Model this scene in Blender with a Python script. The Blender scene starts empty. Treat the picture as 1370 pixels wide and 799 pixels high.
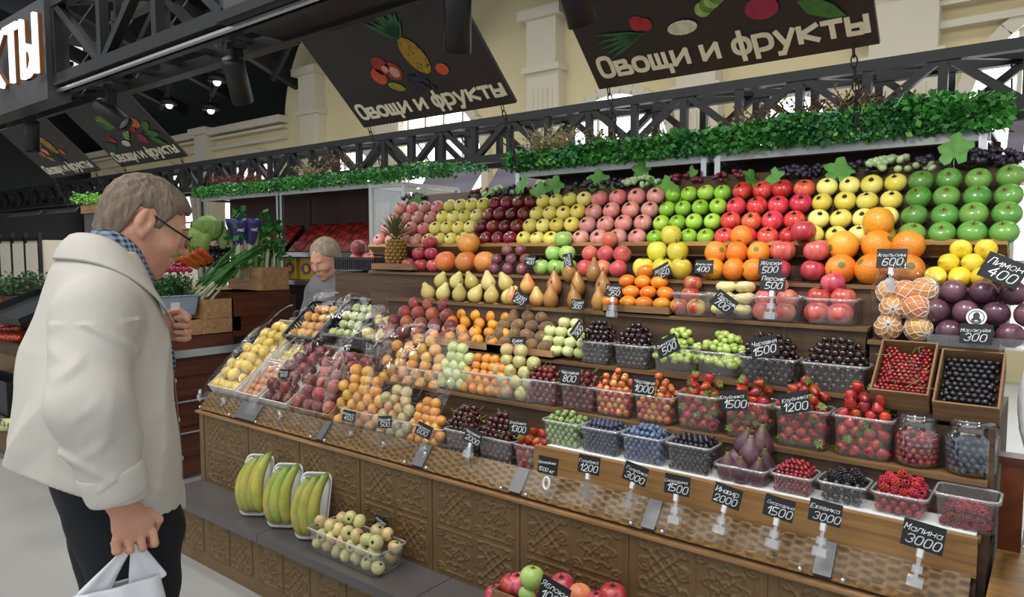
import bpy, bmesh, math, random
import numpy as np
from mathutils import Vector, Matrix, Euler

S = bpy.context.scene
COL = S.collection
PI = math.pi
# ------------------------------------------------------------------ camera
YAW, PITCH, FPX, CX, CY = math.radians(38.2), math.radians(4.0), 940.0, 685.0, 399.5
EYE = Vector((0, 0, 1.55))
cam = bpy.data.cameras.new('camera'); cam.sensor_width = 36; cam.lens = FPX / 1370 * 36; cam.clip_end = 200
camo = bpy.data.objects.new('camera', cam); COL.objects.link(camo)
camo.location = EYE; camo.rotation_euler = (PI / 2 - PITCH, 0, YAW); S.camera = camo
# ------------------------------------------------------------------ world, light, exposure
S.view_settings.view_transform = 'Standard'; S.view_settings.look = 'None'
S.view_settings.gamma = 1; S.view_settings.use_curve_mapping = False
S.view_settings.exposure = 0.14
W = bpy.data.worlds.new('daylight'); S.world = W; W.use_nodes = True
W.node_tree.nodes['Background'].inputs[0].default_value = (.92, .96, 1, 1)
W.node_tree.nodes['Background'].inputs[1].default_value = .80

def area_light(name, loc, rot, sx, sy, power, colr=(1, 1, 1)):
    l = bpy.data.lights.new(name, 'AREA'); l.shape = 'RECTANGLE'; l.size = sx; l.size_y = sy; l.energy = power; l.color = colr
    o = bpy.data.objects.new(name, l); COL.objects.link(o); o.location = loc; o.rotation_euler = rot
    return o
area_light('added_overhead_light', (-2.2, -1.6, 6.2), (math.radians(14), 0, 0), 9, 4, 330, (1, .98, .95))  # three unseen overhead area lights, added to brighten the stall and hall
area_light('added_overhead_light', (-9.0, 1.5, 6.2), (0, 0, 0), 6, 3, 200, (1, .98, .95))
area_light('added_overhead_light', (-5.0, 6.8, 6.6), (math.radians(-20), 0, 0), 14, 2.5, 330, (1, .97, .92))
SPOT_W = 24.0
LETTER_GLOW = 1.1
WINDOW_GLOW = 2.6
# ------------------------------------------------------------------ helpers
_fw = Vector((-math.sin(YAW) * math.cos(PITCH), math.cos(YAW) * math.cos(PITCH), -math.sin(PITCH)))
_rt = Vector((math.cos(YAW), math.sin(YAW), 0)); _up = _rt.cross(_fw)

def at(px, py, X=None, Y=None, Z=None):
    """Point of the place where the line of sight through a photo pixel meets one real plane."""
    d = _fw + _rt * ((px - CX) / FPX) + _up * ((CY - py) / FPX)
    t = (X - EYE.x) / d.x if X is not None else (Y - EYE.y) / d.y if Y is not None else (Z - EYE.z) / d.z
    return EYE + d * t

def lin(h):
    h = h.lstrip('#'); v = [int(h[i:i + 2], 16) / 255 for i in (0, 2, 4)]
    return tuple(c / 12.92 if c <= .04045 else ((c + .055) / 1.055) ** 2.4 for c in v) + (1,)

def obj(name, me, parent=None, loc=(0, 0, 0), rot=(0, 0, 0), scale=None, label=None, cat=None, group=None, kind=None, mat=None):
    o = bpy.data.objects.new(name, me); COL.objects.link(o)
    o.location = loc; o.rotation_euler = rot
    if scale is not None: o.scale = scale if hasattr(scale, '__len__') else (scale,) * 3
    if parent is not None: o.parent = parent
    if label: o['label'] = label
    if cat: o['category'] = cat
    if group: o['group'] = group
    if kind: o['kind'] = kind
    if mat is not None and me is not None and not me.materials: me.materials.append(mat)
    return o

def thing(name, label, cat, loc=(0, 0, 0), rot=(0, 0, 0), group=None, kind=None):
    o = obj(name, None, None, loc, rot, None, label, cat, group, kind); o.empty_display_size = .05
    return o

def mesh(name, v, f, mats=None, smooth=False, mi=None):
    me = bpy.data.meshes.new(name); me.from_pydata([tuple(p) for p in v], [], [tuple(q) for q in f])
    for m in (mats if isinstance(mats, (list, tuple)) else [mats] if mats else []): me.materials.append(m)
    if smooth: me.polygons.foreach_set('use_smooth', [True] * len(me.polygons))
    if mi is not None: me.polygons.foreach_set('material_index', mi)
    me.update(); return me

class MB:
    """Collects shapes into ONE mesh."""
    def __init__(s): s.v = []; s.f = []; s.m = []; s.M = Matrix()
    def add(s, v, f, mi=0):
        n = len(s.v); s.v += [s.M @ Vector(p) for p in v]; s.f += [[i + n for i in q] for q in f]; s.m += [mi] * len(f); return s
    def box(s, c, d, mi=0, rot=None, bevel=0):
        x, y, z = d[0] / 2, d[1] / 2, d[2] / 2
        v = [Vector(p) for p in ((-x, -y, -z), (x, -y, -z), (x, y, -z), (-x, y, -z), (-x, -y, z), (x, -y, z), (x, y, z), (-x, y, z))]
        R = Euler(rot).to_matrix() if rot is not None else Matrix.Identity(3)
        return s.add([R @ p + Vector(c) for p in v], [(0, 3, 2, 1), (4, 5, 6, 7), (0, 1, 5, 4), (1, 2, 6, 5), (2, 3, 7, 6), (3, 0, 4, 7)], mi)
    def bar(s, a, b, w, h=None, mi=0, upv=(0, 0, 1)):
        a, b = Vector(a), Vector(b); d = b - a
        if d.length < 1e-6: return s
        t = d.normalized(); u = Vector(upv)
        if abs(t.dot(u)) > .98: u = Vector((0, 1, 0))
        r = t.cross(u).normalized(); u = r.cross(t); h = h or w
        q = [(-w / 2, -h / 2), (w / 2, -h / 2), (w / 2, h / 2), (-w / 2, h / 2)]
        v = [a + r * x + u * y for x, y in q] + [b + r * x + u * y for x, y in q]
        return s.add(v, [(0, 1, 2, 3), (7, 6, 5, 4), (0, 4, 5, 1), (1, 5, 6, 2), (2, 6, 7, 3), (3, 7, 4, 0)], mi)
    def tube(s, pts, r, seg=6, mi=0, caps=True):
        pts = [Vector(p) for p in pts]; n = len(pts); rr = r if hasattr(r, '__len__') else [r] * n
        v = []; f = []; pu = None
        for i, p in enumerate(pts):
            t = (pts[min(i + 1, n - 1)] - pts[max(i - 1, 0)]).normalized()
            u = pu if pu is not None else (Vector((0, 0, 1)) if abs(t.z) < .9 else Vector((1, 0, 0)))
            u = (u - t * u.dot(t)).normalized(); pu = u; w = t.cross(u)
            v += [p + (u * math.cos(2 * PI * k / seg) + w * math.sin(2 * PI * k / seg)) * rr[i] for k in range(seg)]
        for i in range(n - 1):
            f += [(i * seg + k, i * seg + (k + 1) % seg, (i + 1) * seg + (k + 1) % seg, (i + 1) * seg + k) for k in range(seg)]
        if caps: f += [tuple(range(seg))[::-1], tuple((n - 1) * seg + k for k in range(seg))]
        return s.add(v, f, mi)
    def lathe(s, prof, seg=16, mi=0, c=(0, 0, 0), lobes=0, amp=0, mis=None):
        v = []; f = []; m = []
        for (r, z) in prof:
            for k in range(seg):
                a = 2 * PI * k / seg; q = r * (1 + amp * math.cos(lobes * a)) if lobes else r
                v.append((c[0] + q * math.cos(a), c[1] + q * math.sin(a), c[2] + z))
        n0 = len(s.v); s.v += [s.M @ Vector(p) for p in v]
        for i in range(len(prof) - 1):
            for k in range(seg):
                s.f.append([n0 + i * seg + k, n0 + i * seg + (k + 1) % seg, n0 + (i + 1) * seg + (k + 1) % seg, n0 + (i + 1) * seg + k])
                s.m.append(mis[i] if mis else mi)
        return s
    def ball(s, c, r, seg=8, rings=6, mi=0, sc=(1, 1, 1)):
        n0 = len(s.v); v = [(0, 0, -1)]
        for i in range(1, rings):
            t = PI * i / rings
            v += [(math.sin(t) * math.cos(2 * PI * k / seg), math.sin(t) * math.sin(2 * PI * k / seg), -math.cos(t)) for k in range(seg)]
        v.append((0, 0, 1)); s.v += [s.M @ (Vector((p[0] * sc[0], p[1] * sc[1], p[2] * sc[2])) * r + Vector(c)) for p in v]
        L = len(v) - 1; F = []
        for k in range(seg):
            F.append((0, 1 + (k + 1) % seg, 1 + k)); F.append((L, L - seg + k, L - seg + (k + 1) % seg))
        for i in range(rings - 2):
            F += [(1 + i * seg + k, 1 + i * seg + (k + 1) % seg, 1 + (i + 1) * seg + (k + 1) % seg, 1 + (i + 1) * seg + k) for k in range(seg)]
        s.f += [[n0 + i for i in q] for q in F]; s.m += [mi] * len(F); return s
    def me(s, name, mats=None, smooth=False): return mesh(name, s.v, s.f, mats, smooth, s.m)

# ------------------------------------------------------------------ materials
def new_mat(name):
    m = bpy.data.materials.new(name); m.use_nodes = True
    nt = m.node_tree; b = nt.nodes['Principled BSDF']
    return m, nt, b

def nd(nt, typ, ins=None, **props):
    n = nt.nodes.new(typ)
    for k, v in props.items(): setattr(n, k, v)
    for k, v in (ins or {}).items():
        if isinstance(v, bpy.types.NodeSocket): nt.links.new(v, n.inputs[k])
        else: n.inputs[k].default_value = v
    return n

def plain(name, c, rough=.5, metal=0, coat=0, bump=0, bscale=200, vary=0, nscale=6, spec=.5, sub=0, emit=0, stretch=None):
    m, nt, b = new_mat(name); c = lin(c) if isinstance(c, str) else c
    b.inputs['Base Color'].default_value = c; b.inputs['Roughness'].default_value = rough; b.inputs['Metallic'].default_value = metal
    b.inputs['Coat Weight'].default_value = coat; b.inputs['Specular IOR Level'].default_value = spec
    if sub: b.inputs['Subsurface Weight'].default_value = sub; b.inputs['Subsurface Radius'].default_value = (.012, .006, .004); b.inputs['Subsurface Scale'].default_value = 1
    if emit: b.inputs['Emission Color'].default_value = c; b.inputs['Emission Strength'].default_value = emit
    tc = nd(nt, 'ShaderNodeTexCoord'); src = tc.outputs['Object']
    if stretch: src = nd(nt, 'ShaderNodeMapping', {'Vector': src, 'Scale': stretch}).outputs[0]
    if vary:
        n = nd(nt, 'ShaderNodeTexNoise', {'Vector': src, 'Scale': nscale, 'Detail': 5})
        r = nd(nt, 'ShaderNodeMapRange', {'Value': n.outputs[0], 'From Min': .3, 'From Max': .7, 'To Min': 1 - vary, 'To Max': 1 + vary * .6})
        h = nd(nt, 'ShaderNodeHueSaturation', {'Color': c, 'Value': r.outputs[0]}); nt.links.new(h.outputs[0], b.inputs['Base Color'])
    if bump:
        n = nd(nt, 'ShaderNodeTexNoise', {'Vector': src, 'Scale': bscale, 'Detail': 3})
        bp = nd(nt, 'ShaderNodeBump', {'Height': n.outputs[0], 'Strength': bump, 'Distance': .01}); nt.links.new(bp.outputs[0], b.inputs['Normal'])
    return m

def fruit_mat(name, c1, c2, thr=.5, soft=.18, scale=18, rough=.35, coat=.25, vary=.18, hue=.015, streak=None, speck=None, bump=0, bscale=120, fuzz=0, zgrad=None, bloom=None):
    """Two skin colours blended by noise, each fruit a little different; zgrad = (colour, z0, z1) tints the stem end."""
    m, nt, b = new_mat(name); tc = nd(nt, 'ShaderNodeTexCoord'); oi = nd(nt, 'ShaderNodeObjectInfo'); rnd = oi.outputs['Random']
    src = tc.outputs['Object']
    w = nd(nt, 'ShaderNodeMath', {0: rnd, 1: 37.0}, operation='MULTIPLY').outputs[0]
    sv = nd(nt, 'ShaderNodeMapping', {'Vector': src, 'Scale': streak}).outputs[0] if streak else src
    n = nd(nt, 'ShaderNodeTexNoise', {'Vector': sv, 'W': w, 'Scale': scale, 'Detail': 3}, noise_dimensions='4D')
    shift = nd(nt, 'ShaderNodeMath', {0: rnd, 1: .16, 2: -.08}, operation='MULTIPLY_ADD').outputs[0]
    ns = nd(nt, 'ShaderNodeMath', {0: n.outputs[0], 1: shift}, operation='ADD').outputs[0]
    mr = nd(nt, 'ShaderNodeMapRange', {'Value': ns, 'From Min': thr - soft, 'From Max': thr + soft}, interpolation_type='SMOOTHSTEP')
    mx = nd(nt, 'ShaderNodeMix', {0: mr.outputs[0], 6: lin(c1), 7: lin(c2)}, data_type='RGBA'); c = mx.outputs[2]
    if zgrad:
        sx = nd(nt, 'ShaderNodeSeparateXYZ', {0: src}); g = nd(nt, 'ShaderNodeMapRange', {'Value': sx.outputs[2], 'From Min': zgrad[1], 'From Max': zgrad[2]}, interpolation_type='SMOOTHSTEP')
        c = nd(nt, 'ShaderNodeMix', {0: g.outputs[0], 6: c, 7: lin(zgrad[0])}, data_type='RGBA').outputs[2]
    if speck:
        vo = nd(nt, 'ShaderNodeTexVoronoi', {'Vector': src, 'Scale': speck[1]}); g = nd(nt, 'ShaderNodeMapRange', {'Value': vo.outputs['Distance'], 'From Min': speck[2], 'From Max': speck[2] * .5})
        c = nd(nt, 'ShaderNodeMix', {0: g.outputs[0], 6: c, 7: lin(speck[0])}, data_type='RGBA').outputs[2]
    if bloom:
        n2 = nd(nt, 'ShaderNodeTexNoise', {'Vector': src, 'W': w, 'Scale': bloom[1], 'Detail': 2}, noise_dimensions='4D')
        g = nd(nt, 'ShaderNodeMapRange', {'Value': n2.outputs[0], 'From Min': .35, 'From Max': .65, 'To Max': bloom[2]})
        c = nd(nt, 'ShaderNodeMix', {0: g.outputs[0], 6: c, 7: lin(bloom[0])}, data_type='RGBA').outputs[2]
    r2 = nd(nt, 'ShaderNodeMath', {0: nd(nt, 'ShaderNodeMath', {0: rnd, 1: 7.13}, operation='MULTIPLY').outputs[0]}, operation='FRACT').outputs[0]
    hv = nd(nt, 'ShaderNodeMapRange', {'Value': r2, 'To Min': .5 - hue, 'To Max': .5 + hue}); vv = nd(nt, 'ShaderNodeMapRange', {'Value': rnd, 'To Min': 1 - vary, 'To Max': 1 + vary * .5})
    hs = nd(nt, 'ShaderNodeHueSaturation', {'Color': c, 'Hue': hv.outputs[0], 'Value': vv.outputs[0]}); nt.links.new(hs.outputs[0], b.inputs['Base Color'])
    b.inputs['Roughness'].default_value = rough; b.inputs['Coat Weight'].default_value = coat; b.inputs['Coat Roughness'].default_value = .15
    if fuzz: b.inputs['Sheen Weight'].default_value = fuzz
    if bump:
        bn = nd(nt, 'ShaderNodeTexNoise', {'Vector': src, 'Scale': bscale, 'Detail': 2})
        bp = nd(nt, 'ShaderNodeBump', {'Height': bn.outputs[0], 'Strength': bump, 'Distance': .004}); nt.links.new(bp.outputs[0], b.inputs['Normal'])
    return m

def wood(name, c1, c2, scale=(3, 40, 40), rough=.5):
    m, nt, b = new_mat(name); tc = nd(nt, 'ShaderNodeTexCoord'); mp = nd(nt, 'ShaderNodeMapping', {'Vector': tc.outputs['Object'], 'Scale': scale})
    n = nd(nt, 'ShaderNodeTexNoise', {'Vector': mp.outputs[0], 'Scale': 1.0, 'Detail': 6, 'Distortion': .8})
    r = nd(nt, 'ShaderNodeMapRange', {'Value': n.outputs[0], 'From Min': .35, 'From Max': .68})
    x = nd(nt, 'ShaderNodeMix', {0: r.outputs[0], 6: lin(c1), 7: lin(c2)}, data_type='RGBA'); nt.links.new(x.outputs[2], b.inputs['Base Color'])
    bp = nd(nt, 'ShaderNodeBump', {'Height': n.outputs[0], 'Strength': .15, 'Distance': .003}); nt.links.new(bp.outputs[0], b.inputs['Normal'])
    b.inputs['Roughness'].default_value = rough
    return m

def clear_mat(name, tint, refl=.1, gloss_rough=.06, milky=.06, bump=0, bscale=30, edge=.5, milkc=(.9, .93, .95, 1)):
    """Thin clear plastic: seen through, with a sheen that grows at grazing angles and a faint milkiness."""
    m = bpy.data.materials.new(name); m.use_nodes = True; nt = m.node_tree; nt.nodes.clear()
    out = nd(nt, 'ShaderNodeOutputMaterial'); tr = nd(nt, 'ShaderNodeBsdfTransparent', {'Color': tint}); gl = nd(nt, 'ShaderNodeBsdfGlossy', {'Color': (1, 1, 1, 1), 'Roughness': gloss_rough})
    df = nd(nt, 'ShaderNodeBsdfDiffuse', {'Color': milkc}); lw = nd(nt, 'ShaderNodeLayerWeight', {'Blend': .35})
    f = nd(nt, 'ShaderNodeMapRange', {'Value': lw.outputs['Facing'], 'To Min': refl, 'To Max': edge})
    if bump:
        tc = nd(nt, 'ShaderNodeTexCoord'); n = nd(nt, 'ShaderNodeTexNoise', {'Vector': tc.outputs['Object'], 'Scale': bscale, 'Detail': 4, 'Distortion': 1.5})
        bp = nd(nt, 'ShaderNodeBump', {'Height': n.outputs[0], 'Strength': bump, 'Distance': .02})
        for q in (gl, lw): nt.links.new(bp.outputs[0], q.inputs['Normal'])
    a = nd(nt, 'ShaderNodeMixShader', {0: milky, 1: tr.outputs[0], 2: df.outputs[0]})
    x = nd(nt, 'ShaderNodeMixShader', {0: f.outputs[0], 1: a.outputs[0], 2: gl.outputs[0]})
    nt.links.new(x.outputs[0], out.inputs[0]); return m

M = dict(
    floor=plain('pale_concrete', '#a3a3a0', .35, vary=.13, nscale=1.4, bump=.05),
    step_stone=plain('grey_stone', '#575453', .3, vary=.1, nscale=9, bump=.03),
    tile=plain('bronze_painted_panel', '#725a3a', .42, vary=.15, nscale=12, metal=.15),
    nosing=wood('ledge_wood', '#a9825a', '#7d5a3a', (2, 60, 60)),
    board=wood('oak_board', '#a07a48', '#7e5a34', (2.5, 45, 45), .45),
    shelf_wood=wood('worn_shelf_wood', '#7a5c3c', '#59432b', (2.5, 45, 45), .5),
    riser=wood('brown_riser', '#57412e', '#3c2c1f', (2.5, 40, 40), .55),
    darkwood=wood('dark_red_wood', '#5f2f18', '#40190c', (2, 2, 30), .4),
    pale_wood=wood('pale_crate_wood', '#b08a5f', '#8d6742', (3, 40, 40), .6),
    wicker=plain('wicker_straw', '#8c6a3e', .6, vary=.45, nscale=70),
    grey_metal=plain('grey_clip', '#6d6c6e', .35, metal=.3),
    pale_metal=plain('pale_metal', '#c2c6c4', .35, metal=.2),
    chrome=plain('brushed_metal', '#c7c9cb', .25, metal=.9),
    black=plain('black_painted_steel', '#18181b', .45),
    soft_black=plain('black_plastic', '#121214', .4),
    charcoal=plain('charcoal_panel', '#48484a', .5),
    card=plain('black_price_card', '#141619', .45, vary=.2, nscale=30),
    chalk=plain('white_chalk_pen', '#e8ecec', .6),
    cream=plain('cream_plaster', '#e0d2a8', .8, vary=.04, nscale=.6),
    pale_cream=plain('pale_stucco', '#d8d0bd', .8, vary=.03, nscale=.8),
    roof=plain('dark_roof', '#0c0c0e', .8),
    beam=plain('roof_beam', '#1f2024', .6),
    glow=plain('daylit_window', (.95, .98, 1, 1), .5, emit=WINDOW_GLOW),
    letter_glow=plain('lit_letter', (1, 1, 1, 1), .4, emit=LETTER_GLOW),
    sign=plain('black_sign_board', '#2a2526', .42, vary=.25, nscale=3),
    sign_letter=plain('cream_sign_paint', '#f6f2d8', .5),
    lilac=plain('lilac_banner', '#8e8798', .7),
    box=wood('corrugated_cardboard', '#8b6a48', '#6e5136', (2, 3, 60), .75),
    white_card=plain('white_carton', '#d2cdc2', .6),
    white_plastic=plain('white_foam', '#e2e4e2', .5),
    black_crate=plain('black_crate_plastic', '#1a1c22', .4),
    leaf=plain('vine_leaf', '#63a046', .5, vary=.3, nscale=25),
    stem=plain('brown_stem', '#4a3a22', .7),
    green_stem=plain('green_stem', '#6c8f3a', .6),
    punnet=clear_mat('clear_punnet_plastic', (.95, .96, .97, 1), .03, .08, .055, .2, 60, .34),
    film=clear_mat('cellophane', (.97, .97, .97, 1), .013, .04, .0, .55, 9, .20),
    glass=clear_mat('clear_glass', (.95, .97, .97, 1), .08, .02, .015, 0, 1, .5),
    strip=clear_mat('price_strip_plastic', (.93, .94, .94, 1), .004, .16, .004, .1, 8, .10),
    acrylic=clear_mat('clear_acrylic_clip', (.92, .94, .96, 1), .18, .05, .10, 0, 1, .6)
    , rim_plastic=clear_mat('clear_punnet_rim', (.95, .96, .97, 1), .10, .10, .22, 0, 60, .5),
)
ORD = ('zeroth first second third fourth fifth sixth seventh eighth ninth tenth eleventh twelfth thirteenth fourteenth fifteenth sixteenth seventeenth '
       'eighteenth nineteenth twentieth').split() + ['%dth' % k for k in range(21, 80)]

# ------------------------------------------------------------------ stroke lettering
G = {'о': "16 05 03 12 32 43 45 36 16", 'в': "!02 06;06 26 36 35 24 04;24 44 43 42 22 02", 'щ': "!06 02 42 46;!26 22;!42 52 50", 'и': "!06 02 46 42",
     'ф': "!28 20;16 05 03 12 32 43 45 36 16", 'р': "!06 00;06 36 45 43 32 02", 'у': "!06 22;!46 22 10 00", 'к': "!06 02;!46 04 42", 'т': "!06 46;!26 22",
     'ы': "!06 02;04 24 34 33 32 22 02;!46 42", 'а': "35 36 16 05 03 12 32 43;!46 42", 'б': "47 17 05 03 12 32 43 44 35 15 04", 'г': "!02 06 36", 'д': "!01 02 42 41;!12 16 36 32",
     'е': "04 44 45 36 16 05 03 12 32 43", 'ж': "!06 42;!02 46;!26 22", 'з': "05 16 36 35 24 34 43 32 12 03", 'й': "!06 02 46 42;17 37", 'л': "!02 16 46 42", 'м': "!02 06 23 46 42",
     'н': "!06 02;!46 42;!04 44", 'п': "!02 06 46 42", 'с': "45 36 16 05 03 12 32 43", 'х': "!06 42;!02 46", 'ч': "!06 04 44;!46 42", 'ш': "!06 02 42 46;!26 22",
     'ь': "!06 02;04 34 43 32 02", 'я': "!42 46;46 16 05 14 44;!24 02", 'ю': "!06 02;!04 14;26 15 13 22 32 43 45 36 26", 'ц': "!06 02 42 46;!42 52 50",
     'О': "18 07 03 12 32 43 47 38 18", 'К': "!08 02;!48 05 42", 'Г': "!02 08 48", 'С': "47 38 18 07 03 12 32 43", 'И': "!08 02 48 42", 'Е': "!48 08 02 42;!05 35", 'М': "!02 08 24 48 42",
     'А': "!02 28 42;!14 34", 'Ч': "!08 05 45;!48 42", 'Я': "!42 48;48 18 07 15 45;!25 02", 'П': "!02 08 48 42", 'В': "!02 08;08 38 37 35 05;05 45 43 42 02", 'Т': "!08 48;!28 22",
     'Ы': "!08 02;05 25 34 33 22 02;!48 42", 'Н': "!08 02;!48 42;!05 45", 'Л': "!02 18 48 42", 'Б': "!48 08 02;05 35 44 43 32 02", 'Х': "!08 42;!02 48", 'Р': "!02 08;08 38 47 45 35 05",
     '0': "18 07 03 12 32 43 47 38 18", '1': "!06 28 22", '2': "06 18 38 47 45 02;!02 42", '3': "07 18 38 47 45 25 44 43 32 12 03", '4': "!38 04 44;!36 32", '5': "!48 08 05;05 35 44 43 32 02",
     '6': "47 38 18 06 03 12 32 43 44 35 05", '7': "!08 48 22", '8': "25 06 18 38 46 25 04 12 32 44 25", '9': "45 25 06 07 18 38 47 43 32 12", '.': "!12 12.", '-': "!05 35", 'k': "!08 02;!46 04 42"}

def strokes(ch):
    out = []
    for part in G.get(ch, '').split(';'):
        if not part: continue
        sharp = part[0] == '!'; p = [(int(t[0]), int(t[1])) for t in part.lstrip('!').split()]
        p = [np.array(q, float) for q in p]
        if not sharp:
            closed = np.allclose(p[0], p[-1])
            for _ in range(2):
                q = [] if closed else [p[0]]
                for a, b in zip(p[:-1], p[1:]): q += [a * .75 + b * .25, a * .25 + b * .75]
                q += [q[0]] if closed else [p[-1]]
                p = q
        out.append(p)
    return out

def lettering(text, height, thick, depth, slant=0, gap=1.5, center=True, jitter=0, rng=None):
    """Flat raised strokes in the x-z plane facing -y; height = cap height."""
    mb = MB(); k = height / 6.0; x = 0; segs = []
    for ch in text:
        if ch == ' ': x += 3; continue
        st = strokes(ch); dy = rng.uniform(-jitter, jitter) if rng and jitter else 0
        wmax = max((p[0] for s_ in st for p in s_), default=3)
        for s_ in st: segs.append([(x + p[0] + slant * (p[1] - 2), p[1] - 2 + dy) for p in s_])
        x += wmax + gap
    x -= gap; off = x / 2 if center else 0
    for s_ in segs:
        for (a, b) in zip(s_[:-1], s_[1:]):
            A, B = Vector(((a[0] - off) * k, -depth / 2, a[1] * k)), Vector(((b[0] - off) * k, -depth / 2, b[1] * k))
            d = B - A
            if d.length < 1e-6: continue
            d = d.normalized() * thick * .35; mb.bar(A - d, B + d, thick, depth, 0, (0, 1, 0))
    return mb, x * k
# ================================================================== SETTING
def struct(name, mb, mat, parent=None, smooth=False):
    me = mb if isinstance(mb, bpy.types.Mesh) else mb.me(name, mat, smooth)
    return obj(name, me, parent, kind=None if parent else 'structure')

struct('floor', MB().box((-8, 1, -.05), (34, 24, .1)), M['floor'])
XW0, XW1 = -26, 8
def wall_back():
    prof = [(XW0, 0), (XW0, 4.55), (-14.75, 4.55)]
    cx, r = -8.4, 6.35
    prof += [(cx - r * math.cos(t), 4.55 + .62 * r * math.sin(t)) for t in np.linspace(.03, PI - .03, 40)]
    prof += [(-2.05, 4.75), (XW1, 4.75), (XW1, 0)]
    v = [(x, 10, z) for x, z in prof] + [(x, 10.4, z) for x, z in prof]; n = len(prof)
    f = [tuple(range(n))[::-1], tuple(range(n, 2 * n))] + [(i, (i + 1) % n, n + (i + 1) % n, n + i) for i in range(n)]
    return mesh('wall_back', v, f, M['cream'])
wb = struct('wall_back', wall_back(), M['cream'])
struct('wall_beyond', MB().box((-9, 11.2, 5), (40, .2, 10)), M['roof'])
struct('wall_left', MB().box((-26, 1, 3.5), (.2, 24, 7)), M['roof'])
struct('ceiling', MB().box((-9, 2, 8.6), (36, 19, .2)), M['roof'])
# cornice band, pilasters
for a, b in ((XW0, -14.6), (-2.3, XW1)):
    mb = MB().box(((a + b) / 2, 9.87, 4.62), (b - a, .3, .16)).box(((a + b) / 2, 9.92, 4.2), (b - a, .16, .08)).box(((a + b) / 2, 9.92, 4.45), (b - a, .2, .06))
    obj('cornice', mb.me('cornice', M['pale_cream']), wb)
def pilaster(x, top, w=.66):
    mb = MB().box((x, 9.88, top / 2 - .5), (w, .24, top - 1)).box((x, 9.85, top - .98), (w + .1, .34, .1)).box((x, 9.86, top - .55), (w - .06, .28, .8)).box((x, 9.82, top - .08), (w + .2, .4, .16))
    for k in range(5): mb.box((x - w * .3 + k * w * .15, 9.755, top / 2 - .2), (.04, .03, top - 2.2))
    obj('pilaster', mb.me('pilaster', M['pale_cream']), wb)
for x, t in ((-18.2, 4.75), (-13.5, 5.6), (-10.9, 5.5), (-7.04, 5.55), (-4.3, 4.85)): pilaster(x, t)
pilaster(-1.66, 4.85, .8)
def arch_window(n, x, w, z0, z1, bars):
    r = w / 2; zs = z1 - r
    prof = [(x - r, z0), (x + r, z0), (x + r, zs)] + [(x + r * math.cos(t), zs + r * math.sin(t)) for t in np.linspace(.15, PI - .15, 14)] + [(x - r, zs)]
    w_ = struct('window_%d' % n, mesh('w', [(a, 9.97, b) for a, b in prof], [tuple(range(len(prof)))], M['glow']), None)
    mb = MB()
    for k in range(1, bars): mb.box((x - r + w * k / bars, 9.95, (z0 + z1) / 2 - .1), (.05, .06, z1 - z0 - .3))
    for z in np.arange(z0 + .8, z1 - .5, .9): mb.box((x, 9.95, z), (w, .05, .05))
    obj('glazing_bar', mb.me('bars', M['pale_cream']), w_)
    mb = MB(); pts = [(x - r - .08, 9.93, z0)] + [(x + (r + .08) * math.cos(t), 9.93, zs + (r + .08) * math.sin(t)) for t in np.linspace(PI, 0, 16)] + [(x + r + .08, 9.93, z0)]
    for p, q in zip(pts[:-1], pts[1:]): mb.bar(p, q, .16, .12, 0, (0, 1, 0))
    obj('window_frame', mb.me('arch', M['pale_cream']), w_)
for i, (x, w, z1) in enumerate(((-9.72, 2.45, 4.42), (-5.72, 1.9, 4.0), (-2.95, 1.1, 3.6), (.25, 2.5, 4.3), (-12.2, 1.5, 3.7), (-16, 2.6, 3.9), (-20.5, 3, 3.9), (-24, 2.4, 3.9))):
    arch_window(i + 1, x, w, .6, z1, 5 if w > 2 else 3)
# roof beams far up in the dark
for k in range(7):
    x = -22 + k * 2.6
    struct('trim_%d' % (k + 1), MB().bar((x, 10, 5.4), (x + 1.4, 2, 7.6), .16, .3).bar((x + .2, 9.2, 5.3), (x + 2.2, 9.0, 6.8), .09).bar((x - .6, 7.5, 6.1), (x + 2.2, 7.3, 6.2), .1), M['beam'])
for x, y, z in ((-17.5, 8.6, 5.15), (-14.9, 8.4, 5.3), (-20, 8.7, 5.0), (-16.1, 8.9, 4.9)):
    t = obj('roof_lamp', MB().lathe([(0, .1), (.16, .1), (.2, -.05), (.02, -.05)], 12).me('shade', M['black'], True), None, (x, y, z), label='small round lamp glowing high in the dark roof', cat='lamp', group='roof lamps')
    obj('bulb', MB().ball((0, 0, -.06), .09, 8, 6).me('bulb', M['letter_glow'], True), t)
    obj('hanger', MB().tube([(0, 0, .1), (0, 0, 2.2)], .015, 5).me('hang', M['black']), t)

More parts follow.
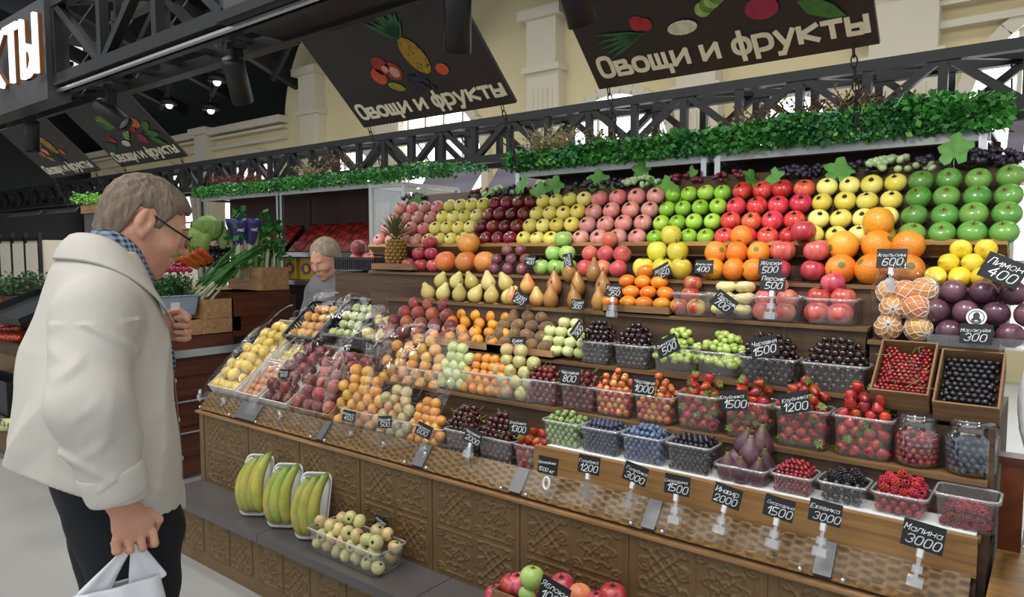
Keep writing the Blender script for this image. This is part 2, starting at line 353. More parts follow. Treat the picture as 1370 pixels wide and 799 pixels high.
# ------------------------------------------------------------------ trusses
def truss(label, X0, X1, Y, Zb, Zt, bay, depth, w, group=None):
    r = thing('steel_truss', label, 'truss', (X0, Y, Zb), group=group); L = X1 - X0
    for (y, z, nm) in ((0, 0, 'bottom_chord'), (0, Zt - Zb, 'top_chord'), (depth, 0, 'bottom_chord'), (depth, Zt - Zb, 'top_chord')):
        obj(nm, MB().box((L / 2, 0, 0), (L, w, w)).me(nm, M['black']), r, (0, y, z))
    n = max(1, round(L / bay)); b = L / n; h = Zt - Zb
    up_ = MB().bar((0, 0, 0), (0, 0, h), w * .75).me('strut', M['black']); di = MB().bar((0, 0, 0), (b, 0, h), w * .7, w * .7, 0, (0, 1, 0)).me('brace', M['black']); dj = MB().bar((0, 0, h), (b, 0, 0), w * .7, w * .7, 0, (0, 1, 0)).me('brace', M['black'])
    cr = MB().bar((0, 0, 0), (b, depth, 0), w * .5).me('tie', M['black'])
    for k in range(n + 1):
        for y in (0, depth):
            obj('strut', up_, r, (k * b, y, 0))
            if k < n: obj('brace', di if (k + (y > 0)) % 2 else dj, r, (k * b, y, 0))
        if k < n: obj('tie', cr, r, (k * b, 0, h))
    return r
truss('long black lattice truss spanning the hall behind the grass shelves', -24.5, 1.6, 5.5, 2.46, 2.83, .46, .4, .075)
truss('black lattice truss with white glints beside the lit letter sign', -4.52, -2.74, 1.6, 2.50, 2.93, .6, .32, .06)
sp = thing('fascia_panel', 'plain dark grey fascia panel continuing the overhead truss', 'panel', (-1.4, 1.6, 2.5))
obj('panel_face', MB().box((0, 0, .24), (2.66, .05, .5)).me('p', M['charcoal']), sp)
obj('bottom_flange', MB().box((0, .1, -.02), (2.66, .32, .04)).me('p', M['black']), sp)
# lit letter sign
ls = thing('letter_sign', 'dark fascia sign with glowing white block letters', 'sign', (-5.3, 1.58, 2.42))
obj('sign_panel', MB().box((-.2, .03, .26), (1.9, .12, .56)).me('p', M['charcoal']), ls)
mb, wd = lettering('КТЫ', .30, .033, .02, 0, 1.5, center=False); lx = at(62, 80, Y=1.52).x - wd - .03 - ls.location.x
obj('lit_lettering', mb.me('l', M['letter_glow']), ls, (lx, -.09, .11))
bmb, _ = lettering('КТЫ', .30, .036, .02, 0, 1.5, center=False)
obj('letter_return', bmb.me('l', plain('letter_side', '#7a4a22', .5)), ls, (lx + .003, -.068, .109))

# ------------------------------------------------------------------ spotlight track
trk = thing('light_track', 'black ladder track carrying the spotlights above the stall', 'track', (-2.5, 1.75, 2.47))
for y in (-.1, .1): obj('rail', MB().box((0, y, 0), (7.4, .035, .05)).me('rail', M['black']), trk)
obj('conduit', MB().tube([(-3.7, -.15, -.02), (3.7, -.15, -.02)], .012, 6).me('c', M['chrome']), trk)
rg = MB().box((0, 0, .03), (.04, .2, .02)).me('rung', M['black'])
for k in range(24): obj('rung', rg, trk, (-3.6 + k * .312, 0, 0))
hb = MB().bar((0, 0, 0), (0, 0, .62), .03).me('hanger', M['black'])
for x in (-3.2, -1.6, 0, 1.6, 3.2): obj('hanger', hb, trk, (x, 0, 0))
head_me = MB().lathe([(0, .1), (.044, .1), (.047, .09), (.047, -.1), (.043, -.1), (.041, -.07)], 20).me('h', M['black'], True)
lens_me = MB().lathe([(.0, -.075), (.041, -.075)], 20).me('l', plain('spot_lens', '#aab2bb', .15, coat=.5), True)
def spotlight(x, rot, label, power=SPOT_W, y=1.75, z=2.30):
    t = thing('spotlight', label, 'spotlight', (x, y, z), group='track spotlights')
    h = obj('lamp_head', head_me, t, (0, 0, 0), rot); obj('lens', lens_me, h)
    obj('bracket', MB().bar((0, 0, .02), (0, 0, .15), .02, .05).box((0, 0, .15), (.06, .06, .03)).me('b', M['black']), t)
    l = bpy.data.lights.new('spot', 'SPOT'); l.energy = power; l.spot_size = math.radians(95); l.spot_blend = .6; l.shadow_soft_size = .06; l.color = (1, .97, .93)
    o = bpy.data.objects.new('spot', l); COL.objects.link(o); o.parent = h; o.location = (0, 0, -.112)
rad = math.radians
spotlight(at(318, 112, Y=1.75).x, (rad(28), rad(26), 0), 'black cylinder spotlight over the gap before the long sign', SPOT_W * .8)
spotlight(at(612, 42, Y=1.75).x, (rad(14), rad(14), 0), 'black cylinder spotlight in front of the pineapple sign')
spotlight(at(43, 186, Y=1.75).x, (0, 0, 0), 'black cylinder spotlight hanging straight down beside the farthest sign', SPOT_W * .6)
spotlight(at(150, 157, Y=1.75).x, (rad(25), rad(-50), 0), 'black cylinder spotlight turned sideways showing its pale lens', SPOT_W * .5)
for x, wh in ((-1.15, 'cherries'), (-.45, 'strawberries'), (.35, 'weighing scale')): spotlight(x, (rad(32), 0, 0), 'black cylinder spotlight on the track over the ' + wh, SPOT_W)

# ------------------------------------------------------------------ hanging signs
def col_m(c): 
    k = 'paint_' + c
    if k not in M: M[k] = plain(k, '#' + c, .55, vary=.25, nscale=40)
    return M[k]
def disc(mb, x, z, r, mi, sx=1, sz=1, n=14, lift=0, rot=0):
    c, s = math.cos(rot), math.sin(rot)
    p = [(r * sx * math.cos(2 * PI * k / n), r * sz * math.sin(2 * PI * k / n)) for k in range(n)]
    mb.add([(x + a * c - b * s, -.001 - lift, z + a * s + b * c) for a, b in p], [tuple(range(n))], mi)
def leafp(mb, x, z, L, w, ang, mi, lift=0):
    c, s = math.cos(ang), math.sin(ang); p = [(0, 0), (L * .3, w), (L * .7, w * .8), (L, 0), (L * .7, -w * .8), (L * .3, -w)]
    mb.add([(x + a * c - b * s, -.001 - lift, z + a * s + b * c) for a, b in p], [tuple(range(6))], mi)
def picture_fruit(rng):
    mb = MB(); mats = [col_m(c) for c in ('a8321f', 'd4582c', 'b58a2a', '2f6f4a', '2a2a44', 'd9a08a', '8aa03a', '6e7f2c')]
    disc(mb, -.12, .27, .05, 0); disc(mb, -.17, .22, .045, 1); disc(mb, -.06, .23, .05, 0); disc(mb, -.055, .225, .03, 5, lift=.001); disc(mb, -.1, .25, .02, 5, lift=.002)
    disc(mb, -.1, .15, .05, 6, 1, .45, lift=.001, rot=-.4); disc(mb, -.09, .15, .03, 2, 1, .4, lift=.002, rot=-.4)
    disc(mb, .12, .28, .075, 2, .8, 1.35, lift=.001, rot=.25)
    for k in range(26):
        a, b = rng.uniform(-1, 1), rng.uniform(-1, 1)
        if a * a + b * b < 1: disc(mb, .12 + a * .055 - b * .02, .28 + b * .09 + a * .012, .009, 7, lift=.002, n=6)
    for k in range(9): leafp(mb, .09, .37, .11 + .04 * (k % 3), .013, PI / 2 + (k - 3.5) * .2, 3, lift=.002)
    for k in range(24): disc(mb, .06 + rng.uniform(-.06, .06), .14 + rng.uniform(-.035, .045), .015, 4, lift=.003, n=8)
    disc(mb, .23, .19, .03, 1, 1.2, 1, lift=.001)
    return mb.me('painted_fruit', mats)
def picture_veg(rng):
    mb = MB(); mats = [col_m(c) for c in ('3f7a3a', '9fc06a', 'b3272b', 'd8772a', 'a02a4c', 'dfe2c8', '5f8f3c', '2f5f3f')]
    for k in range(12): leafp(mb, -.1, .28, .13, .035, PI / 2 + (k - 5.5) * .14, 0 if k % 2 else 1, lift=.0006 * k)
    for k in range(5): disc(mb, .0 + k * .02, .2 + .012 * k, .028, 6 if k % 2 else 1, lift=.004 + .0005 * k)
    disc(mb, -.25, .2, .03, 2); disc(mb, -.22, .19, .025, 2, lift=.001)
    for k in range(5): leafp(mb, -.24, .16, .2, .008, PI + .15 * (k - 1), 7, lift=.002)
    disc(mb, -.09, .15, .035, 5, 1.6, .8, lift=.003)
    disc(mb, .14, .27, .04, 2); disc(mb, .18, .25, .03, 2, lift=.001); disc(mb, .27, .29, .055, 3, 1.3, .8, lift=.001)
    disc(mb, .19, .16, .055, 4, 1, .75, lift=.002); mb.bar((.24, -.004, .19), (.33, -.004, .24), .008, .001, 4)
    for k in range(3): leafp(mb, .3, .22 - .03 * k, .16, .03, .35 - .45 * k, 0, lift=.002 + .001 * k)
    return mb.me('painted_vegetables', mats)
rs = random.Random(5)
PF, PV = picture_fruit(rs), picture_veg(rs)
def letter_set(text, height, thick, depth, gap, mat):
    k = height / 6.0; x = 0; out = []; tot = 0
    for ch in text:
        if ch == ' ': x += 3; continue
        w = max((p[0] for s_ in strokes(ch) for p in s_), default=3); mb, _ = lettering(ch, height, thick, depth, center=False); out.append((mb.me('letter', mat), x * k)); x += w + gap
    return [(m, p - (x - gap) * k / 2) for m, p in out]
LSET = letter_set('Овощи и фрукты', .081, .0168, .004, 1.45, M['sign_letter'])
SIGN_ROT = (math.radians(-46.5), 0, 0)
brd = MB().box((0, .008, .26), (1.03, .016, .55)).me('sign_board', M['sign'])
SB = at(485, 168, Y=2.5)
def chain(a, b, n=None):
    a, b = Vector(a), Vector(b); L = (b - a).length; n = int(L / .035); mb = MB(); d = (b - a) / n
    for k in range(n):
        c = a + d * (k + .5); side = Vector((.009, 0, 0)) if k % 2 else Vector((0, .009, 0))
        mb.tube([c - d * .62 + side * .3, c - d * .3 + side, c + d * .3 + side, c + d * .62 + side * .3], .003, 4); mb.tube([c - d * .62 - side * .3, c - d * .3 - side, c + d * .3 - side, c + d * .62 - side * .3], .003, 4)
    return mb
for x, pic, nm, lab in ((at(800, 115, Y=2.5).x + .515, PV, 'painted_vegetables', 'black hanging sign painted with cabbage, tomatoes and radish'), (SB.x + .515, PF, 'painted_fruit', 'black hanging sign painted with a pineapple and pomegranates'),
                    (at(160, 222, Y=2.5).x + .53, PV, 'painted_vegetables', 'black hanging sign next to the sideways spotlight, farther than the pineapple sign'), (at(68, 240, Y=2.5).x + .52, PF, 'painted_fruit', 'smallest and farthest black hanging sign, beyond the straight-down spotlight')):
    t = thing('hanging_sign', lab, 'sign', (x, 2.5, SB.z), SIGN_ROT, 'hanging fruit and vegetable signs')
    t.rotation_euler = (math.radians(46.5), 0, 0)
    obj('sign_board', brd, t); [obj('letter', m_, t, (.01 + p_, -.002, .04)) for m_, p_ in LSET]; obj(nm, pic, t, (.0, -.002, .03))
    inv = t.matrix_basis.inverted()
    for dx in (-.47, .44):
        obj('chain', chain(inv @ Vector((x + dx, 2.14, SB.z + .36)), inv @ Vector((x + dx + .25, 3.0, SB.z + 1.9))).me('chain', M['black']), t)
        obj('chain', chain(inv @ Vector((x + dx, 2.5, SB.z)), inv @ Vector((x + dx, 2.62, SB.z - .28))).me('chain', M['black']), t)

# ================================================================== STALL BODY
SX0, SX1 = -3.64, -.135
st = thing('market_stall', 'long stepped fruit stall with carved brown front panels and wicker ledge', 'stall', ((SX0 + SX1) / 2, 1.9, 0))
SO = st.location.copy()
def spart(name, me, parent=None, loc=None):
    l = Vector(loc) if loc is not None else Vector((0, 0, 0))
    return obj(name, me, parent or st, l - SO if parent is None else l)
T = {0: (1.955, .745), 1: (1.97, .862), 2: (2.09, .967), 3: (2.21, 1.125), 4: (2.30, 1.315), 5: (2.38, 1.44), 6: (2.52, 1.50)}
XB = at(718, 610, Y=1.97).x
HL = .68
# carved tiles: relief drawn as a height field
def tile_mesh(kind, w, h, n=46):
    xs = np.linspace(-1, 1, n); X, Z = np.meshgrid(xs, xs); R = np.hypot(X, Z); A = np.arctan2(Z, X)
    def line(d, wd=.05): return np.clip(1 - np.abs(d) / wd, 0, 1)
    H = np.zeros_like(X)
    if kind == 0:
        H = np.maximum(H, line(R - .16)); H = np.maximum(H, line(R - .42 - .12 * np.cos(4 * A))); H = np.maximum(H, line(R - .62 - .13 * np.cos(8 * A)))
        H = np.maximum(H, line(np.abs(np.sin(4 * A)) * R * .5, .05) * (R < .42)); 
        for sx in (-1, 1):
            for sz in (-1, 1):
                r = np.hypot(X - sx * .82, Z - sz * .82); H = np.maximum(H, line(r - .22)); H = np.maximum(H, line(r - .09))
    else:
        for s in (-1, 1): H = np.maximum(H, line(X - s * Z, .07) * (R < .95))
        H = np.maximum(H, line(np.abs(X) + np.abs(Z) - .45, .06)); H = np.maximum(H, line(np.abs(X) + np.abs(Z) - .8 - .08 * np.sin(7 * A), .06))
        for a in range(4):
            cx, cz = .68 * math.cos(a * PI / 2), .68 * math.sin(a * PI / 2); r = np.hypot(X - cx, Z - cz); H = np.maximum(H, line(r - .22)); H = np.maximum(H, line(r - .1))
        for sx in (-1, 1):
            for sz in (-1, 1):
                r = np.hypot(X - sx * .7, Z - sz * .7); H = np.maximum(H, line(r - .17))
    E_ = np.maximum(np.abs(X), np.abs(Z)); H = np.maximum(H, line(E_ - .9, .04) * .8); H *= (E_ < .96)
    Y = -.007 * np.clip(H, 0, 1)
    v = np.stack([X * w / 2, Y, Z * h / 2], -1).reshape(-1, 3)
    f = [(r * n + c, r * n + c + 1, (r + 1) * n + c + 1, (r + 1) * n + c) for r in range(n - 1) for c in range(n - 1)]
    return mesh('carved_tile', v, f, M['tile'], True)
TA, TB = tile_mesh(0, .186, .178), tile_mesh(1, .186, .178)
fp = spart('front_panel', MB().box(((SX0 + SX1) / 2, 1.91, (.30 + HL) / 2), (SX1 - SX0, .03, HL - .30)).me('front_panel', M['tile']))
off = -SO
k0 = -1.864
i = -5
while True:
    x = k0 + i * .427
    if x > SX1: break
    for j in range(2):
        for r in range(2):
            cx = x + .10 + j * .192
            if SX0 + .09 < cx < SX1 - .09: obj('carved_tile', TA if (j + r) % 2 == 0 else TB, fp, (cx, 1.8945, .405 + r * .186))
    if SX0 < x - .02 < SX1: obj('panel_joint', MB().box((x - .022, 1.893, (.3 + HL) / 2), (.006, .004, HL - .30)).me('stile', M['tile']), fp)
    i += 1
# step in front
spart('step_riser', MB().box(((SX0 + SX1 + 1) / 2, 1.80, .135), (SX1 + 1 - SX0, .2, .27)).me('step_riser', M['tile'])); sr = st.children[-1]
x = SX0 + .1
while x < SX1 + .9:
    obj('carved_tile', TA, sr, (x, 1.698, .155)); obj('carved_tile', TB, sr, (x + .192, 1.698, .155)); x += .427
xj = at(560, 786, Y=1.72).x
edges = [SX0] + [xj + d for d in (-.95, 0, .95, 1.9)] + [SX1 + 1]
slab_w = sorted(set(edges))
for a, b in zip(slab_w[:-1], slab_w[1:]):
    spart('step_slab', MB().box(((a + b) / 2, 1.785, .285), (b - a - .004, .24, .038)).me('slab', M['step_stone']))
# ledge, wicker, price strip
spart('ledge_nosing', MB().box(((SX0 + SX1) / 2, 1.895, HL), (SX1 - SX0 + .02, .036, .010)).me('n', M['nosing']))
spart('ledge_board', MB().box(((SX0 + SX1) / 2, 1.98, HL + .02), (SX1 - SX0, .14, .03)).box(((SX0 + SX1) / 2, 2.03, .735), (SX1 - SX0, .16, .02)).me('n', M['riser']))
def wicker_mesh(L, h=.1, nx=None, nz=9):
    nx = int(L / .006); xs = np.linspace(0, L, nx); zs = np.linspace(0, h, nz * 3)
    X, Z = np.meshgrid(xs, zs); row = np.floor(Z / (h / nz)); fz = np.abs(np.sin(PI * Z / (h / nz)))
    Y = -.007 * fz * np.tanh(2.5 * np.sin(2 * PI * X / .06 + row * PI)) - .002 * fz
    v = np.stack([X, Y, Z], -1).reshape(-1, 3); n = len(xs)
    f = [(r * n + c, r * n + c + 1, (r + 1) * n + c + 1, (r + 1) * n + c) for r in range(len(zs) - 1) for c in range(n - 1)]
    return mesh('wicker_strip', v, f, M['wicker'], True)
wseg = [(SX0 + .01, -3.28), (-3.1, -2.60), (-2.56, -1.99), (-1.93, -1.50), (-1.45, -.985), (-.94, -.485), (-.44, SX1 - .01)]
tilt = math.atan2(.075, .075)
for a, b in wseg:
    o = spart('wicker_strip', wicker_mesh(b - a), None, (a, 1.892, HL + .016)); o.rotation_euler = (-math.radians(40), 0, 0)
    s_ = obj('price_strip', MB().box(((b - a) / 2, -.014, .056), (b - a, .0015, .085)).me('ps', M['strip']), o)
    obj('strip_clip', MB().ball((.03, -.018, .004), .008, 8, 6).ball((b - a - .03, -.018, .004), .008, 8, 6).me('clip', M['chrome'], True), o)
for (a, b), (c, d) in zip(wseg[:-1], wseg[1:]):
    o = spart('strip_joint', MB().box(((c - b) / 2, -.006, .05), (c - b, .014, .092)).me('j', M['grey_metal']), None, (b, 1.892, HL + .016)); o.rotation_euler = (-math.radians(40), 0, 0)
# steps of the display
XL = -2.58
def tier(name, x0, x1, y0, y1, z0, z1, board=True):
    spart(name, MB().box(((x0 + x1) / 2, (y0 + y1) / 2 + .006, (z0 + z1) / 2 - .006), (x1 - x0, y1 - y0, z1 - z0 - .012)).me(name, M['riser']))
    spart('shelf_board', MB().box(((x0 + x1) / 2, (y0 + y1) / 2, z1 - .006), (x1 - x0 + .01, y1 - y0 + .012, .012)).me('sb', M['shelf_wood']))
spart('front_board', MB().box(((XB + SX1) / 2, 1.963, .816), (SX1 - XB, .018, .096)).me('fb', M['board']))
tier('tier_block', XB, SX1, 1.975, 2.09, .6, T[1][1])
spart('tier_liner', MB().box(((XB + SX1) / 2, 2.03, T[1][1] + .002), (SX1 - XB - .01, .10, .003)).me('liner', M['white_plastic']))
tier('tier_block', XL, SX1, 2.09, 2.21, .6, T[2][1])
tier('tier_block', XL, SX1, 2.21, 2.30, .6, T[3][1])
X4 = at(1158, 440, Y=2.30).x
tier('tier_block', XL, X4, 2.30, 2.38, .6, T[4][1]); tier('tier_block', X4 + .012, SX1, 2.30, 2.38, .6, T[4][1] - .035)
tier('tier_block', -2.80, SX1, 2.38, 2.54, .6, T[5][1])
spart('side_board', MB().box((SX1 + .008, 2.42, .62), (.016, .84, .5)).box((SX1 + .008, 2.36, .95), (.016, .5, .3)).me('side', M['riser']))
# slanted apple rack
rk = spart('apple_rack', MB().box((0, 0, 0), (SX1 + 2.96, .02, .44)).me('rack', M['riser']), None, ((SX1 - 2.96) / 2, 2.688, 1.683)); rk.rotation_euler = (-math.radians(41.4), 0, 0)
obj('rack_lip', MB().box((0, -.03, -.2), (SX1 + 2.96, .06, .022)).me('lip', M['board']), rk)
spart('rack_support', MB().box(((SX1 - 2.84) / 2, 2.6, .9), (SX1 + 2.84, .06, 1.3)).me('sup', M['riser']))
# slanted left deck
dk = spart('slanted_deck', MB().box((0, 0, 0), (XL - SX0, .70, .02)).me('deck', M['riser']), None, ((SX0 + XL) / 2, 2.27, .93)); DECK = math.atan2(.40, .58); dk.rotation_euler = (DECK, 0, 0)
spart('deck_side', mesh('ds', [(SX0, 1.92, .3), (SX0, 2.6, .3), (SX0, 2.6, 1.12), (SX0, 1.98, .72), (SX0 + .02, 1.92, .3), (SX0 + .02, 2.6, .3), (SX0 + .02, 2.6, 1.12), (SX0 + .02, 1.98, .72)],
      [(0, 3, 2, 1), (4, 5, 6, 7), (0, 4, 7, 3), (3, 7, 6, 2), (2, 6, 5, 1), (1, 5, 4, 0)], M['darkwood']))

# ------------------------------------------------------------------ shelves behind with artificial greenery
def back_shelf(X0, X1, Y, Z, posts, label, back=True, side=False, lower=()):
    t = thing('display_shelf', label, 'shelf', ((X0 + X1) / 2, Y, 0)); o = -t.location
    def p(nm, mb, m): return obj(nm, mb.me(nm, m), t, o)
    p('shelf_plate', MB().box(((X0 + X1) / 2, Y + .22, Z), (X1 - X0, .44, .012)), M['grey_metal'])
    p('shelf_rail', MB().box(((X0 + X1) / 2, Y, Z - .012), (X1 - X0, .02, .045)), M['pale_metal'])
    for x in posts:
        p('post', MB().box((x, Y, Z / 2), (.024, .024, Z)), M['chrome']); p('post', MB().box((x, Y + .42, Z / 2), (.024, .024, Z)), M['chrome'])
        p('shelf_bracket', MB().box((x, Y + .21, Z - .02), (.018, .42, .02)), M['chrome'])
    if back: p('back_panel', MB().box(((X0 + X1) / 2, Y + .30, Z / 2 + .2), (X1 - X0 + .02, .02, Z - .41)), plain('dark_red_backing', '#3a1614', .6, vary=.2, nscale=5))
    for z in lower:
        p('lower_shelf', MB().box(((X0 + X1) / 2, Y + .22, z), (X1 - X0, .44, .015)).box(((X0 + X1) / 2, Y, z - .01), (X1 - X0, .02, .035)), M['chrome'])
    if side: p('side_glass', MB().box((X1 - .012, Y + .21, Z - .3), (.006, .4, .5)), M['glass'])
    return t
YS = 2.86; ZS = 1.55 + .129 * YS + .03
RX0, RX1 = at(690, 240, Y=YS).x, at(1325, 190, Y=YS).x
XM = at(952, 220, Y=YS).x
back_shelf(RX0, XM - .012, YS, ZS, (RX0 + .02, XM - .03), 'glass-topped display shelf above the yellow and pink apples')
back_shelf(XM + .012, RX1, YS, ZS, (XM + .03, RX1 - .02), 'glass-topped display shelf above the red and green apples')
YV = 3.3; ZV = 1.55 + .132 * YV + .03
LX0, LX1 = at(268, 268, Y=YV).x, at(499, 252, Y=YV).x
LXm = at(374, 262, Y=YV).x
back_shelf(LX0, LXm, YV, ZV, (LX0 + .02, LXm - .02), 'vegetable stall shelf holding rows of red packets, farther half', lower=(1.52, 1.30))
back_shelf(LXm + .01, LX1, YV, ZV, (LXm + .03, LX1 - .02), 'vegetable stall shelf with red packets beside the glass case', lower=(1.52, 1.30), side=True)
leaf_g = [plain('boxwood_green', '#4a9a40', .5, vary=.5, nscale=9), plain('boxwood_dark', '#2f7a38', .5, vary=.4, nscale=9), plain('boxwood_light', '#86c552', .5, vary=.4, nscale=9), plain('fern_blue_green', '#4a9f74', .5, vary=.4, nscale=8)]
dry_m = [plain('dry_twig', '#6a4a36', .8, vary=.4, nscale=20), plain('pale_dry_flower', '#a59a72', .8, vary=.3, nscale=20), plain('dry_red', '#7c2f28', .8, vary=.3, nscale=20)]
def greenery(X0, X1, Y, Z, n, label, thick=.10, seed=1, tall=.10):
    rng = np.random.default_rng(seed); V = []; F = []; MI = []
    for k in range(n):
        x = rng.uniform(X0 - .02, X1 + .02); y = Y + rng.normal(0, .02) - .02 if rng.random() < .65 else Y + rng.uniform(0, .4); hump = .5 + .5 * math.sin(x * 9 + seed) * math.sin(x * 4.1)
        z = Z + rng.uniform(.0, thick * (.7 + .3 * hump)) if y < Y + .1 else Z + thick * .8 + rng.normal(0, .012)
        L = rng.uniform(.014, .034); a = rng.uniform(0, 2 * PI); e = rng.uniform(-1, 1.0)
        d = np.array([math.cos(a) * math.cos(e), math.sin(a) * math.cos(e), math.sin(e)]); s = np.cross(d, rng.normal(size=3)); s /= np.linalg.norm(s) + 1e-6; s *= L * .33
        c = np.array([x, y, z]); b = len(V); V += [c, c + d * L * .5 + s, c + d * L, c + d * L * .5 - s]; F.append((b, b + 1, b + 2, b + 3))
        q = math.sin(x * 7 + seed * 3) + rng.normal(0, .5); MI.append(0 if q < 0 else 2 if q > 1.2 else 3 if q > .8 and x > X0 + .3 else 1)
    return obj('artificial_greenery', mesh('greenery', V, F, leaf_g, False, MI), None, label=label, cat='greenery', kind='stuff')
greenery(RX0, XM, YS - .02, ZS, 7500, 'strip of artificial box greenery over the yellow and pink apples', seed=1)
greenery(XM, RX1 + .03, YS - .02, ZS, 9000, 'thick strip of artificial greenery over the red and green apples', .13, seed=2)
greenery(LX0, LXm, YV - .02, ZV, 3500, 'strip of artificial grass on the farther vegetable shelf', seed=3)
greenery(LXm, at(590, 255, Y=YV).x + .1, YV - .02, ZV, 5500, 'strip of artificial grass above the glass case', seed=4)
def dry_bunch(x, y, z, label, seed, size=.1, mi=0):
    rng = random.Random(seed); mb = MB()
    for k in range(44):
        a, e = rng.uniform(0, 2 * PI), rng.uniform(.1, 1.2); L = size * rng.uniform(.5, 1.1); d = Vector((math.cos(a) * math.cos(e), math.sin(a) * math.cos(e), math.sin(e) * .7))
        p = Vector((rng.uniform(-.05, .05), rng.uniform(-.02, .02), 0)); mb.bar(p, p + d * L, .003, .003, 0)
        for j in range(3): leafp3(mb, p + d * L * (.5 + .2 * j), .02, rng, 1 if k % 2 else 0)
    m = {0: [dry_m[0], dry_m[1]], 1: [dry_m[1], dry_m[1]], 2: [dry_m[2], dry_m[0]]}[mi]
    return obj('dried_bunch', mb.me('dried', m), None, (x, y, z), label=label, cat='dried flowers', group='dried bunches on the shelves')
def leafp3(mb, c, L, rng, mi):
    d = Vector((rng.uniform(-1, 1), rng.uniform(-1, 1), rng.uniform(-.5, 1))).normalized(); s = d.cross(Vector((rng.uniform(-1, 1), rng.uniform(-1, 1), rng.uniform(-1, 1)))).normalized() * L * .35
    mb.add([c, c + d * L * .5 + s, c + d * L, c + d * L * .5 - s], [(0, 1, 2, 3)], mi)
for k, (px, py, Y, mi, sz, lab) in enumerate(((725, 192, YS, 1, .12, 'pale dried flower bunch at the far end of the greenery'), (752, 188, YS, 1, .11, 'pale dried flower bunch second from the far end'), (800, 190, YS, 0, .1, 'brown dried bunch on the greenery over the pink apples'), (880, 185, YS, 0, .1, 'brown dried bunch over the lime apples'),
        (1020, 165, YS, 0, .13, 'brown twig bunch over the red apples'), (1075, 158, YS, 0, .12, 'brown twig bunch over the first yellow apples'), (1130, 152, YS, 0, .14, 'tallest brown twig bunch, over the middle of the yellow apples'), (1180, 146, YS, 0, .1, 'brown twig bunch over the green apples'),
        (300, 243, YV, 2, .12, 'red dried bunch on the farther vegetable shelf'), (335, 240, YV, 2, .12, 'reddest dried bunch on the vegetable shelf'), (450, 222, YV, 0, .16, 'driftwood-like dried bunch on the near vegetable shelf'), (415, 228, YV, 1, .1, 'pale dried bunch on the vegetable shelf'))):
    p = at(px, py, Y=Y + .1); dry_bunch(p.x, p.y, p.z - .03, lab, k, sz * 1.5, mi)
# ================================================================== PRODUCE: one mesh of each kind
R = random.Random(11)
def round_profile(n=9): return [(math.sin(PI * i / n), -math.cos(PI * i / n)) for i in range(n + 1)]
def apple_mesh(name, r, mat, squash=.9, dimple=.22, seg=18, tall=0, dark=None, n=13, stem=True, waist=0):
    pr = []
    for i in range(n + 1):
        t = PI * i / n; q = math.sin(t); z = -math.cos(t) * squash
        d = math.exp(-(q / .38) ** 2); z -= math.copysign(d * dimple * (1 if z > 0 else .55), z)
        pr.append((max(q, .001) * r * (1 + waist * (z)), z * r))
    mis = [0] * n; mis[-1] = 1; mis[0] = 1
    mb = MB().lathe(pr, seg, 0, mis=mis)
    if stem: mb.tube([(0, 0, pr[-1][1]), (.0, 0, pr[-1][1] + r * .22), (r * .08, 0, pr[-1][1] + r * .36)], r * .045, 5, 1)
    return mb.me(name, [mat, dark or M['stem']], True)
def ball_mesh(name, r, mat, sc=(1, 1, 1), seg=14, rings=10, tip=None):
    mb = MB().ball((0, 0, 0), r, seg, rings, 0, sc)
    if tip: mb.ball((0, 0, r * sc[2] * .97), r * tip[0], 6, 4, 1, (1, 1, .35))
    return mb.me(name, [mat] + ([tip[1]] if tip else []), True)
def pear_mesh(name, r, mat, h=2.6, neck=.34):
    pr = [(.001, -1), (.25, -1.04), (.62, -.88), (.92, -.45), (1, -.02), (.93, .4), (.72, .8), (.52, 1.12), (neck + .05, 1.4), (neck - .06, 1.62), (.2, 1.74), (.001, 1.7)]
    k = h / 2.74; mb = MB().lathe([(a * r, b * r * k) for a, b in pr], 16); mb.tube([(0, 0, 1.68 * r * k), (.05 * r, 0, 1.95 * r * k), (.16 * r, 0, 2.15 * r * k)], .07 * r, 5, 1)
    return mb.me(name, [mat, M['stem']], True)
def lemon_mesh(name, r, mat):
    pr = [(.001, -1.34), (.13, -1.3), (.2, -1.17), (.5, -.95), (.82, -.55), (.97, 0), (.84, .52), (.52, .92), (.24, 1.12), (.17, 1.26), (.001, 1.3)]
    return MB().lathe([(a * r, b * r) for a, b in pr], 16).me(name, [mat], True)
def peach_mesh(name, r, mat):
    mb = MB(); seg, rings = 18, 12; v = []; 
    mb.ball((0, 0, 0), r, seg, rings)
    for p in mb.v:
        a = math.atan2(p.y, p.x); q = math.hypot(p.x, p.y) / r; g = math.exp(-(a / .28) ** 2) * .09 * min(1, q * 2)
        p *= (1 - g); p.z *= .95
        if p.z > 0: p.z -= r * .16 * math.exp(-(q / .3) ** 2)
    return mb.me(name, [mat], True)
def berry_cluster(name, r, mat, h=1.15, seed=0):
    rng = random.Random(seed); mb = MB()
    for ring, (z, rr, n) in enumerate(((-.75 * h, .5, 7), (-.35 * h, .8, 10), (.1 * h, .8, 10), (.5 * h, .58, 8), (.85 * h, .25, 4))):
        for k in range(n):
            a = 2 * PI * (k + .5 * (ring % 2)) / n; mb.ball((r * rr * math.cos(a), r * rr * math.sin(a), r * z), r * .33 * rng.uniform(.9, 1.1), 5, 4)
    return mb.me(name, [mat], True)
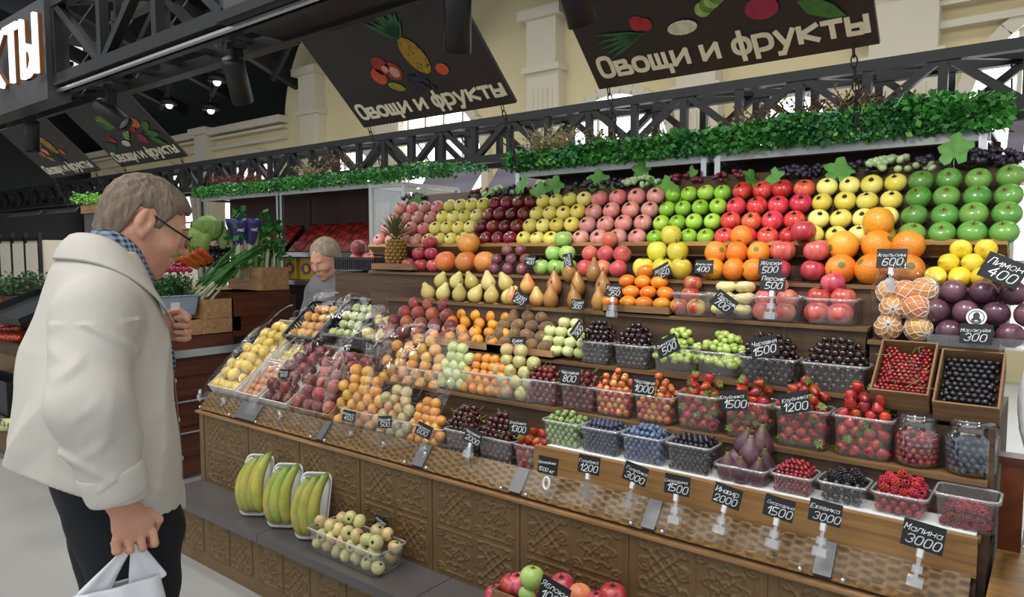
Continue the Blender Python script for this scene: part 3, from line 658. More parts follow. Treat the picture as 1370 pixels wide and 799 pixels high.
def strawberry_mesh(name, r, mat):
    pr = [(.001, -1.35), (.22, -1.26), (.5, -.9), (.8, -.35), (.97, .15), (.92, .5), (.62, .78), (.25, .85), (.001, .83)]
    mb = MB().lathe([(a * r, b * r) for a, b in pr], 14)
    for i in range(1, 6):
        z = -1.1 + i * .3; q = np.interp(z, [p[1] for p in pr[:8]], [p[0] for p in pr[:8]])
        for k in range(9):
            a = 2 * PI * (k + .5 * (i % 2)) / 9; mb.ball((r * q * 1.0 * math.cos(a), r * q * math.sin(a), r * z), r * .05, 4, 3, 1)
    return mb.me(name, [mat, M['seed']], True)
def calyx_mesh(name, r, mat):
    mb = MB()
    for k in range(7):
        a = 2 * PI * k / 7; c, s = math.cos(a), math.sin(a); L = r * (.85 if k % 2 else 1.0)
        p = [(0, 0, .84 * r), (L * .5, .24 * r, .92 * r), (L, 0, .75 * r + .3 * r * (k % 3 == 0)), (L * .5, -.24 * r, .92 * r)]
        mb.add([(x * c - y * s, x * s + y * c, z) for x, y, z in p], [(0, 1, 2, 3)])
    mb.tube([(0, 0, .84 * r), (.1 * r, 0, 1.35 * r)], .05 * r, 5)
    return mb.me(name, [mat])
M['seed'] = plain('pale_seed', '#d8a54a', .5); M['calyx'] = plain('calyx_green', '#4f8a2c', .55, vary=.3, nscale=60); M['dimple'] = plain('apple_dimple', '#6b6a2c', .6)
M['dimple_dark'] = plain('dark_dimple', '#3a2a18', .6)
FM = fruit_mat
A_ = lambda n, c1, c2, **k: FM(n, c1, c2, **k)
KIND = {}
def reg(k, name, cat, r, *meshes, rand=True): KIND[k] = (name, cat, r, meshes, rand)
reg('pink', 'apple', 'apple', .040, apple_mesh('pink_apple', .040, A_('pink_apple', '#e3a597', '#d27c70', thr=.52, streak=(9, 9, 1.5), scale=6, rough=.38), dark=M['dimple_dark']))
reg('yellow', 'apple', 'apple', .040, apple_mesh('yellow_apple', .040, A_('yellow_apple', '#e6d44c', '#efe386', scale=12, rough=.33, hue=.008), dark=M['dimple_dark']))
reg('darkred', 'apple', 'apple', .040, apple_mesh('dark_red_apple', .040, A_('dark_red_apple', '#5e0a14', '#861a20', scale=14, rough=.22, coat=.5), squash=.95, waist=.06, dark=M['dimple']))
reg('lime', 'apple', 'apple', .040, apple_mesh('lime_apple', .040, A_('lime_apple', '#8cc12c', '#abd24c', scale=10, rough=.3), dark=M['dimple']))
reg('red', 'apple', 'apple', .040, apple_mesh('red_apple', .040, A_('red_apple', '#c9282a', '#e0604c', thr=.54, streak=(8, 8, 1.5), scale=7, rough=.28, coat=.35), dark=M['dimple_dark']))
reg('green', 'apple', 'apple', .0425, apple_mesh('green_apple', .0425, A_('green_apple', '#4f8a35', '#6a9d46', scale=8, rough=.28, coat=.35, speck=('#9cbb6c', 260, .18)), dark=M['dimple']))
reg('bicolour', 'apple', 'apple', .038, apple_mesh('bicolour_apple', .038, A_('bicolour_apple', '#a52a32', '#c9b05c', thr=.62, scale=14, rough=.3, streak=(2, 2, .8)), dark=M['dimple_dark']))
reg('rosy', 'apple', 'apple', .042, apple_mesh('rosy_apple', .042, A_('rosy_apple', '#b83440', '#d0656a', thr=.55, streak=(7, 7, 1.2), scale=7, rough=.3, coat=.3), dark=M['dimple_dark']))
reg('smallapple', 'apple', 'apple', .029, apple_mesh('small_apple', .029, A_('small_apple', '#cdc98a', '#dc8f62', thr=.6, scale=30, rough=.35, vary=.2, hue=.03), dark=M['dimple_dark']))
reg('paleapple', 'apple', 'apple', .026, apple_mesh('pale_apple', .026, A_('pale_apple', '#c9cf86', '#d9dca0', scale=30, rough=.35), dark=M['dimple']))
reg('greenbig', 'apple', 'apple', .043, apple_mesh('pale_green_apple', .043, A_('pale_green_apple', '#8db353', '#a9c872', scale=10, rough=.32), squash=.95, dark=M['dimple']))
reg('quince', 'apple', 'apple', .044, apple_mesh('big_yellow_apple', .044, A_('big_yellow_apple', '#dcc935', '#e6db6a', scale=10, rough=.33), squash=1.05, dark=M['dimple_dark'], waist=.05))
orange_m = A_('orange_rind', '#e0811c', '#ea9a32', scale=14, rough=.42, coat=.1, bump=.5, bscale=160, vary=.1)
reg('orange', 'orange', 'orange', .05, apple_mesh('orange', .05, orange_m, squash=.96, dimple=.05, stem=False, dark=M['dimple']))
reg('grapefruit', 'grapefruit', 'grapefruit', .055, apple_mesh('grapefruit', .055, A_('grapefruit_rind', '#e29a4c', '#d9803c', scale=9, rough=.42, bump=.5, bscale=160), squash=.92, dimple=.06, stem=False, dark=M['dimple']))
reg('mandarin', 'mandarin', 'mandarin', .028, apple_mesh('mandarin', .028, A_('mandarin_rind', '#e08a1e', '#eda23a', scale=22, rough=.42, bump=.4, bscale=220), squash=.85, dimple=.09, stem=False, dark=M['dimple']))
reg('kumquat', 'persimmon', 'persimmon', .031, ball_mesh('orange_oval', .031, A_('orange_oval', '#e0801a', '#ee9c2c', scale=16, rough=.3, coat=.4), (1.12, 1, .82)))
reg('lemon', 'lemon', 'lemon', .034, lemon_mesh('lemon', .034, A_('lemon_rind', '#e2c62b', '#ecd752', scale=14, rough=.42, bump=.5, bscale=170, hue=.006, vary=.1)))
reg('crate_lemon', 'lemon', 'lemon', .030, ball_mesh('crate_lemon', .030, A_('crate_lemon', '#d6b648', '#e2c866', scale=14, rough=.42, bump=.3, bscale=170, hue=.008, vary=.12), (1, 1, 1.28)))
reg('apricot', 'apricot', 'apricot', .028, peach_mesh('apricot', .028, A_('apricot', '#d99a3c', '#e0ac58', scale=30, rough=.5, fuzz=.15, hue=.015)))
reg('orangeapricot', 'apricot', 'apricot', .024, peach_mesh('orange_apricot', .024, A_('orange_apricot', '#d98a24', '#e39c3e', scale=30, rough=.45, fuzz=.1)))
reg('blushapricot', 'apricot', 'apricot', .021, peach_mesh('blush_apricot', .021, A_('blush_apricot', '#ce8f4e', '#b75a48', thr=.58, scale=28, rough=.5, fuzz=.15)))
reg('greenplum', 'plum', 'plum', .026, ball_mesh('green_plum', .026, A_('green_plum', '#b9c67c', '#cfd69a', scale=24, rough=.4), (1, 1, 1)))
reg('mixplum', 'peach', 'peach', .027, peach_mesh('green_red_peach', .027, A_('green_red_peach', '#c3c27c', '#c2705a', thr=.56, scale=26, rough=.45, hue=.02, fuzz=.1)))
reg('yellowplum', 'plum', 'plum', .016, ball_mesh('yellow_plum', .016, A_('yellow_plum', '#cdb65a', '#d8c67a', scale=40, rough=.4), (1, 1, 1.1)))
reg('peach', 'peach', 'peach', .033, peach_mesh('peach', .033, A_('peach', '#7c2a2c', '#b4543c', thr=.6, scale=15, rough=.55, fuzz=.3, hue=.02)))
reg('nectarine', 'nectarine', 'nectarine', .032, peach_mesh('nectarine', .032, A_('nectarine', '#6a181c', '#a84a30', thr=.64, scale=14, rough=.35, coat=.15, hue=.02)))
reg('redpeach', 'peach', 'peach', .038, peach_mesh('red_peach', .038, A_('red_peach', '#c04a44', '#d9805e', thr=.56, scale=13, rough=.45, fuzz=.15, hue=.015)))
reg('palepeach', 'peach', 'peach', .036, peach_mesh('rosy_peach', .036, A_('rosy_peach', '#c45a50', '#dfae78', thr=.56, scale=13, rough=.5, fuzz=.2)))
reg('flatpeach', 'peach', 'peach', .036, apple_mesh('flat_peach', .036, A_('flat_peach', '#dcc98c', '#d9d08e', scale=13, rough=.5, fuzz=.2), squash=.62, dimple=.2, stem=False, dark=M['dimple']))
reg('plum', 'plum', 'plum', .026, peach_mesh('purple_plum', .026, A_('purple_plum', '#6d2c40', '#8f4a52', scale=18, rough=.4, bloom=('#a07a90', 30, .3))))
reg('kiwi', 'kiwi', 'kiwi', .028, ball_mesh('kiwi', .028, A_('kiwi_skin', '#6b4d2c', '#83643c', scale=40, rough=.8, fuzz=.3, bump=.6, bscale=300, vary=.15), (1, 1, 1.25), tip=(.18, M['stem'])))
reg('yellowpear', 'pear', 'pear', .034, pear_mesh('yellow_pear', .034, A_('yellow_pear', '#cdb860', '#dccc84', scale=16, rough=.45, speck=('#9c8a44', 220, .16))))
reg('blushpear', 'pear', 'pear', .032, pear_mesh('blush_pear', .032, A_('blush_pear', '#d2b460', '#cf7048', thr=.52, scale=11, rough=.42)))
reg('brownpear', 'pear', 'pear', .032, pear_mesh('brown_pear', .032, A_('brown_pear', '#8a5c2c', '#a87a3c', scale=18, rough=.55, vary=.12), h=3.2, neck=.3))
reg('darkcherry', 'cherry', 'cherry', .0125, MB().ball((0, 0, 0), .0125, 12, 9, 0, (1, 1, .95)).tube([(0, 0, .011), (.004, 0, .026), (.012, 0, .04)], .0009, 4, 1).me('dark_cherry', [A_('dark_cherry', '#2c0a10', '#4d1218', scale=30, rough=.2, coat=.6), M['green_stem']], True))
reg('blackcherry', 'cherry', 'cherry', .0112, MB().ball((0, 0, 0), .0112, 12, 9, 0, (1, 1, .95)).tube([(0, 0, .011), (.004, 0, .026), (.012, 0, .04)], .0009, 4, 1).me('black_cherry', [A_('black_cherry', '#12070b', '#2a0d13', scale=30, rough=.14, coat=.8), M['stem']], True))
reg('redcherry', 'cherry', 'cherry', .0125, MB().ball((0, 0, 0), .0125, 12, 9, 0, (1, 1, .95)).tube([(0, 0, .011), (.004, 0, .026), (.012, 0, .04)], .0009, 4, 1).me('red_cherry', [A_('red_cherry', '#4d0e14', '#741a20', scale=30, rough=.2, coat=.6), M['green_stem']], True))
reg('yellowcherry', 'cherry', 'cherry', .013, ball_mesh('yellow_red_cherry', .013, A_('yellow_red_cherry', '#b8462c', '#dfab58', thr=.56, scale=38, rough=.22, coat=.6, hue=.02)))
reg('blueberry', 'blueberry', 'blueberry', .0082, ball_mesh('blueberry', .0082, A_('blueberry', '#1c2436', '#2c3850', scale=60, rough=.55, bloom=('#5a6c8c', 90, .35)), seg=10, rings=7, tip=(.4, plain('berry_crown', '#141824', .7))))
reg('paleblueberry', 'blueberry', 'blueberry', .0092, ball_mesh('pale_blueberry', .0092, A_('pale_blueberry', '#30415c', '#46587a', scale=60, rough=.6, bloom=('#7f93b6', 90, .6)), seg=10, rings=7, tip=(.4, plain('berry_crown_dark', '#1a2232', .7))))
reg('blackcurrant', 'blackcurrant', 'blackcurrant', .0085, ball_mesh('blackcurrant', .0085, A_('blackcurrant', '#0c0c12', '#1c1c28', scale=60, rough=.3, coat=.4), seg=10, rings=7))
reg('redcurrant', 'redcurrant', 'redcurrant', .0062, ball_mesh('redcurrant', .0062, A_('redcurrant', '#6f0a12', '#a01a22', scale=60, rough=.15, coat=.7), seg=9, rings=6))
reg('gooseberry', 'gooseberry', 'gooseberry', .0105, ball_mesh('gooseberry', .0105, A_('gooseberry', '#667d40', '#8ea264', scale=60, rough=.3, coat=.3, streak=(1, 1, .3)), (1, 1, 1.1), seg=10, rings=7, tip=(.25, M['stem'])))
reg('raspberry', 'raspberry', 'raspberry', .0115, berry_cluster('raspberry', .0115, A_('raspberry', '#8f1024', '#b4222f', scale=50, rough=.4, vary=.15)))
reg('darkraspberry', 'raspberry', 'raspberry', .011, berry_cluster('dark_raspberry', .011, A_('dark_raspberry', '#6f0f20', '#92202e', scale=50, rough=.4)))
reg('blackberry', 'blackberry', 'blackberry', .0125, berry_cluster('blackberry', .0125, A_('blackberry', '#0b0a10', '#1c1620', scale=50, rough=.3, coat=.4), 1.3))
sb_me = strawberry_mesh('strawberry', .0165, A_('strawberry', '#8c0a14', '#b81c1c', scale=24, rough=.28, coat=.4)); cx_me = calyx_mesh('calyx', .0165, M['calyx'])
reg('strawberry', 'strawberry', 'strawberry', .0165, sb_me)
reg('fig', 'fig', 'fig', .027, pear_mesh('fig', .027, A_('fig_skin', '#3c2028', '#5a323c', scale=16, rough=.5, bloom=('#7d6070', 25, .25), zgrad=('#7c7a3c', .03, .055)), h=2.9, neck=.24))
reg('grape_green', 'grape', 'grape', .0115, ball_mesh('green_grape', .0115, A_('green_grape', '#9db650', '#bccb72', scale=40, rough=.28, coat=.3, vary=.12), (1, 1, 1.12), seg=10, rings=8))
reg('grape_pale', 'grape', 'grape', .012, ball_mesh('pale_grape', .012, A_('pale_grape', '#a8c48a', '#c3d6a4', scale=40, rough=.3, coat=.3), (1, 1, 1.4), seg=10, rings=8))
reg('grape_black', 'grape', 'grape', .0115, ball_mesh('black_grape', .0115, A_('black_grape', '#15111c', '#2a2134', scale=40, rough=.35, bloom=('#4c4660', 60, .3)), (1, 1, 1.05), seg=10, rings=8))
reg('grape_red', 'grape', 'grape', .011, ball_mesh('red_grape', .011, A_('red_grape', '#5a0f22', '#7d1e30', scale=40, rough=.3, coat=.3), (1, 1, 1.1), seg=10, rings=8))
reg('passion', 'passion_fruit', 'passion fruit', .034, ball_mesh('passion_fruit', .034, A_('passion_skin', '#503040', '#6d4856', scale=18, rough=.3, coat=.3)))
reg('tomato', 'tomato', 'tomato', .035, apple_mesh('tomato', .035, A_('tomato_skin', '#c02a1e', '#d9482c', scale=12, rough=.2, coat=.5), squash=.85, dimple=.12, dark=M['calyx']))
reg('radish', 'radish', 'radish', .018, lemon_mesh('radish', .018, A_('radish_skin', '#a81840', '#cc3a5c', scale=20, rough=.35, zgrad=('#efe0e0', .016, .022))))
reg('dark_tom', 'eggplant', 'eggplant', .028, ball_mesh('eggplant', .028, A_('eggplant_skin', '#1e0f20', '#351a34', scale=12, rough=.2, coat=.6), (1, 1, 1.5)))

def rot_any(rng=R): return (rng.uniform(0, 6.28), rng.uniform(0, 6.28), rng.uniform(0, 6.28))
def put(k, pos, label, group=None, rot=None, s=1.0, T4=None):
    name, cat, r, mes, rnd = KIND[k]
    o = bpy.data.objects.new(name, mes[R.randrange(len(mes))]); COL.objects.link(o)
    rot = rot if rot is not None else rot_any()
    if T4 is not None:
        m = T4 @ Matrix.Translation(pos) @ Euler(rot).to_matrix().to_4x4() @ Matrix.Scale(s, 4); o.matrix_world = m; l, q, sc = m.decompose(); o.location = l; o.rotation_euler = q.to_euler(); o.scale = sc
    else: o.location = pos; o.rotation_euler = rot; o.scale = (s, s, s)
    o['label'] = label; o['category'] = cat
    if group: o['group'] = group
    if k == 'strawberry': obj('calyx', cx_me, o)
    return o

def heap(k, w, d, T4, side_h=0, top_h=.05, desc='', place='', group='', spacing=1.86, big=None, sidekind='thing', lean=0, sides=('f', 'r', 'l'), rotf=None, pw=2.2, layers=None, fr=1.0):
    """Fill the box -w/2..w/2, 0..d with layers of fruit: what lies behind the walls below side_h, and a heap above. Only outer pieces are made."""
    name, cat, r, mes, rnd = KIND[k]; big = big if big is not None else r >= .0118
    lay = []; z = r; dz = r * 1.5; n = max(1, int(round((side_h + top_h - r * .6) / dz)))
    for i in range(n):
        zz = r + i * dz; t = max(0.0, (zz - side_h) / max(top_h, 1e-4)); f = max(.12, (1 - min(t, 1) ** pw) ** (1 / 1.4)) if zz > side_h else 1.0
        lay.append((zz, f))
    core = MB(); items = []
    for i, (zz, f) in enumerate(lay):
        fw_, fd = max(w * f - 2 * r, 0), max(d * f - 2 * r, 0); nf = lay[i + 1][1] if i + 1 < len(lay) else 0
        nx = max(1, int(fw_ / (r * spacing)) + 1); ny = max(1, int(fd / (r * spacing)) + 1)
        sx = fw_ / max(nx - 1, 1); sy = fd / max(ny - 1, 1)
        yc = d / 2 + lean * i
        for b in range(ny):
            for a in range(nx):
                x = -fw_ / 2 + a * sx if nx > 1 else 0; y = yc - fd / 2 + b * sy if ny > 1 else yc
                if (b + i) % 2 and nx > 2: x += sx * .5
                if x > fw_ / 2 + 1e-4: continue
                hid = abs(x) < (w * nf / 2 - r * 2.1) and (d / 2 * (1 - nf) + r * 1.6 < y - lean * i) and i + 1 < len(lay)
                if hid and (zz > side_h or True):
                    continue
                back = y > yc + fd / 2 - r and zz < side_h * .7 and ny > 2
                if back: continue
                j = r * .12
                items.append((zz, b, a, (x + R.uniform(-j, j), y + R.uniform(-j, j), zz + R.uniform(-j, j) * 1.2), zz < side_h - r * .3, i))
    stuff = MB() if sidekind == 'stuff' else None
    for (zz, b, a, p, side, i) in items:
        if side and stuff is not None:
            stuff.ball(p, r * fr, 7, 5); continue
        lab = ('%s %s, layer %d, row %d, %s along' % (desc, place, i + 1, b + 1, ORD[min(a + 1, 79)])).strip() if big else ('%s %s' % (desc, place))
        put(k, p, lab, group or place, rotf() if rotf else None, R.uniform(.93, 1.06) * fr, T4)
    if stuff is not None and stuff.f:
        me = stuff.me('packed', [mes[0].materials[0]], True); o = obj('packed_' + name, me, None, label='%s packed below the rim %s' % (name.replace('_', ' ') + ' mass', place), cat=cat, kind='stuff')
        l, q, sc = T4.decompose(); o.location = l; o.rotation_euler = q.to_euler()

def rrect(w, d, rad, n=4):
    p = []
    for cx, cy, a0 in ((w / 2 - rad, d / 2 - rad, 0), (-w / 2 + rad, d / 2 - rad, PI / 2), (-w / 2 + rad, -d / 2 + rad, PI), (w / 2 - rad, -d / 2 + rad, 1.5 * PI)):
        p += [(cx + rad * math.cos(a0 + PI / 2 * k / n), cy + rad * math.sin(a0 + PI / 2 * k / n)) for k in range(n + 1)]
    return p
def punnet_mesh(w, d, h, taper=.88, rim=.006, ribs=True):
    v = []; f = []; rings = []
    prof = [(taper, .0), (taper + (1 - taper) * .1, h * .06), (taper + (1 - taper) * .5, h * .5), (1 - .02, h * .93), (1.0, h), (1.0, h)]
    for i, (s, z) in enumerate(prof):
        ww, dd = w * s, d * s
        if i == 5: ww, dd = w + 2 * rim, d + 2 * rim; z = h - .001
        base = rrect(ww, dd, .018, 5); pts = []
        for j in range(len(base)):
            a, b = base[j], base[(j + 1) % len(base)]; L = math.hypot(b[0] - a[0], b[1] - a[1]); m = 12 if L > .02 else 1
            for q in range(m):
                t = q / m; x, y = a[0] + (b[0] - a[0]) * t, a[1] + (b[1] - a[1]) * t
                if ribs and m > 1 and 1 <= i <= 3 and q % 2 == 0: x *= .985; y *= .985
                pts.append((x, y, z))
        rings.append((len(v), len(pts))); v += pts
    n = rings[0][1]
    for i in range(len(prof) - 1):
        a, b = rings[i][0], rings[i + 1][0]; f += [(a + k, a + (k + 1) % n, b + (k + 1) % n, b + k) for k in range(n)]
    a = rings[-1][0]; m0 = len(v); v += [(x, y, z - .006) for x, y, z in v[a:a + n]]; f += [(a + k, a + (k + 1) % n, m0 + (k + 1) % n, m0 + k) for k in range(n)]
    f.append(tuple(range(n))[::-1])
    return mesh('punnet', v, f, M['punnet'], True)
def rim_mesh(w, d, h):
    b = rrect(w + .004, d + .004, .02, 5); b.append(b[0]); mb = MB().tube([(x, y, h - .001) for x, y in b], .0026, 5, caps=False); return mb.me('rim', [M['rim_plastic']], True)
def Tm(x, y, z, rx=0, rz=0): return Matrix.Translation((x, y, z)) @ Euler((rx, 0, rz)).to_matrix().to_4x4()
def punnet(px0, px1, py, tier, label, h=.085, d=.115, tray=None, Y=None, z=None, k=None, heap_h=.05, desc='', place='', big=None, sidekind='stuff', gap=.004, **kw):
    Yf, zt = T[tier]; Yf = Y if Y is not None else Yf + .008; zt = z if z is not None else zt + .003
    x0, x1 = at(px0, py, Y=Yf).x, at(px1, py, Y=Yf).x; w = x1 - x0 - gap; xc = (x0 + x1) / 2
    p = obj('punnet', punnet_mesh(w - .01, d - .012, h), None, (xc, Yf + d / 2, zt), label=label, cat='punnet', group='clear plastic punnets')
    obj('rim', rim_mesh(w - .01, d - .012, h), p)
    T4 = Tm(xc, Yf + .006, zt + .003)
    if k: heap(k, w - .024, d - .022, T4 @ Matrix.Translation((0, .005, 0)), h - .004, heap_h, desc, place, 'fruit ' + place, sidekind=sidekind, big=big, **kw)
    return xc, w, T4

# ------------------------------------------------------------------ the apple rack: nine blocks of four by four
blocks = [('pink', 'pale pink apple', 511), ('yellow', 'yellow apple in the block beside the pineapple', 577), ('darkred', 'dark crimson apple', 638), ('yellow', 'yellow apple in the block beside the crimson apples', 702), ('pink', 'salmon pink apple in the middle block', 775), ('lime', 'lime green apple', 875), ('red', 'bright red apple', 965), ('yellow', 'yellow apple in the block beside the big green apples', 1080), ('green', 'big glossy green apple', 1205)]
bx = [at(p, 300, Y=2.6).x for _, _, p in blocks] + [SX1 + .03]
RO = ['lowest', 'second lowest', 'second highest', 'top']
for (k, desc, _), xa, xb in zip(blocks, bx[:-1], bx[1:]):
    for i in range(4):
        for c in range(4):
            r = KIND[k][2]; w = (xb - xa) / 4; x = xa + w * (c + .5) + (.5 - .33 * i) * .0 + R.uniform(-.003, .003)
            nn = Vector((0, -.75, .66)) * (r - .037)
            put(k, (x, 2.545 + .052 * i + nn.y, 1.595 + .059 * i + nn.z + R.uniform(-.003, .003)), '%s, %s row, %s along' % (desc, RO[i], ORD[c + 1]), 'apples in blocks on the slanted rack',
                (math.radians(42 + R.uniform(-14, 14)), math.radians(R.uniform(-14, 14)), R.uniform(0, 0.0) + R.uniform(-.3, .3)), R.uniform(.94, 1.0) * min(1, w / (2 * r) * 1.0))

# grape bunches and leaves along the top of the rack
def bunch(k, x, y, z, L, label, seed, n=34, rz=0, wide=.04, group='grape bunches above the apples'):
    rng = random.Random(seed); t = thing('grape_bunch', label, 'grapes', (x, y, z), (0, 0, rz), group)
    me = KIND[k][3][0]; r = KIND[k][2]
    obj('stalk', MB().tube([(-L / 2, .01, r), (0, .012, wide * .5), (L / 2, .01, r * .6)], .002, 5).me('stalk', M['green_stem']), t)
    for q in range(n):
        u = rng.uniform(-1, 1); wd = wide * (1 - .5 * max(0, u)); a = rng.uniform(0, PI)
        obj('grape', me, t, (u * L / 2, -math.cos(a) * wd * .9 + .01, r + abs(math.sin(a)) * wd * .9 * (1 - .3 * abs(u))), rot_any(rng), rng.uniform(.9, 1.1))
    return t
leaf_me = None
def vine_leaf_mesh():
    v = [(0, 0, 0)]; f = []; n = 25
    for q in range(n + 1):
        a = -PI * .92 + 2 * PI * .92 * q / n; rr = .06 * (.62 + .38 * abs(math.cos(2.5 * a))) * (1 if q % 2 else .92)
        v.append((rr * math.sin(a), rr * math.cos(a) + .02, .008 * math.cos(3 * a)))
    f = [(0, q + 1, q) for q in range(1, n + 1)]
    mb = MB().add(v, f); mb.tube([(0, .0, 0), (0, -.03, -.005), (.006, -.06, -.012)], .0014, 5, 0)
    return mb.me('vine_leaf', [M['leaf']], True)
VL = vine_leaf_mesh()
def leaf(px, py, Y, label, s=1, rot=(1.0, 0, 0)):
    p = at(px, py, Y=Y); obj('vine_leaf', VL, None, p, rot, s, label, 'leaf', 'vine leaves along the top of the rack')
gb = [(555, 272, 'grape_black', 'black grape bunch behind the pale pink apples', 40), (648, 268, 'grape_red', 'red grape bunch behind the first yellow apples', 40), (668, 266, 'grape_pale', 'pale green grape bunch behind the crimson apples', 26), (690, 264, 'grape_black', 'black grape bunch behind the crimson apples', 34), (728, 264, 'grape_red', 'red grape bunch behind the middle yellow apples', 34), (790, 258, 'grape_black', 'dark grape bunch where yellow meets pink apples', 34), (826, 254, 'grape_black', 'dark grape bunch behind the salmon pink apples', 30), (862, 250, 'grape_pale', 'pale green grapes behind the salmon pink apples', 34),
      (912, 253, 'grape_red', 'red grape bunch behind the lime apples', 44), (985, 244, 'grape_red', 'dark red grape bunch at the start of the red apples', 34), (1062, 242, 'grape_black', 'black grapes behind the red apples', 36), (1095, 238, 'grape_black', 'black grapes between red and yellow apples', 36), (1150, 236, 'grape_black', 'black grapes behind the last yellow apples', 40), (1205, 233, 'grape_pale', 'long pale green grape bunch beside the big green apples', 46), (1262, 224, 'grape_black', 'black grapes behind the first big green apples', 30), (1305, 218, 'grape_black', 'largest heap of black grapes over the big green apples', 46), (1340, 220, 'grape_black', 'black grapes at the near end of the rack', 40)]
for q, (px, py, k, lab, n) in enumerate(gb):
    p = at(px, py, Y=2.80); bunch(k, p.x, 2.80, 1.815, .17 if k != 'grape_pale' else .2, lab, q, n, R.uniform(-.2, .2), .045 if px < 1200 else .055)
for px, py, Y, lab, s, rt in ((1121, 235, 2.74, 'large vine leaf over the last yellow apples', 1.0, (1.1, .2, .3)), (1277, 208, 2.74, 'pale vine leaf standing above the black grapes', 1.0, (1.3, 0, -.2)), (1005, 243, 2.72, 'vine leaf lying on the red grapes', .9, (.9, .5, .9)), (1035, 244, 2.72, 'vine leaf hanging over the top red apples', .8, (1.2, -.2, -.3)), (897, 264, 2.70, 'drooping vine leaf over the lime apples', 1.2, (1.2, 0, 2.8)), (880, 252, 2.74, 'vine leaf lying behind the salmon pink apples', 1.0, (.7, .3, 1.3)),
        (826, 260, 2.73, 'pointed vine leaf over the salmon pink apples', .8, (1.0, .1, 2.2)), (800, 248, 2.8, 'vine leaf hanging by the shelf edge', 1.0, (1.4, 0, .4)), (720, 262, 2.74, 'vine leaf beside the second yellow block', 1.0, (1.1, 0, .2)), (740, 252, 2.76, 'second vine leaf beside the shelf corner', .9, (1.2, .3, .6)), (697, 252, 2.76, 'vine leaf at the far shelf corner', .9, (1.3, 0, -.3)), (560, 275, 2.74, 'vine leaf behind the pale pink apples', .9, (1.0, 0, 1.0)), (650, 264, 2.74, 'vine leaf beside the crimson apples', .8, (1.0, 0, -.5)), (858, 232, 2.83, 'leaf cluster under the shelf middle', .8, (1.3, 0, .5)), (922, 240, 2.83, 'leaf cluster under the shelf joint', .8, (1.3, 0, -.5))):
    leaf(px, py, Y, lab, s, rt)

# ------------------------------------------------------------------ tier five: stacks in front of the rack
def stack(k, px0, px1, py, tier, rows, desc, group, lean=.42, rise=.78, Y=None, z=None, rot=None, jit=.10, s=1):
    name, cat, r, _, _ = KIND[k]; r *= s; Yf, zt = T[tier]; Yf = (Y if Y is not None else Yf + .004); zt = z if z is not None else zt
    wt = at(px1, py, Y=Yf + r).x - at(px0, py, Y=Yf + r).x; sf = min(1, wt / (2 * r * max(rows)) * 1.04); s *= sf; r *= sf
    x0, x1 = at(px0, py, Y=Yf + r).x + r, at(px1, py, Y=Yf + r).x - r
    for i, n in enumerate(rows):
        for c in range(n):
            n0 = max(rows); step = (x1 - x0) / max(n0 - 1, 1); x = (x0 + x1) / 2 + (c - (n - 1) / 2) * step + ((.25 if i % 2 else -.25) * step if len(rows) > 4 else 0)
            put(k, (x + R.uniform(-jit, jit) * r, Yf + r + i * r * 2 * lean + R.uniform(-jit, jit) * r, zt + r * .96 + i * r * 2 * rise), '%s, %s row up, %s along' % (desc, ORD[i + 1], ORD[c + 1]), group, rot() if rot else None, s * R.uniform(.95, 1.02))
upr = lambda: (R.uniform(-.25, .25), R.uniform(-.25, .25), R.uniform(0, 6.28))
stack('rosy', 540, 588, 345, 5, [3, 2, 1], 'shiny red apple piled beside the pineapple', 'red apples by the pineapple', rot=upr, s=.85)
stack('grapefruit', 585, 662, 345, 5, [3, 1], 'grapefruit piled behind the yellow pears', 'grapefruits', lean=.3, rot=upr)
stack('plum', 655, 705, 350, 5, [3, 3, 2], 'dusky purple plum beside the grapefruits', 'purple plums on the upper tier')
stack('greenbig', 715, 772, 350, 5, [3, 2, 1], 'pale green apple stacked behind two small cards', 'pale green apples in a pyramid', rot=upr)
stack('redpeach', 774, 838, 355, 5, [3, 3, 1], 'red peach piled above the brown pears', 'red peaches', s=.95)
stack('quince', 850, 926, 350, 5, [3, 2, 1], 'big yellow apple in the pyramid above the mandarins', 'big yellow apples in a pyramid', rot=upr)
stack('orange', 938, 1026, 350, 5, [3, 3, 1], 'orange in the smaller pyramid below the red apples', 'oranges in the smaller pyramid', rise=.72)
stack('rosy', 1024, 1106, 355, 5, [2, 2, 1], 'dark red apple piled between the two orange pyramids', 'dark red apples between the oranges', rot=upr)
stack('orange', 1103, 1238, 355, 5, [3, 3, 1], 'large orange in the pyramid behind the 600 card', 'oranges in the larger pyramid', s=1.04, rise=.75)
stack('lemon', 1236, 1368, 355, 5, [4, 3, 2], 'bright yellow lemon below the big green apples', 'lemons on the upper tier', s=1.22, rise=.64, rot=lambda: (PI / 2 + R.uniform(-.3, .3), 0, R.uniform(-.8, .8)))
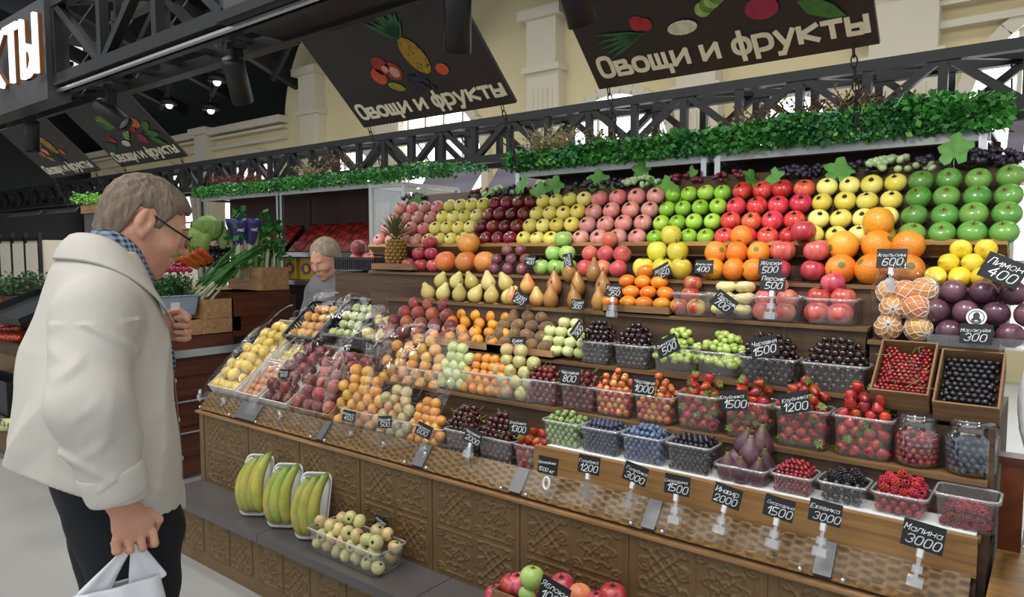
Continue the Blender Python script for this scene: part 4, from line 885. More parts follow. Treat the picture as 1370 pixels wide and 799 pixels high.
# pineapple
pa = thing('pineapple', 'whole pineapple with a crown standing beside the pink apples', 'pineapple', at(530, 360, Y=2.46).xy.to_3d() + Vector((0, 0, T[5][1])))
mb = MB().lathe([(.001, 0), (.035, .003), (.047, .03), (.053, .075), (.05, .12), (.038, .155), (.02, .168), (.001, .17)], 20, 1)
for i in range(9):
    z = .012 + i * .0175; q = np.interp(z, [0, .03, .075, .12, .155, .17], [.036, .047, .053, .05, .038, .02])
    for k in range(12):
        a = 2 * PI * (k + .5 * (i % 2)) / 12; mb.M = Matrix.Translation((q * math.cos(a), q * math.sin(a), z)) @ Matrix.Rotation(a, 4, 'Z'); mb.ball((0, 0, 0), .0115, 6, 4, 0, (.55, 1.05, .85)); mb.ball((.006, 0, .001), .003, 4, 3, 1)
mb.M = Matrix()
obj('pineapple_body', mb.me('pb', [A_('pineapple_skin', '#b98a2c', '#8a6a24', scale=60, rough=.5), plain('pineapple_groove', '#5a4a1c', .7)], True), pa)
mb = MB()
for k in range(46):
    t = k / 46; a = k * 2.4; e = .35 + 1.1 * t; L = .10 - .03 * abs(t - .5); b = Vector((.016 * math.cos(a) * (1 - t), .016 * math.sin(a) * (1 - t), .165 + .05 * t)); d = Vector((math.cos(a) * math.cos(e), math.sin(a) * math.cos(e), math.sin(e))); s = Vector((-math.sin(a), math.cos(a), 0)) * .006
    mb.add([b - s, b + s, b + d * L * .6 + s * .6, b + d * L + Vector((math.cos(a), math.sin(a), 0)) * .012, b + d * L * .6 - s * .6], [(0, 1, 2, 3, 4)])
obj('crown_leaves', mb.me('crown', plain('pineapple_leaf', '#5d6a3c', .5, vary=.3, nscale=30)), pa)

# ------------------------------------------------------------------ tier four
stand = lambda: (R.uniform(-.12, .12), R.uniform(-.12, .12), R.uniform(0, 6.28))
lying = lambda: (R.uniform(.2, .6), R.uniform(-.5, .5), R.uniform(0, 6.28))
stack('yellowpear', 566, 690, 380, 4, [6, 5], 'yellow pear in the row below the grapefruits', 'yellow pears', rot=lying, rise=.8, lean=.5)
stack('blushpear', 676, 728, 385, 4, [2, 1], 'pink-blushed pear between yellow and brown pears', 'blushed pears', rot=stand)
stack('brownpear', 728, 812, 392, 4, [3, 3, 2], 'long brown pear standing beside the blushed pears', 'brown pears', rot=stand, rise=.85)
def cardboard(px0, px1, py, tier, w_up, label, Y=None, z=None, d=.11, h=.05, mat='box', rx=0):
    Yf, zt = T[tier]; Yf = Y or Yf; zt = z or zt; x0, x1 = at(px0, py, Y=Yf).x, at(px1, py, Y=Yf).x; w = x1 - x0; xc = (x0 + x1) / 2
    return open_box(label, (xc, Yf + .004, zt), w, d, h, mat, rx), xc, w
def open_box(label, loc, w, d, h, mat='box', rx=0, rz=0, t=.005, name='cardboard_tray', cat='tray', group=None):
    b = thing(name, label, cat, loc, (rx, 0, rz), group)
    obj('base', MB().box((0, d / 2, t / 2), (w, d, t)).me('base', M[mat]), b)
    for nm, c, s in (('side_panel', (0, t / 2, h / 2), (w, t, h)), ('side_panel', (0, d - t / 2, h / 2), (w, t, h)), ('side_panel', (-w / 2 + t / 2, d / 2, h / 2), (t, d - 2 * t, h)), ('side_panel', (w / 2 - t / 2, d / 2, h / 2), (t, d - 2 * t, h))):
        obj(nm, MB().box(c, s).me(nm, M[mat]), b)
    return b
cardboard(806, 894, 405, 4, 0, 'cardboard tray under the orange persimmons', Y=2.285, h=.03, d=.1)
stack('kumquat', 808, 896, 400, 4, [4, 4, 3, 1], 'glossy orange persimmon in the cardboard tray', 'orange persimmons', Y=2.29, z=T[4][1] + .008, rise=.62, rot=lambda: (R.uniform(-.2, .2), R.uniform(-.2, .2), R.uniform(-.4, .4)))
P4 = dict(tier=4, h=.075, d=.09, Y=2.292)
for px0, px1, k, lab, desc, rows in ((894, 948, 'bicolour', 'clear punnet of red and yellow apples beside the persimmons', 'red and yellow apple in the punnet beside the persimmons', [2, 1, 1]), (948, 1010, 'flatpeach', 'clear punnet of pale yellow flat peaches', 'pale yellow flat peach in its punnet', [2, 2, 2]), (1004, 1070, 'palepeach', 'clear punnet of pink peaches below the two stacked cards', 'pink peach in the punnet below the stacked cards', [2, 2, 1]), (1072, 1147, 'rosy', 'clear punnet of big rosy apples', 'big rosy apple in the clear punnet', [2, 2, 1])):
    punnet(px0, px1, 405, 4, lab, h=.08, d=.1, Y=2.285)
    stack(k, px0 + 4, px1 - 3, 410, 4, rows, desc, desc + 's', Y=2.292, rise=.6 if k != 'flatpeach' else .5, lean=.26, rot=upr, s=.95 if k != 'flatpeach' else 1)
# netted oranges in a clear bag
def net_shell(r):
    mb = MB()
    for s in (-1, 1):
        for k in range(8):
            pts = [(r * math.sin(t) * math.cos(2 * PI * k / 8 + s * t * .9), r * math.sin(t) * math.sin(2 * PI * k / 8 + s * t * .9), -r * math.cos(t)) for t in np.linspace(.1, PI - .1, 12)]
            mb.tube(pts, .0012, 4, caps=False)
    return mb.me('foam_net', [M['white_plastic']], True)
NET = net_shell(.0385)
KIND['netorange'] = ('orange', 'orange', .038, (apple_mesh('net_orange', .0375, A_('net_orange', '#d98a3a', '#e2a356', scale=14, rough=.45), squash=1, dimple=.02, stem=False, dark=M['dimple']),), True)
nb = at(1205, 460, Y=2.30)
for q, (dx, dy, dz) in enumerate(((-.04, .02, .0), (.038, .025, 0), (-.03, .03, .062), (.03, .02, .066), (-.005, .045, .11), (.045, .05, .12), (-.045, .055, .112))):
    o = put('netorange', (nb.x + dx, 2.315 + dy, T[4][1] + .004 + dz * .92), 'orange in a white foam net inside the clear bag, %s from the bottom' % ORD[q + 1], 'foam-netted oranges'); obj('foam_net', NET, o)
mb = MB()
rows_ = [(.085 * q, z) for q, z in ((.75, 0), (.98, .03), (1.04, .09), (.98, .16), (.8, .21), (.3, .245), (.12, .26), (.3, .285))]
v = []; f = []
for i, (q, z) in enumerate(rows_): v += [(1.08 * q * math.cos(a) * (1 + .06 * math.sin(5 * a + i)), .62 * q * math.sin(a) * (1 + .06 * math.cos(7 * a + i)), z) for a in np.linspace(0, 2 * PI, 29)[:-1]]
f = [(i * 28 + k, i * 28 + (k + 1) % 28, (i + 1) * 28 + (k + 1) % 28, (i + 1) * 28 + k) for i in range(len(rows_) - 1) for k in range(28)]
obj('clear_bag', mesh('clear_bag', v, f, M['film'], True), None, (nb.x, 2.345, T[4][1] - .035), label='clear knotted bag around the foam-netted oranges', cat='bag')
# passion fruit pack
pf = at(1308, 458, Y=2.29)
tr = open_box('clear pack tray holding dark passion fruits', (pf.x, 2.285, T[4][1] - .034), .24, .11, .03, 'punnet', 0, name='fruit_tray', cat='tray'); tr.rotation_euler = (math.radians(0), 0, 0)
for r_ in range(3):
    for c in range(4 if r_ == 1 else 3):
        n = 4 if r_ == 1 else 3
        put('passion', (pf.x + (c - (n - 1) / 2) * .071, 2.325 + r_ * .025, T[4][1] + .002 + r_ * .056), 'dark purple passion fruit, %s row up, %s from the netted oranges' % (ORD[r_ + 1], ORD[c + 1]), 'passion fruits in a clear pack', s=1.02)
stk = thing('sticker', 'round white sticker with a dark crest on the passion fruit pack', 'sticker', (pf.x - .005, 2.285, T[4][1] + .05), (math.radians(-20), 0, 0))
mb = MB(); mb.lathe([(.001, 0), (.024, 0), (.024, .0012), (.001, .0012)], 20); 
s1 = obj('sticker_disc', mb.me('sd', M['chalk']), stk, (0, 0, 0), (PI / 2, 0, 0))
mb = MB(); disc(mb, 0, .003, .010, 0, .8, 1.1); leafp(mb, -.012, -.010, .012, .004, .5, 0); leafp(mb, .012, -.010, .012, .004, PI - .5, 0); mb.bar((-.010, -.001, -.013), (.010, -.001, -.013), .003, .001); mb.tube([(.018 * math.cos(a), -.001, .018 * math.sin(a)) for a in np.linspace(0, 2 * PI, 20)], .0009, 4)
obj('crest_print', mb.me('cp', M['card']), stk, (0, -.002, 0))

# ------------------------------------------------------------------ tier three
stack('peach', 515, 604, 432, 3, [5, 5, 4, 3], 'dusky red peach in the heap behind the apricots', 'dusky red peaches', Y=2.20, z=1.135, rise=.66, lean=.4)
bx3 = lambda a, b, py, lab, **k: cardboard(a, b, py, 3, 0, lab, **k)
bx3(578, 672, 452, 'slanting tray of mandarins edged in pale green', Y=2.195, z=1.13, h=.035, d=.12, mat='pale_wood')
stack('mandarin', 582, 672, 448, 3, [5, 5, 4, 4, 3], 'mandarin in the tray beside the kiwis', 'mandarins', Y=2.20, z=1.14, rise=.56, lean=.5)
bx3(650, 738, 462, 'tray of brown kiwis behind a chalk card', Y=2.195, z=1.13, h=.03, d=.12, mat='pale_wood')
stack('kiwi', 650, 738, 455, 3, [5, 4, 4, 3], 'brown kiwi in the tray beside the mandarins', 'kiwis', Y=2.20, z=1.14, rise=.62, lean=.45)
stack('paleapple', 722, 784, 460, 3, [4, 4, 4, 2], 'pale green apple beside the black cherries', 'small pale apples on the third tier', Y=2.205, z=1.135, rise=.66, lean=.35, rot=upr)
C3 = dict(tier=3, h=.085, d=.095)
for px0, px1, py, lab, k, hh, desc, place in ((770, 816, 456, 'clear punnet of near-black cherries beside the pale apples', 'blackcherry', .075, 'near-black cherry', 'in the punnet beside the pale apples'), (816, 868, 460, 'clear punnet of near-black cherries beside the green grapes', 'blackcherry', .065, 'near-black cherry', 'in the punnet beside the green grapes'),
        (982, 1066, 478, 'wide clear punnet of shiny black cherries behind the 1500 card', 'blackcherry', .07, 'shiny black cherry', 'in the wide punnet behind the 1500 card'), (1068, 1163, 485, 'wide clear punnet of shiny black cherries beside the redcurrant box', 'blackcherry', .075, 'shiny black cherry', 'in the wide punnet beside the redcurrant box')):
    punnet(px0, px1, py, 3, lab, h=.082, d=.1, Y=2.20, k=k, heap_h=hh + .012, desc=desc, place=place, big=False)
for px0, px1, lab, pl in ((868, 926, 'clear punnet of green grapes, the one with a tilted card', 'in the punnet with the tilted card'), (926, 986, 'clear punnet of green grapes beside the shiny black cherries', 'in the punnet beside the shiny black cherries')):
    xc, w, T4 = punnet(px0, px1, 470, 3, lab, h=.085, d=.1, Y=2.20)
    for q, (dx, dz) in enumerate(((-.03, .03), (.03, .03), (-.02, .075), (.028, .07), (0.005, .105))):
        bunch('grape_green', xc + dx, 2.245 + .012 * q, T[3][1] + dz, .085, 'green grape bunch %s, %s from the bottom' % (pl, ORD[q + 1]), 100 + q + px0, 22, R.uniform(-.6, .6), .03, 'green grapes in the third tier punnets')
def tilted_box(px0, px1, py, k, lab, desc, place, extra=None):
    Yf = 2.13; x0, x1 = at(px0, py, Y=2.16).x, at(px1, py, Y=2.16).x; w = x1 - x0 - .006; xc = (x0 + x1) / 2; rx = math.radians(38)
    z0 = at((px0 + px1) / 2, py, Y=2.16).z - .004
    b = open_box(lab, (xc, 2.16, z0), w, .2, .075, 'box', rx, name='cardboard_box', cat='box')
    T4 = Tm(xc, 2.16, z0, rx); heap(k, w - .016, .185, T4 @ Matrix.Translation((0, .007, .04)), 0, .028, desc, place, place, big=False, pw=6)
    return T4, w
T4, w = tilted_box(1165, 1246, 548, 'redcurrant', 'open cardboard box of redcurrants on their stalks', 'glossy redcurrant', 'in the open cardboard box')
rr = random.Random(3); mb = MB()
for k in range(11):
    p = Vector((rr.uniform(-.07, .07), rr.uniform(.02, .17), .07)); mb.tube([p, p + Vector((rr.uniform(-.02, .02), rr.uniform(-.02, .02), .006)), p + Vector((rr.uniform(-.035, .035), rr.uniform(-.03, .03), .0))], .0007, 4)
o = obj('currant_stalks', mb.me('stalks', M['green_stem']), None, label='thin pale stalks among the boxed redcurrants', cat='stalks', kind='stuff'); o.matrix_world = T4; l, q, s_ = T4.decompose(); o.location = l; o.rotation_euler = q.to_euler()
tilted_box(1247, 1340, 566, 'blackcurrant', 'open cardboard box of black berries at the near end', 'black berry', 'in the open cardboard box at the near end')
spart('tilt_block', MB().box(((at(1165, 550, Y=2.2).x + SX1) / 2, 2.2, 1.0), (SX1 - at(1165, 550, Y=2.2).x, .06, .16)).me('tb', M['riser']))

# ------------------------------------------------------------------ tier two
P2 = lambda a, b, py, lab, **k: punnet(a, b, py, 2, lab, d=.112, **k)
stack('apricot', 512, 592, 508, 2, [5, 5, 5, 4, 4, 2], 'yellow apricot in the raised heap behind the front apricots', 'apricots on the second tier', Y=2.085, z=.945, rise=.64, lean=.22)
punnet(514, 590, 505, 2, 'clear punnet of yellow apricots on the second tier', h=.07, d=.11, Y=2.08)
for a, b, k, rows, lab, desc, s in ((587, 628, 'greenplum', [3, 3, 3, 3, 2], 'tall clear punnet of pale green plums', 'pale green plum in the tall punnet', 1), (617, 678, 'orangeapricot', [5, 5, 5, 4, 3], 'clear punnet of orange apricots beside the green plums', 'orange apricot in the punnet beside the green plums', .9), (656, 712, 'mixplum', [3, 3, 3, 3, 2], 'clear punnet of green and red peaches beside the dark cherries', 'green and red peach beside the dark red cherries', 1.05)):
    punnet(a, b, 515, 2, lab, h=.09, d=.11, Y=2.085); stack(k, a + 3, b - 2, 515, 2, rows, desc, desc + 's', Y=2.092, rise=.68, lean=.18, s=s, z=T[2][1] + .004)
for a, b, k, hh, lab, desc, pl in ((695, 744, 'redcherry', .055, 'clear punnet of dark red cherries beside the green and red peaches', 'dark red cherry', 'in the punnet beside the green and red peaches'), (744, 795, 'redcherry', .05, 'clear punnet of dark red cherries behind the 800 card', 'dark red cherry', 'in the punnet behind the 800 card'),
        (790, 843, 'yellowcherry', .07, 'clear punnet of yellow and red cherries beside the dark red ones', 'yellow and red cherry', 'in the punnet beside the dark red cherries'), (843, 899, 'yellowcherry', .07, 'clear punnet of yellow and red cherries beside the strawberries', 'yellow and red cherry', 'in the punnet beside the first strawberries')):
    P2(a, b, 520, lab, k=k, heap_h=hh, desc=desc, place=pl, big=False, h=.092, sidekind='thing' if k == 'yellowcherry' else 'stuff')
for q, (a, b, lab, pl, hh) in enumerate(((899, 963, 'clear punnet of strawberries beside the yellow and red cherries', 'in the punnet beside the cherries', .075), (963, 1031, 'clear punnet of strawberries behind the figs', 'in the punnet behind the figs', .08), (1031, 1109, 'clear punnet of strawberries behind the 1200 card', 'in the punnet behind the 1200 card', .085), (1109, 1197, 'tall clear punnet of strawberries beside the jars', 'in the tall punnet beside the jars', .105))):
    P2(a, b, 550 + q * 6, lab, k='strawberry', heap_h=hh, desc='ripe strawberry', place=pl, h=.115, sidekind='thing', spacing=1.75, pw=2.0)
def jar(px, py, Y, k, lab, desc, place, hj=.135, r=.062):
    p = at(px, py, Y=Y); z0 = T[2][1] + .003; t = thing('glass_jar', lab, 'jar', (p.x, Y, z0), group='glass jars of berries')
    obj('glass_body', MB().lathe([(.001, .004), (r * .9, .002), (r, .012), (r, hj * .72), (r * .82, hj * .82), (r * .8, hj * .86), (r * .8, hj), (r * .77, hj), (r * .77, hj * .85)], 28).me('gb', M['glass'], True), t)
    obj('glass_lid', MB().lathe([(.001, hj + .012), (r * .7, hj + .012), (r * .86, hj + .006), (r * .88, hj - .006), (r * .8, hj - .008)], 28).me('gl', M['glass'], True), t)
    rr_ = KIND[k][2]; fill = .62 * hj; n = 0
    for zz in np.arange(rr_ + .006, fill, rr_ * 1.7):
        m = int(2 * PI * (r - rr_ - .003) / (rr_ * 2.05))
        for q in range(m):
            a = 2 * PI * (q + .5 * (n % 2)) / m
            if math.sin(a) > .75: continue
            put(k, (p.x + (r - rr_ - .004) * math.cos(a), Y + (r - rr_ - .004) * math.sin(a), z0 + zz), '%s %s' % (desc, place), desc + 's ' + place)
        n += 1
    for a in range(40):
        q = math.sqrt(R.random()) * (r - rr_ - .01); th = R.uniform(0, 2 * PI); put(k, (p.x + q * math.cos(th), Y + q * math.sin(th), z0 + fill + R.uniform(-.004, .006)), '%s %s' % (desc, place), desc + 's ' + place)
KIND['jarcurrant'] = ('redcurrant', 'redcurrant', .0085, (ball_mesh('jar_currant', .0085, bpy.data.materials['redcurrant'], seg=9, rings=6),), True)
jar(1225, 632, 2.155, 'jarcurrant', 'lidded glass jar of redcurrants', 'redcurrant', 'inside the glass jar', .13, .058)
jar(1297, 645, 2.155, 'blueberry', 'lidded glass jar of blueberries at the near end', 'blueberry', 'inside the glass jar at the near end')

# ------------------------------------------------------------------ tier one
P1 = lambda a, b, py, lab, **k: punnet(a, b, py, 1, lab, d=.112, Y=1.982, **k)
P1(721, 773, 570, 'clear punnet of green gooseberries', k='gooseberry', heap_h=.028, desc='green gooseberry', place='in the clear punnet', h=.088, big=False)
P1(772, 826, 576, 'clear punnet of dark blueberries beside the gooseberries', k='blueberry', heap_h=.025, desc='dark blueberry', place='in the punnet beside the gooseberries', h=.088, big=False)
P1(826, 886, 586, 'clear punnet of pale bloomed blueberries', k='paleblueberry', heap_h=.028, desc='pale bloomed blueberry', place='in the middle punnet', h=.088, big=False)
P1(886, 951, 598, 'clear punnet of blackcurrants beside the figs', k='blackcurrant', heap_h=.028, desc='blackcurrant', place='in the punnet beside the figs', h=.088, big=False)
xc, w, T4 = P1(951, 1026, 625, 'low clear tray of purple figs', h=.05)
for q, (dx, dy, dz, s, rt) in enumerate(((-.045, .035, .03, 1, .1), (.0, .03, .028, 1.0, -.15), (.045, .035, .03, 1, .1), (-.035, .07, .045, 1.05, .2), (.012, .062, .075, 1.12, 0), (.05, .075, .05, 1.05, -.2), (-.012, .085, .095, 1.1, .15), (.035, .09, .105, 1.15, -.05))):
    put('fig', (xc + dx, 1.982 + dy, T[1][1] + dz), 'purple fig in the clear tray, %s from the front' % ORD[q + 1], 'figs in the clear tray', (R.uniform(-.2, .2), rt, R.uniform(0, 6)), s * 1.15)
P1(1026, 1088, 640, 'low clear punnet of redcurrants beside the figs', k='redcurrant', heap_h=.035, desc='small redcurrant', place='in the punnet beside the figs', h=.055, big=False)
P1(1088, 1160, 655, 'low clear punnet of blackberries', k='blackberry', heap_h=.035, desc='blackberry', place='in the low clear punnet', h=.058, big=False)
P1(1160, 1244, 668, 'low clear punnet heaped with bright raspberries', k='raspberry', heap_h=.05, desc='bright raspberry', place='in the heaped punnet', h=.058, big=False)
P1(1244, 1340, 690, 'large clear punnet half full of dark raspberries', h=.085)
xa, xb = at(1244, 690, Y=1.982).x, at(1340, 690, Y=1.982).x
heap('darkraspberry', xb - xa - .04, .09, Tm((xa + xb) / 2, 1.995, T[1][1] + .004), 0, .062, 'dark raspberry', 'in the half-full punnet at the near end', 'dark raspberries', big=False, pw=6)

# ------------------------------------------------------------------ front ledge
P0 = lambda a, b, py, lab, **k: punnet(a, b, py, 0, lab, d=.118, Y=1.958, **k)
for a, b, k, rows, lab, desc, s in ((450, 508, 'apricot', [4, 4, 4, 4, 4, 3, 2], 'clear punnet of yellow apricots at the end of the wrapped trays', 'yellow apricot in the first front punnet', 1.0), (506, 548, 'mixplum', [3, 3, 3, 3, 3, 2], 'clear punnet of pale green and pink peaches on the front ledge', 'pale green and pink peach in the second front punnet', .95), (546, 592, 'orangeapricot', [4, 4, 4, 4, 3, 2], 'clear punnet of orange apricots beside the dark cherries', 'orange apricot in the third front punnet', 1.0)):
    P0(a, b, 575, lab, h=.095); stack(k, a + 3, b - 2, 575, 0, rows, desc, desc + 's', Y=1.966, rise=.68, lean=.13, s=s, z=T[0][1] + .005)
P0(590, 634, 575, 'clear punnet of dark cherries, the farther of two on the front ledge', k='darkcherry', heap_h=.10, desc='dark cherry', place='in the farther front punnet', h=.105, big=False)
P0(634, 685, 580, 'clear punnet of dark cherries, the nearer of two on the front ledge', k='darkcherry', heap_h=.09, desc='dark cherry', place='in the nearer front punnet', h=.105, big=False)
P0(682, 733, 590, 'clear punnet of strawberries on the front ledge', k='strawberry', heap_h=.05, desc='strawberry', place='in the front ledge punnet', h=.105, sidekind='thing')

# ------------------------------------------------------------------ slanted deck at the man's end
def deck_T(x, s=0.0, lift=.012): 
    n = Vector((0, -math.sin(DECK), math.cos(DECK))); t = Vector((0, math.cos(DECK), math.sin(DECK)))
    p = Vector((x, 1.99, .747)) + t * s + n * lift
    return Matrix.Translation(p) @ Euler((DECK, 0, 0)).to_matrix().to_4x4()
def deck_box(x0, x1, L, h, mat, label, k, top, desc, place, s=0.0, lift=.012, big=None, spacing=1.86, rows=None, fillh=None, name='carton', lean=0):
    T4 = deck_T((x0 + x1) / 2, s, lift); l, q, _ = T4.decompose(); w = x1 - x0
    open_box(label, l, w, L, h, mat, DECK, name=name, cat='crate')
    if k: heap(k, w - .016, L - .02, T4 @ Matrix.Translation((0, .01, h * .25 if fillh is None else fillh)), 0, top, desc, place, desc + 's ' + place, big=big, pw=5, spacing=spacing)
    return T4
deck_box(-3.63, -3.37, .56, .075, 'white_card', 'white carton of lemons at the man\'s end', 'crate_lemon', .10, 'pale lemon', 'in the white carton')
deck_box(-3.36, -3.16, .24, .07, 'white_card', 'white carton of small red and yellow apricots', 'blushapricot', .05, 'small blushed apricot', 'in the white carton')
deck_box(-3.36, -3.16, .30, .07, 'white_card', 'white carton of small yellow plums', 'yellowplum', .045, 'small yellow plum', 'behind the blushed apricots', s=.25, big=False)
deck_box(-3.15, -2.92, .42, .06, 'white_card', 'carton of dark nectarines under creased film', 'nectarine', .105, 'dark nectarine', 'in the first film-wrapped carton')
deck_box(-2.91, -2.60, .40, .05, 'pale_wood', 'tray of dark red peaches in a film bag', 'peach', .11, 'dark red peach', 'in the film bag tray')
# black crates behind
def slat_crate(label, T4, w, L, h):
    l, q, _ = T4.decompose(); b = thing('plastic_crate', label, 'crate', l, q.to_euler())
    obj('base', MB().box((0, L / 2, .004), (w, L, .008)).me('b', M['black_crate']), b)
    for (c, s) in (((0, 0, h - .006), (w, .012, .014)), ((0, L, h - .006), (w, .012, .014)), ((-w / 2, L / 2, h - .006), (.012, L, .014)), ((w / 2, L / 2, h - .006), (.012, L, .014))): obj('rim', MB().box(c, s).me('r', M['black_crate']), b)
    mb = MB(); n = int(L / .018)
    for x in (-w / 2, w / 2):
        for k in range(n): mb.box((x, (k + .5) * L / n, h / 2), (.006, .009, h))
    n = int(w / .018)
    for y in (0, L):
        for k in range(n): mb.box((-w / 2 + (k + .5) * w / n, y, h / 2), (.009, .006, h))
    obj('slats', mb.me('s', M['black_crate']), b, kind='stuff')
    return b
for x0, x1, k, lab, desc, pl in ((-3.36, -3.08, 'apricot', 'black slatted crate of apricots behind the nectarines', 'apricot', 'in the black slatted crate'), (-3.07, -2.80, 'greenplum', 'black slatted crate of green plums', 'green plum', 'in the black slatted crate'), (-2.79, -2.60, 'yellowpear', 'black slatted crate of pale pears under film', 'pale pear', 'in the film-covered crate')):
    T4 = deck_T((x0 + x1) / 2, .40 if x0 < -3.2 else .44, .07) @ Matrix.Rotation(.12, 4, 'X'); slat_crate(lab, T4, x1 - x0, .27 if x0 < -2.8 else .2, .07)
    heap(k, x1 - x0 - .03, .24 if x0 < -2.8 else .17, T4 @ Matrix.Translation((0, .015, .012)), 0, .07, desc, pl, desc + 's ' + pl, pw=5)
p = at(474, 368, Y=2.58)
spart('crate_support', MB().box((p.x + .02, 2.70, .71), (.36, .26, 1.42)).me('cs', M['riser']))
slat_crate('small black crate holding big red peaches near the seller', Tm(p.x, 2.58, 1.435), .36, .22, .07)
for q, (dx, dz, s) in enumerate(((-.07, .05, 1.1), (.045, .05, 1.15), (-.05, .12, 1.25), (.09, .045, 1.1))): put('redpeach' if q != 2 else 'peach', (p.x + dx + .03, 2.63, 1.44 + dz), 'big peach in the small black crate, %s from the bottom' % ORD[q + 1], 'big peaches in the black crate', None, s * (1.15 if q == 2 else 1))
open_box('open brown carton below the pineapple', (-2.62, 2.365, 1.445), .30, .04, .035, 'box')

# cellophane over the trays
def film(label, a, b, c, d, bulge, seed, n=26, flap=.07, name='cellophane_wrap'):
    rng = np.random.default_rng(seed); a, b, c, d = [np.array(q) for q in (a, b, c, d)]
    u, v = np.meshgrid(np.linspace(0, 1, n), np.linspace(-flap, 1, n + 4)); V = []
    ph = rng.uniform(0, 6.28, 8); fr = rng.uniform(3, 16, 8); an = rng.uniform(-1, 1, 8)
    for i in range(v.shape[0]):
        for j in range(n):
            uu, vv = u[i, j], v[i, j]; vc = max(vv, 0); p = (a * (1 - uu) + b * uu) * (1 - vc) + (d * (1 - uu) + c * uu) * vc
            w = sum(np.sin(fr[k] * (uu + an[k] * vv) + ph[k]) for k in range(8)) * .0035
            ridge = abs(np.sin((uu * 2.3 + vv * .8 + ph[0]) * 4)) ** 6 * .012
            nz = bulge * math.sin(PI * min(max(uu, 0), 1)) ** .6 * math.sin(PI * min(max(vc * .94 + .03, 0), 1)) ** .5
            p = p + np.array([0, -.35, 1]) * (nz + w + ridge * (uu * (1 - uu) * 4))
            if vv < 0: p = p + np.array([.02 * math.sin(9 * uu + ph[1]) * vv / flap, vv * .35 + .012 * math.sin(14 * uu + ph[2]), vv * .9])
            V.append(p)
    F = [(r * n + k, r * n + k + 1, (r + 1) * n + k + 1, (r + 1) * n + k) for r in range(v.shape[0] - 1) for k in range(n - 1)]
    return obj(name, mesh('film', V, F, M['film'], True), None, label=label, cat='film', group='cellophane sheets over the trays')
def dk_pt(x, s, lift): return tuple(deck_T(x, s, lift).translation)
film('creased clear film over the carton of lemons', dk_pt(-3.65, -.03, .09), dk_pt(-3.38, -.03, .09), dk_pt(-3.36, .6, .10), dk_pt(-3.64, .6, .16), .055, 1)
film('creased clear film over the apricots and yellow plums', dk_pt(-3.37, -.03, .07), dk_pt(-3.14, -.03, .07), dk_pt(-3.14, .58, .10), dk_pt(-3.36, .58, .10), .05, 2)
film('creased clear film over the dark nectarines', dk_pt(-3.15, -.04, .08), dk_pt(-2.90, -.04, .06), dk_pt(-2.90, .42, .13), dk_pt(-3.15, .44, .13), .075, 3)
film('glossy film bag over the dark red peaches', dk_pt(-2.92, -.04, .05), dk_pt(-2.60, -.04, .05), dk_pt(-2.58, .42, .13), dk_pt(-2.92, .42, .13), .09, 4)
film('clear film draped over the front apricots', (-2.56, 1.93, .80), (-1.92, 1.93, .80), (-1.92, 2.19, 1.20), (-2.58, 2.19, 1.22), .035, 5, 34)
film('clear film over the black crates of plums and apricots', dk_pt(-3.38, .46, .16), dk_pt(-2.58, .40, .16), dk_pt(-2.58, .66, .18), dk_pt(-3.36, .72, .20), .03, 6)

rt_ = random.Random(8)
for k, (px, py, Y, L, lab) in enumerate(((468, 588, 1.925, .07, 'twisted film tail under the first small front card'), (512, 612, 1.915, .13, 'long twisted film tail under the second small front card'), (567, 608, 1.915, .06, 'twisted film tail under the tilted front card'), (300, 540, 1.92, .05, 'film tail hanging from the plum carton'), (375, 560, 1.92, .07, 'film tail hanging from the nectarine carton'), (268, 530, 1.93, .06, 'film tail hanging from the lemon carton'))):
    p = at(px, py, Y=Y); mb = MB(); n = 12; mb.tube([(.010 * math.sin(i * .9 + k) - .02 * (i / n) * (k % 2), .004 * math.cos(i * 1.3), .5 * L - L * i / n) for i in range(n)], [.004 + .007 * abs(math.sin(i * 1.1 + k)) for i in range(n)], 7)
    obj('film_tail', mb.me('tail', [M['acrylic']], True), None, p, label=lab, cat='film', group='film tails along the front')
# ================================================================== PRICE CARDS
cr = random.Random(21)
def price_card(px, py, Y, l1, l2, label, w=.079, h=.057, roll=0, yaw=0, pitch=-.18, stand=0, sc=1.0, ring=False):
    p = at(px, py, Y=Y); t = thing('price_card', label, 'price card', p, (pitch, roll, yaw), 'black chalk price cards'); w *= sc; h *= sc
    obj('card_board', MB().box((0, 0, 0), (w, .003, h)).me('card', M['card']), t)
    for s, hh, z in ((l1, .13, .1), (l2, .24, -.36)):
        if not s: continue
        mb, L = lettering(s, 1.0, .105 if hh < .2 else .12, .02, .26, 1.5, jitter=.25, rng=cr); k = min(h * hh, w * .86 / max(L, .01)) if L > 0 else h * hh
        if hh < .2: k = min(h * .26, w * .88 / max(L, .01))
        else: k = min(h * .36, w * .8 / max(L, .01))
        o = obj('lettering', mb.me('lettering', M['chalk']), t, (cr.uniform(-.004, .004), -.0022, h * z), (0, cr.uniform(-.06, .04), 0), (k, .05, k))
    if stand:
        b = MB().box((0, .004, -h / 2 - .008), (.016, .012, .022)).box((0, .004, -h / 2 - stand * .45), (.009, .007, stand * .7)).box((0, .004, -h / 2 - stand * .55), (.022, .016, .018)).box((0, .004, -h / 2 - stand + .008), (.034, .022, .022))
        obj('clip_stand', b.me('cs', M['acrylic']), t); obj('clip_grip', MB().box((0, .001, -h / 2 - .008), (.011, .012, .018)).me('cg', M['white_plastic']), t)
    if ring: obj('ring_clip', MB().tube([(.012 * math.sin(a), .002, -h / 2 - .03 - .02 * math.cos(a)) for a in np.linspace(0, 2 * PI, 16)], .004, 6).me('rc', M['white_plastic']), t)
    return t
YF = 1.885
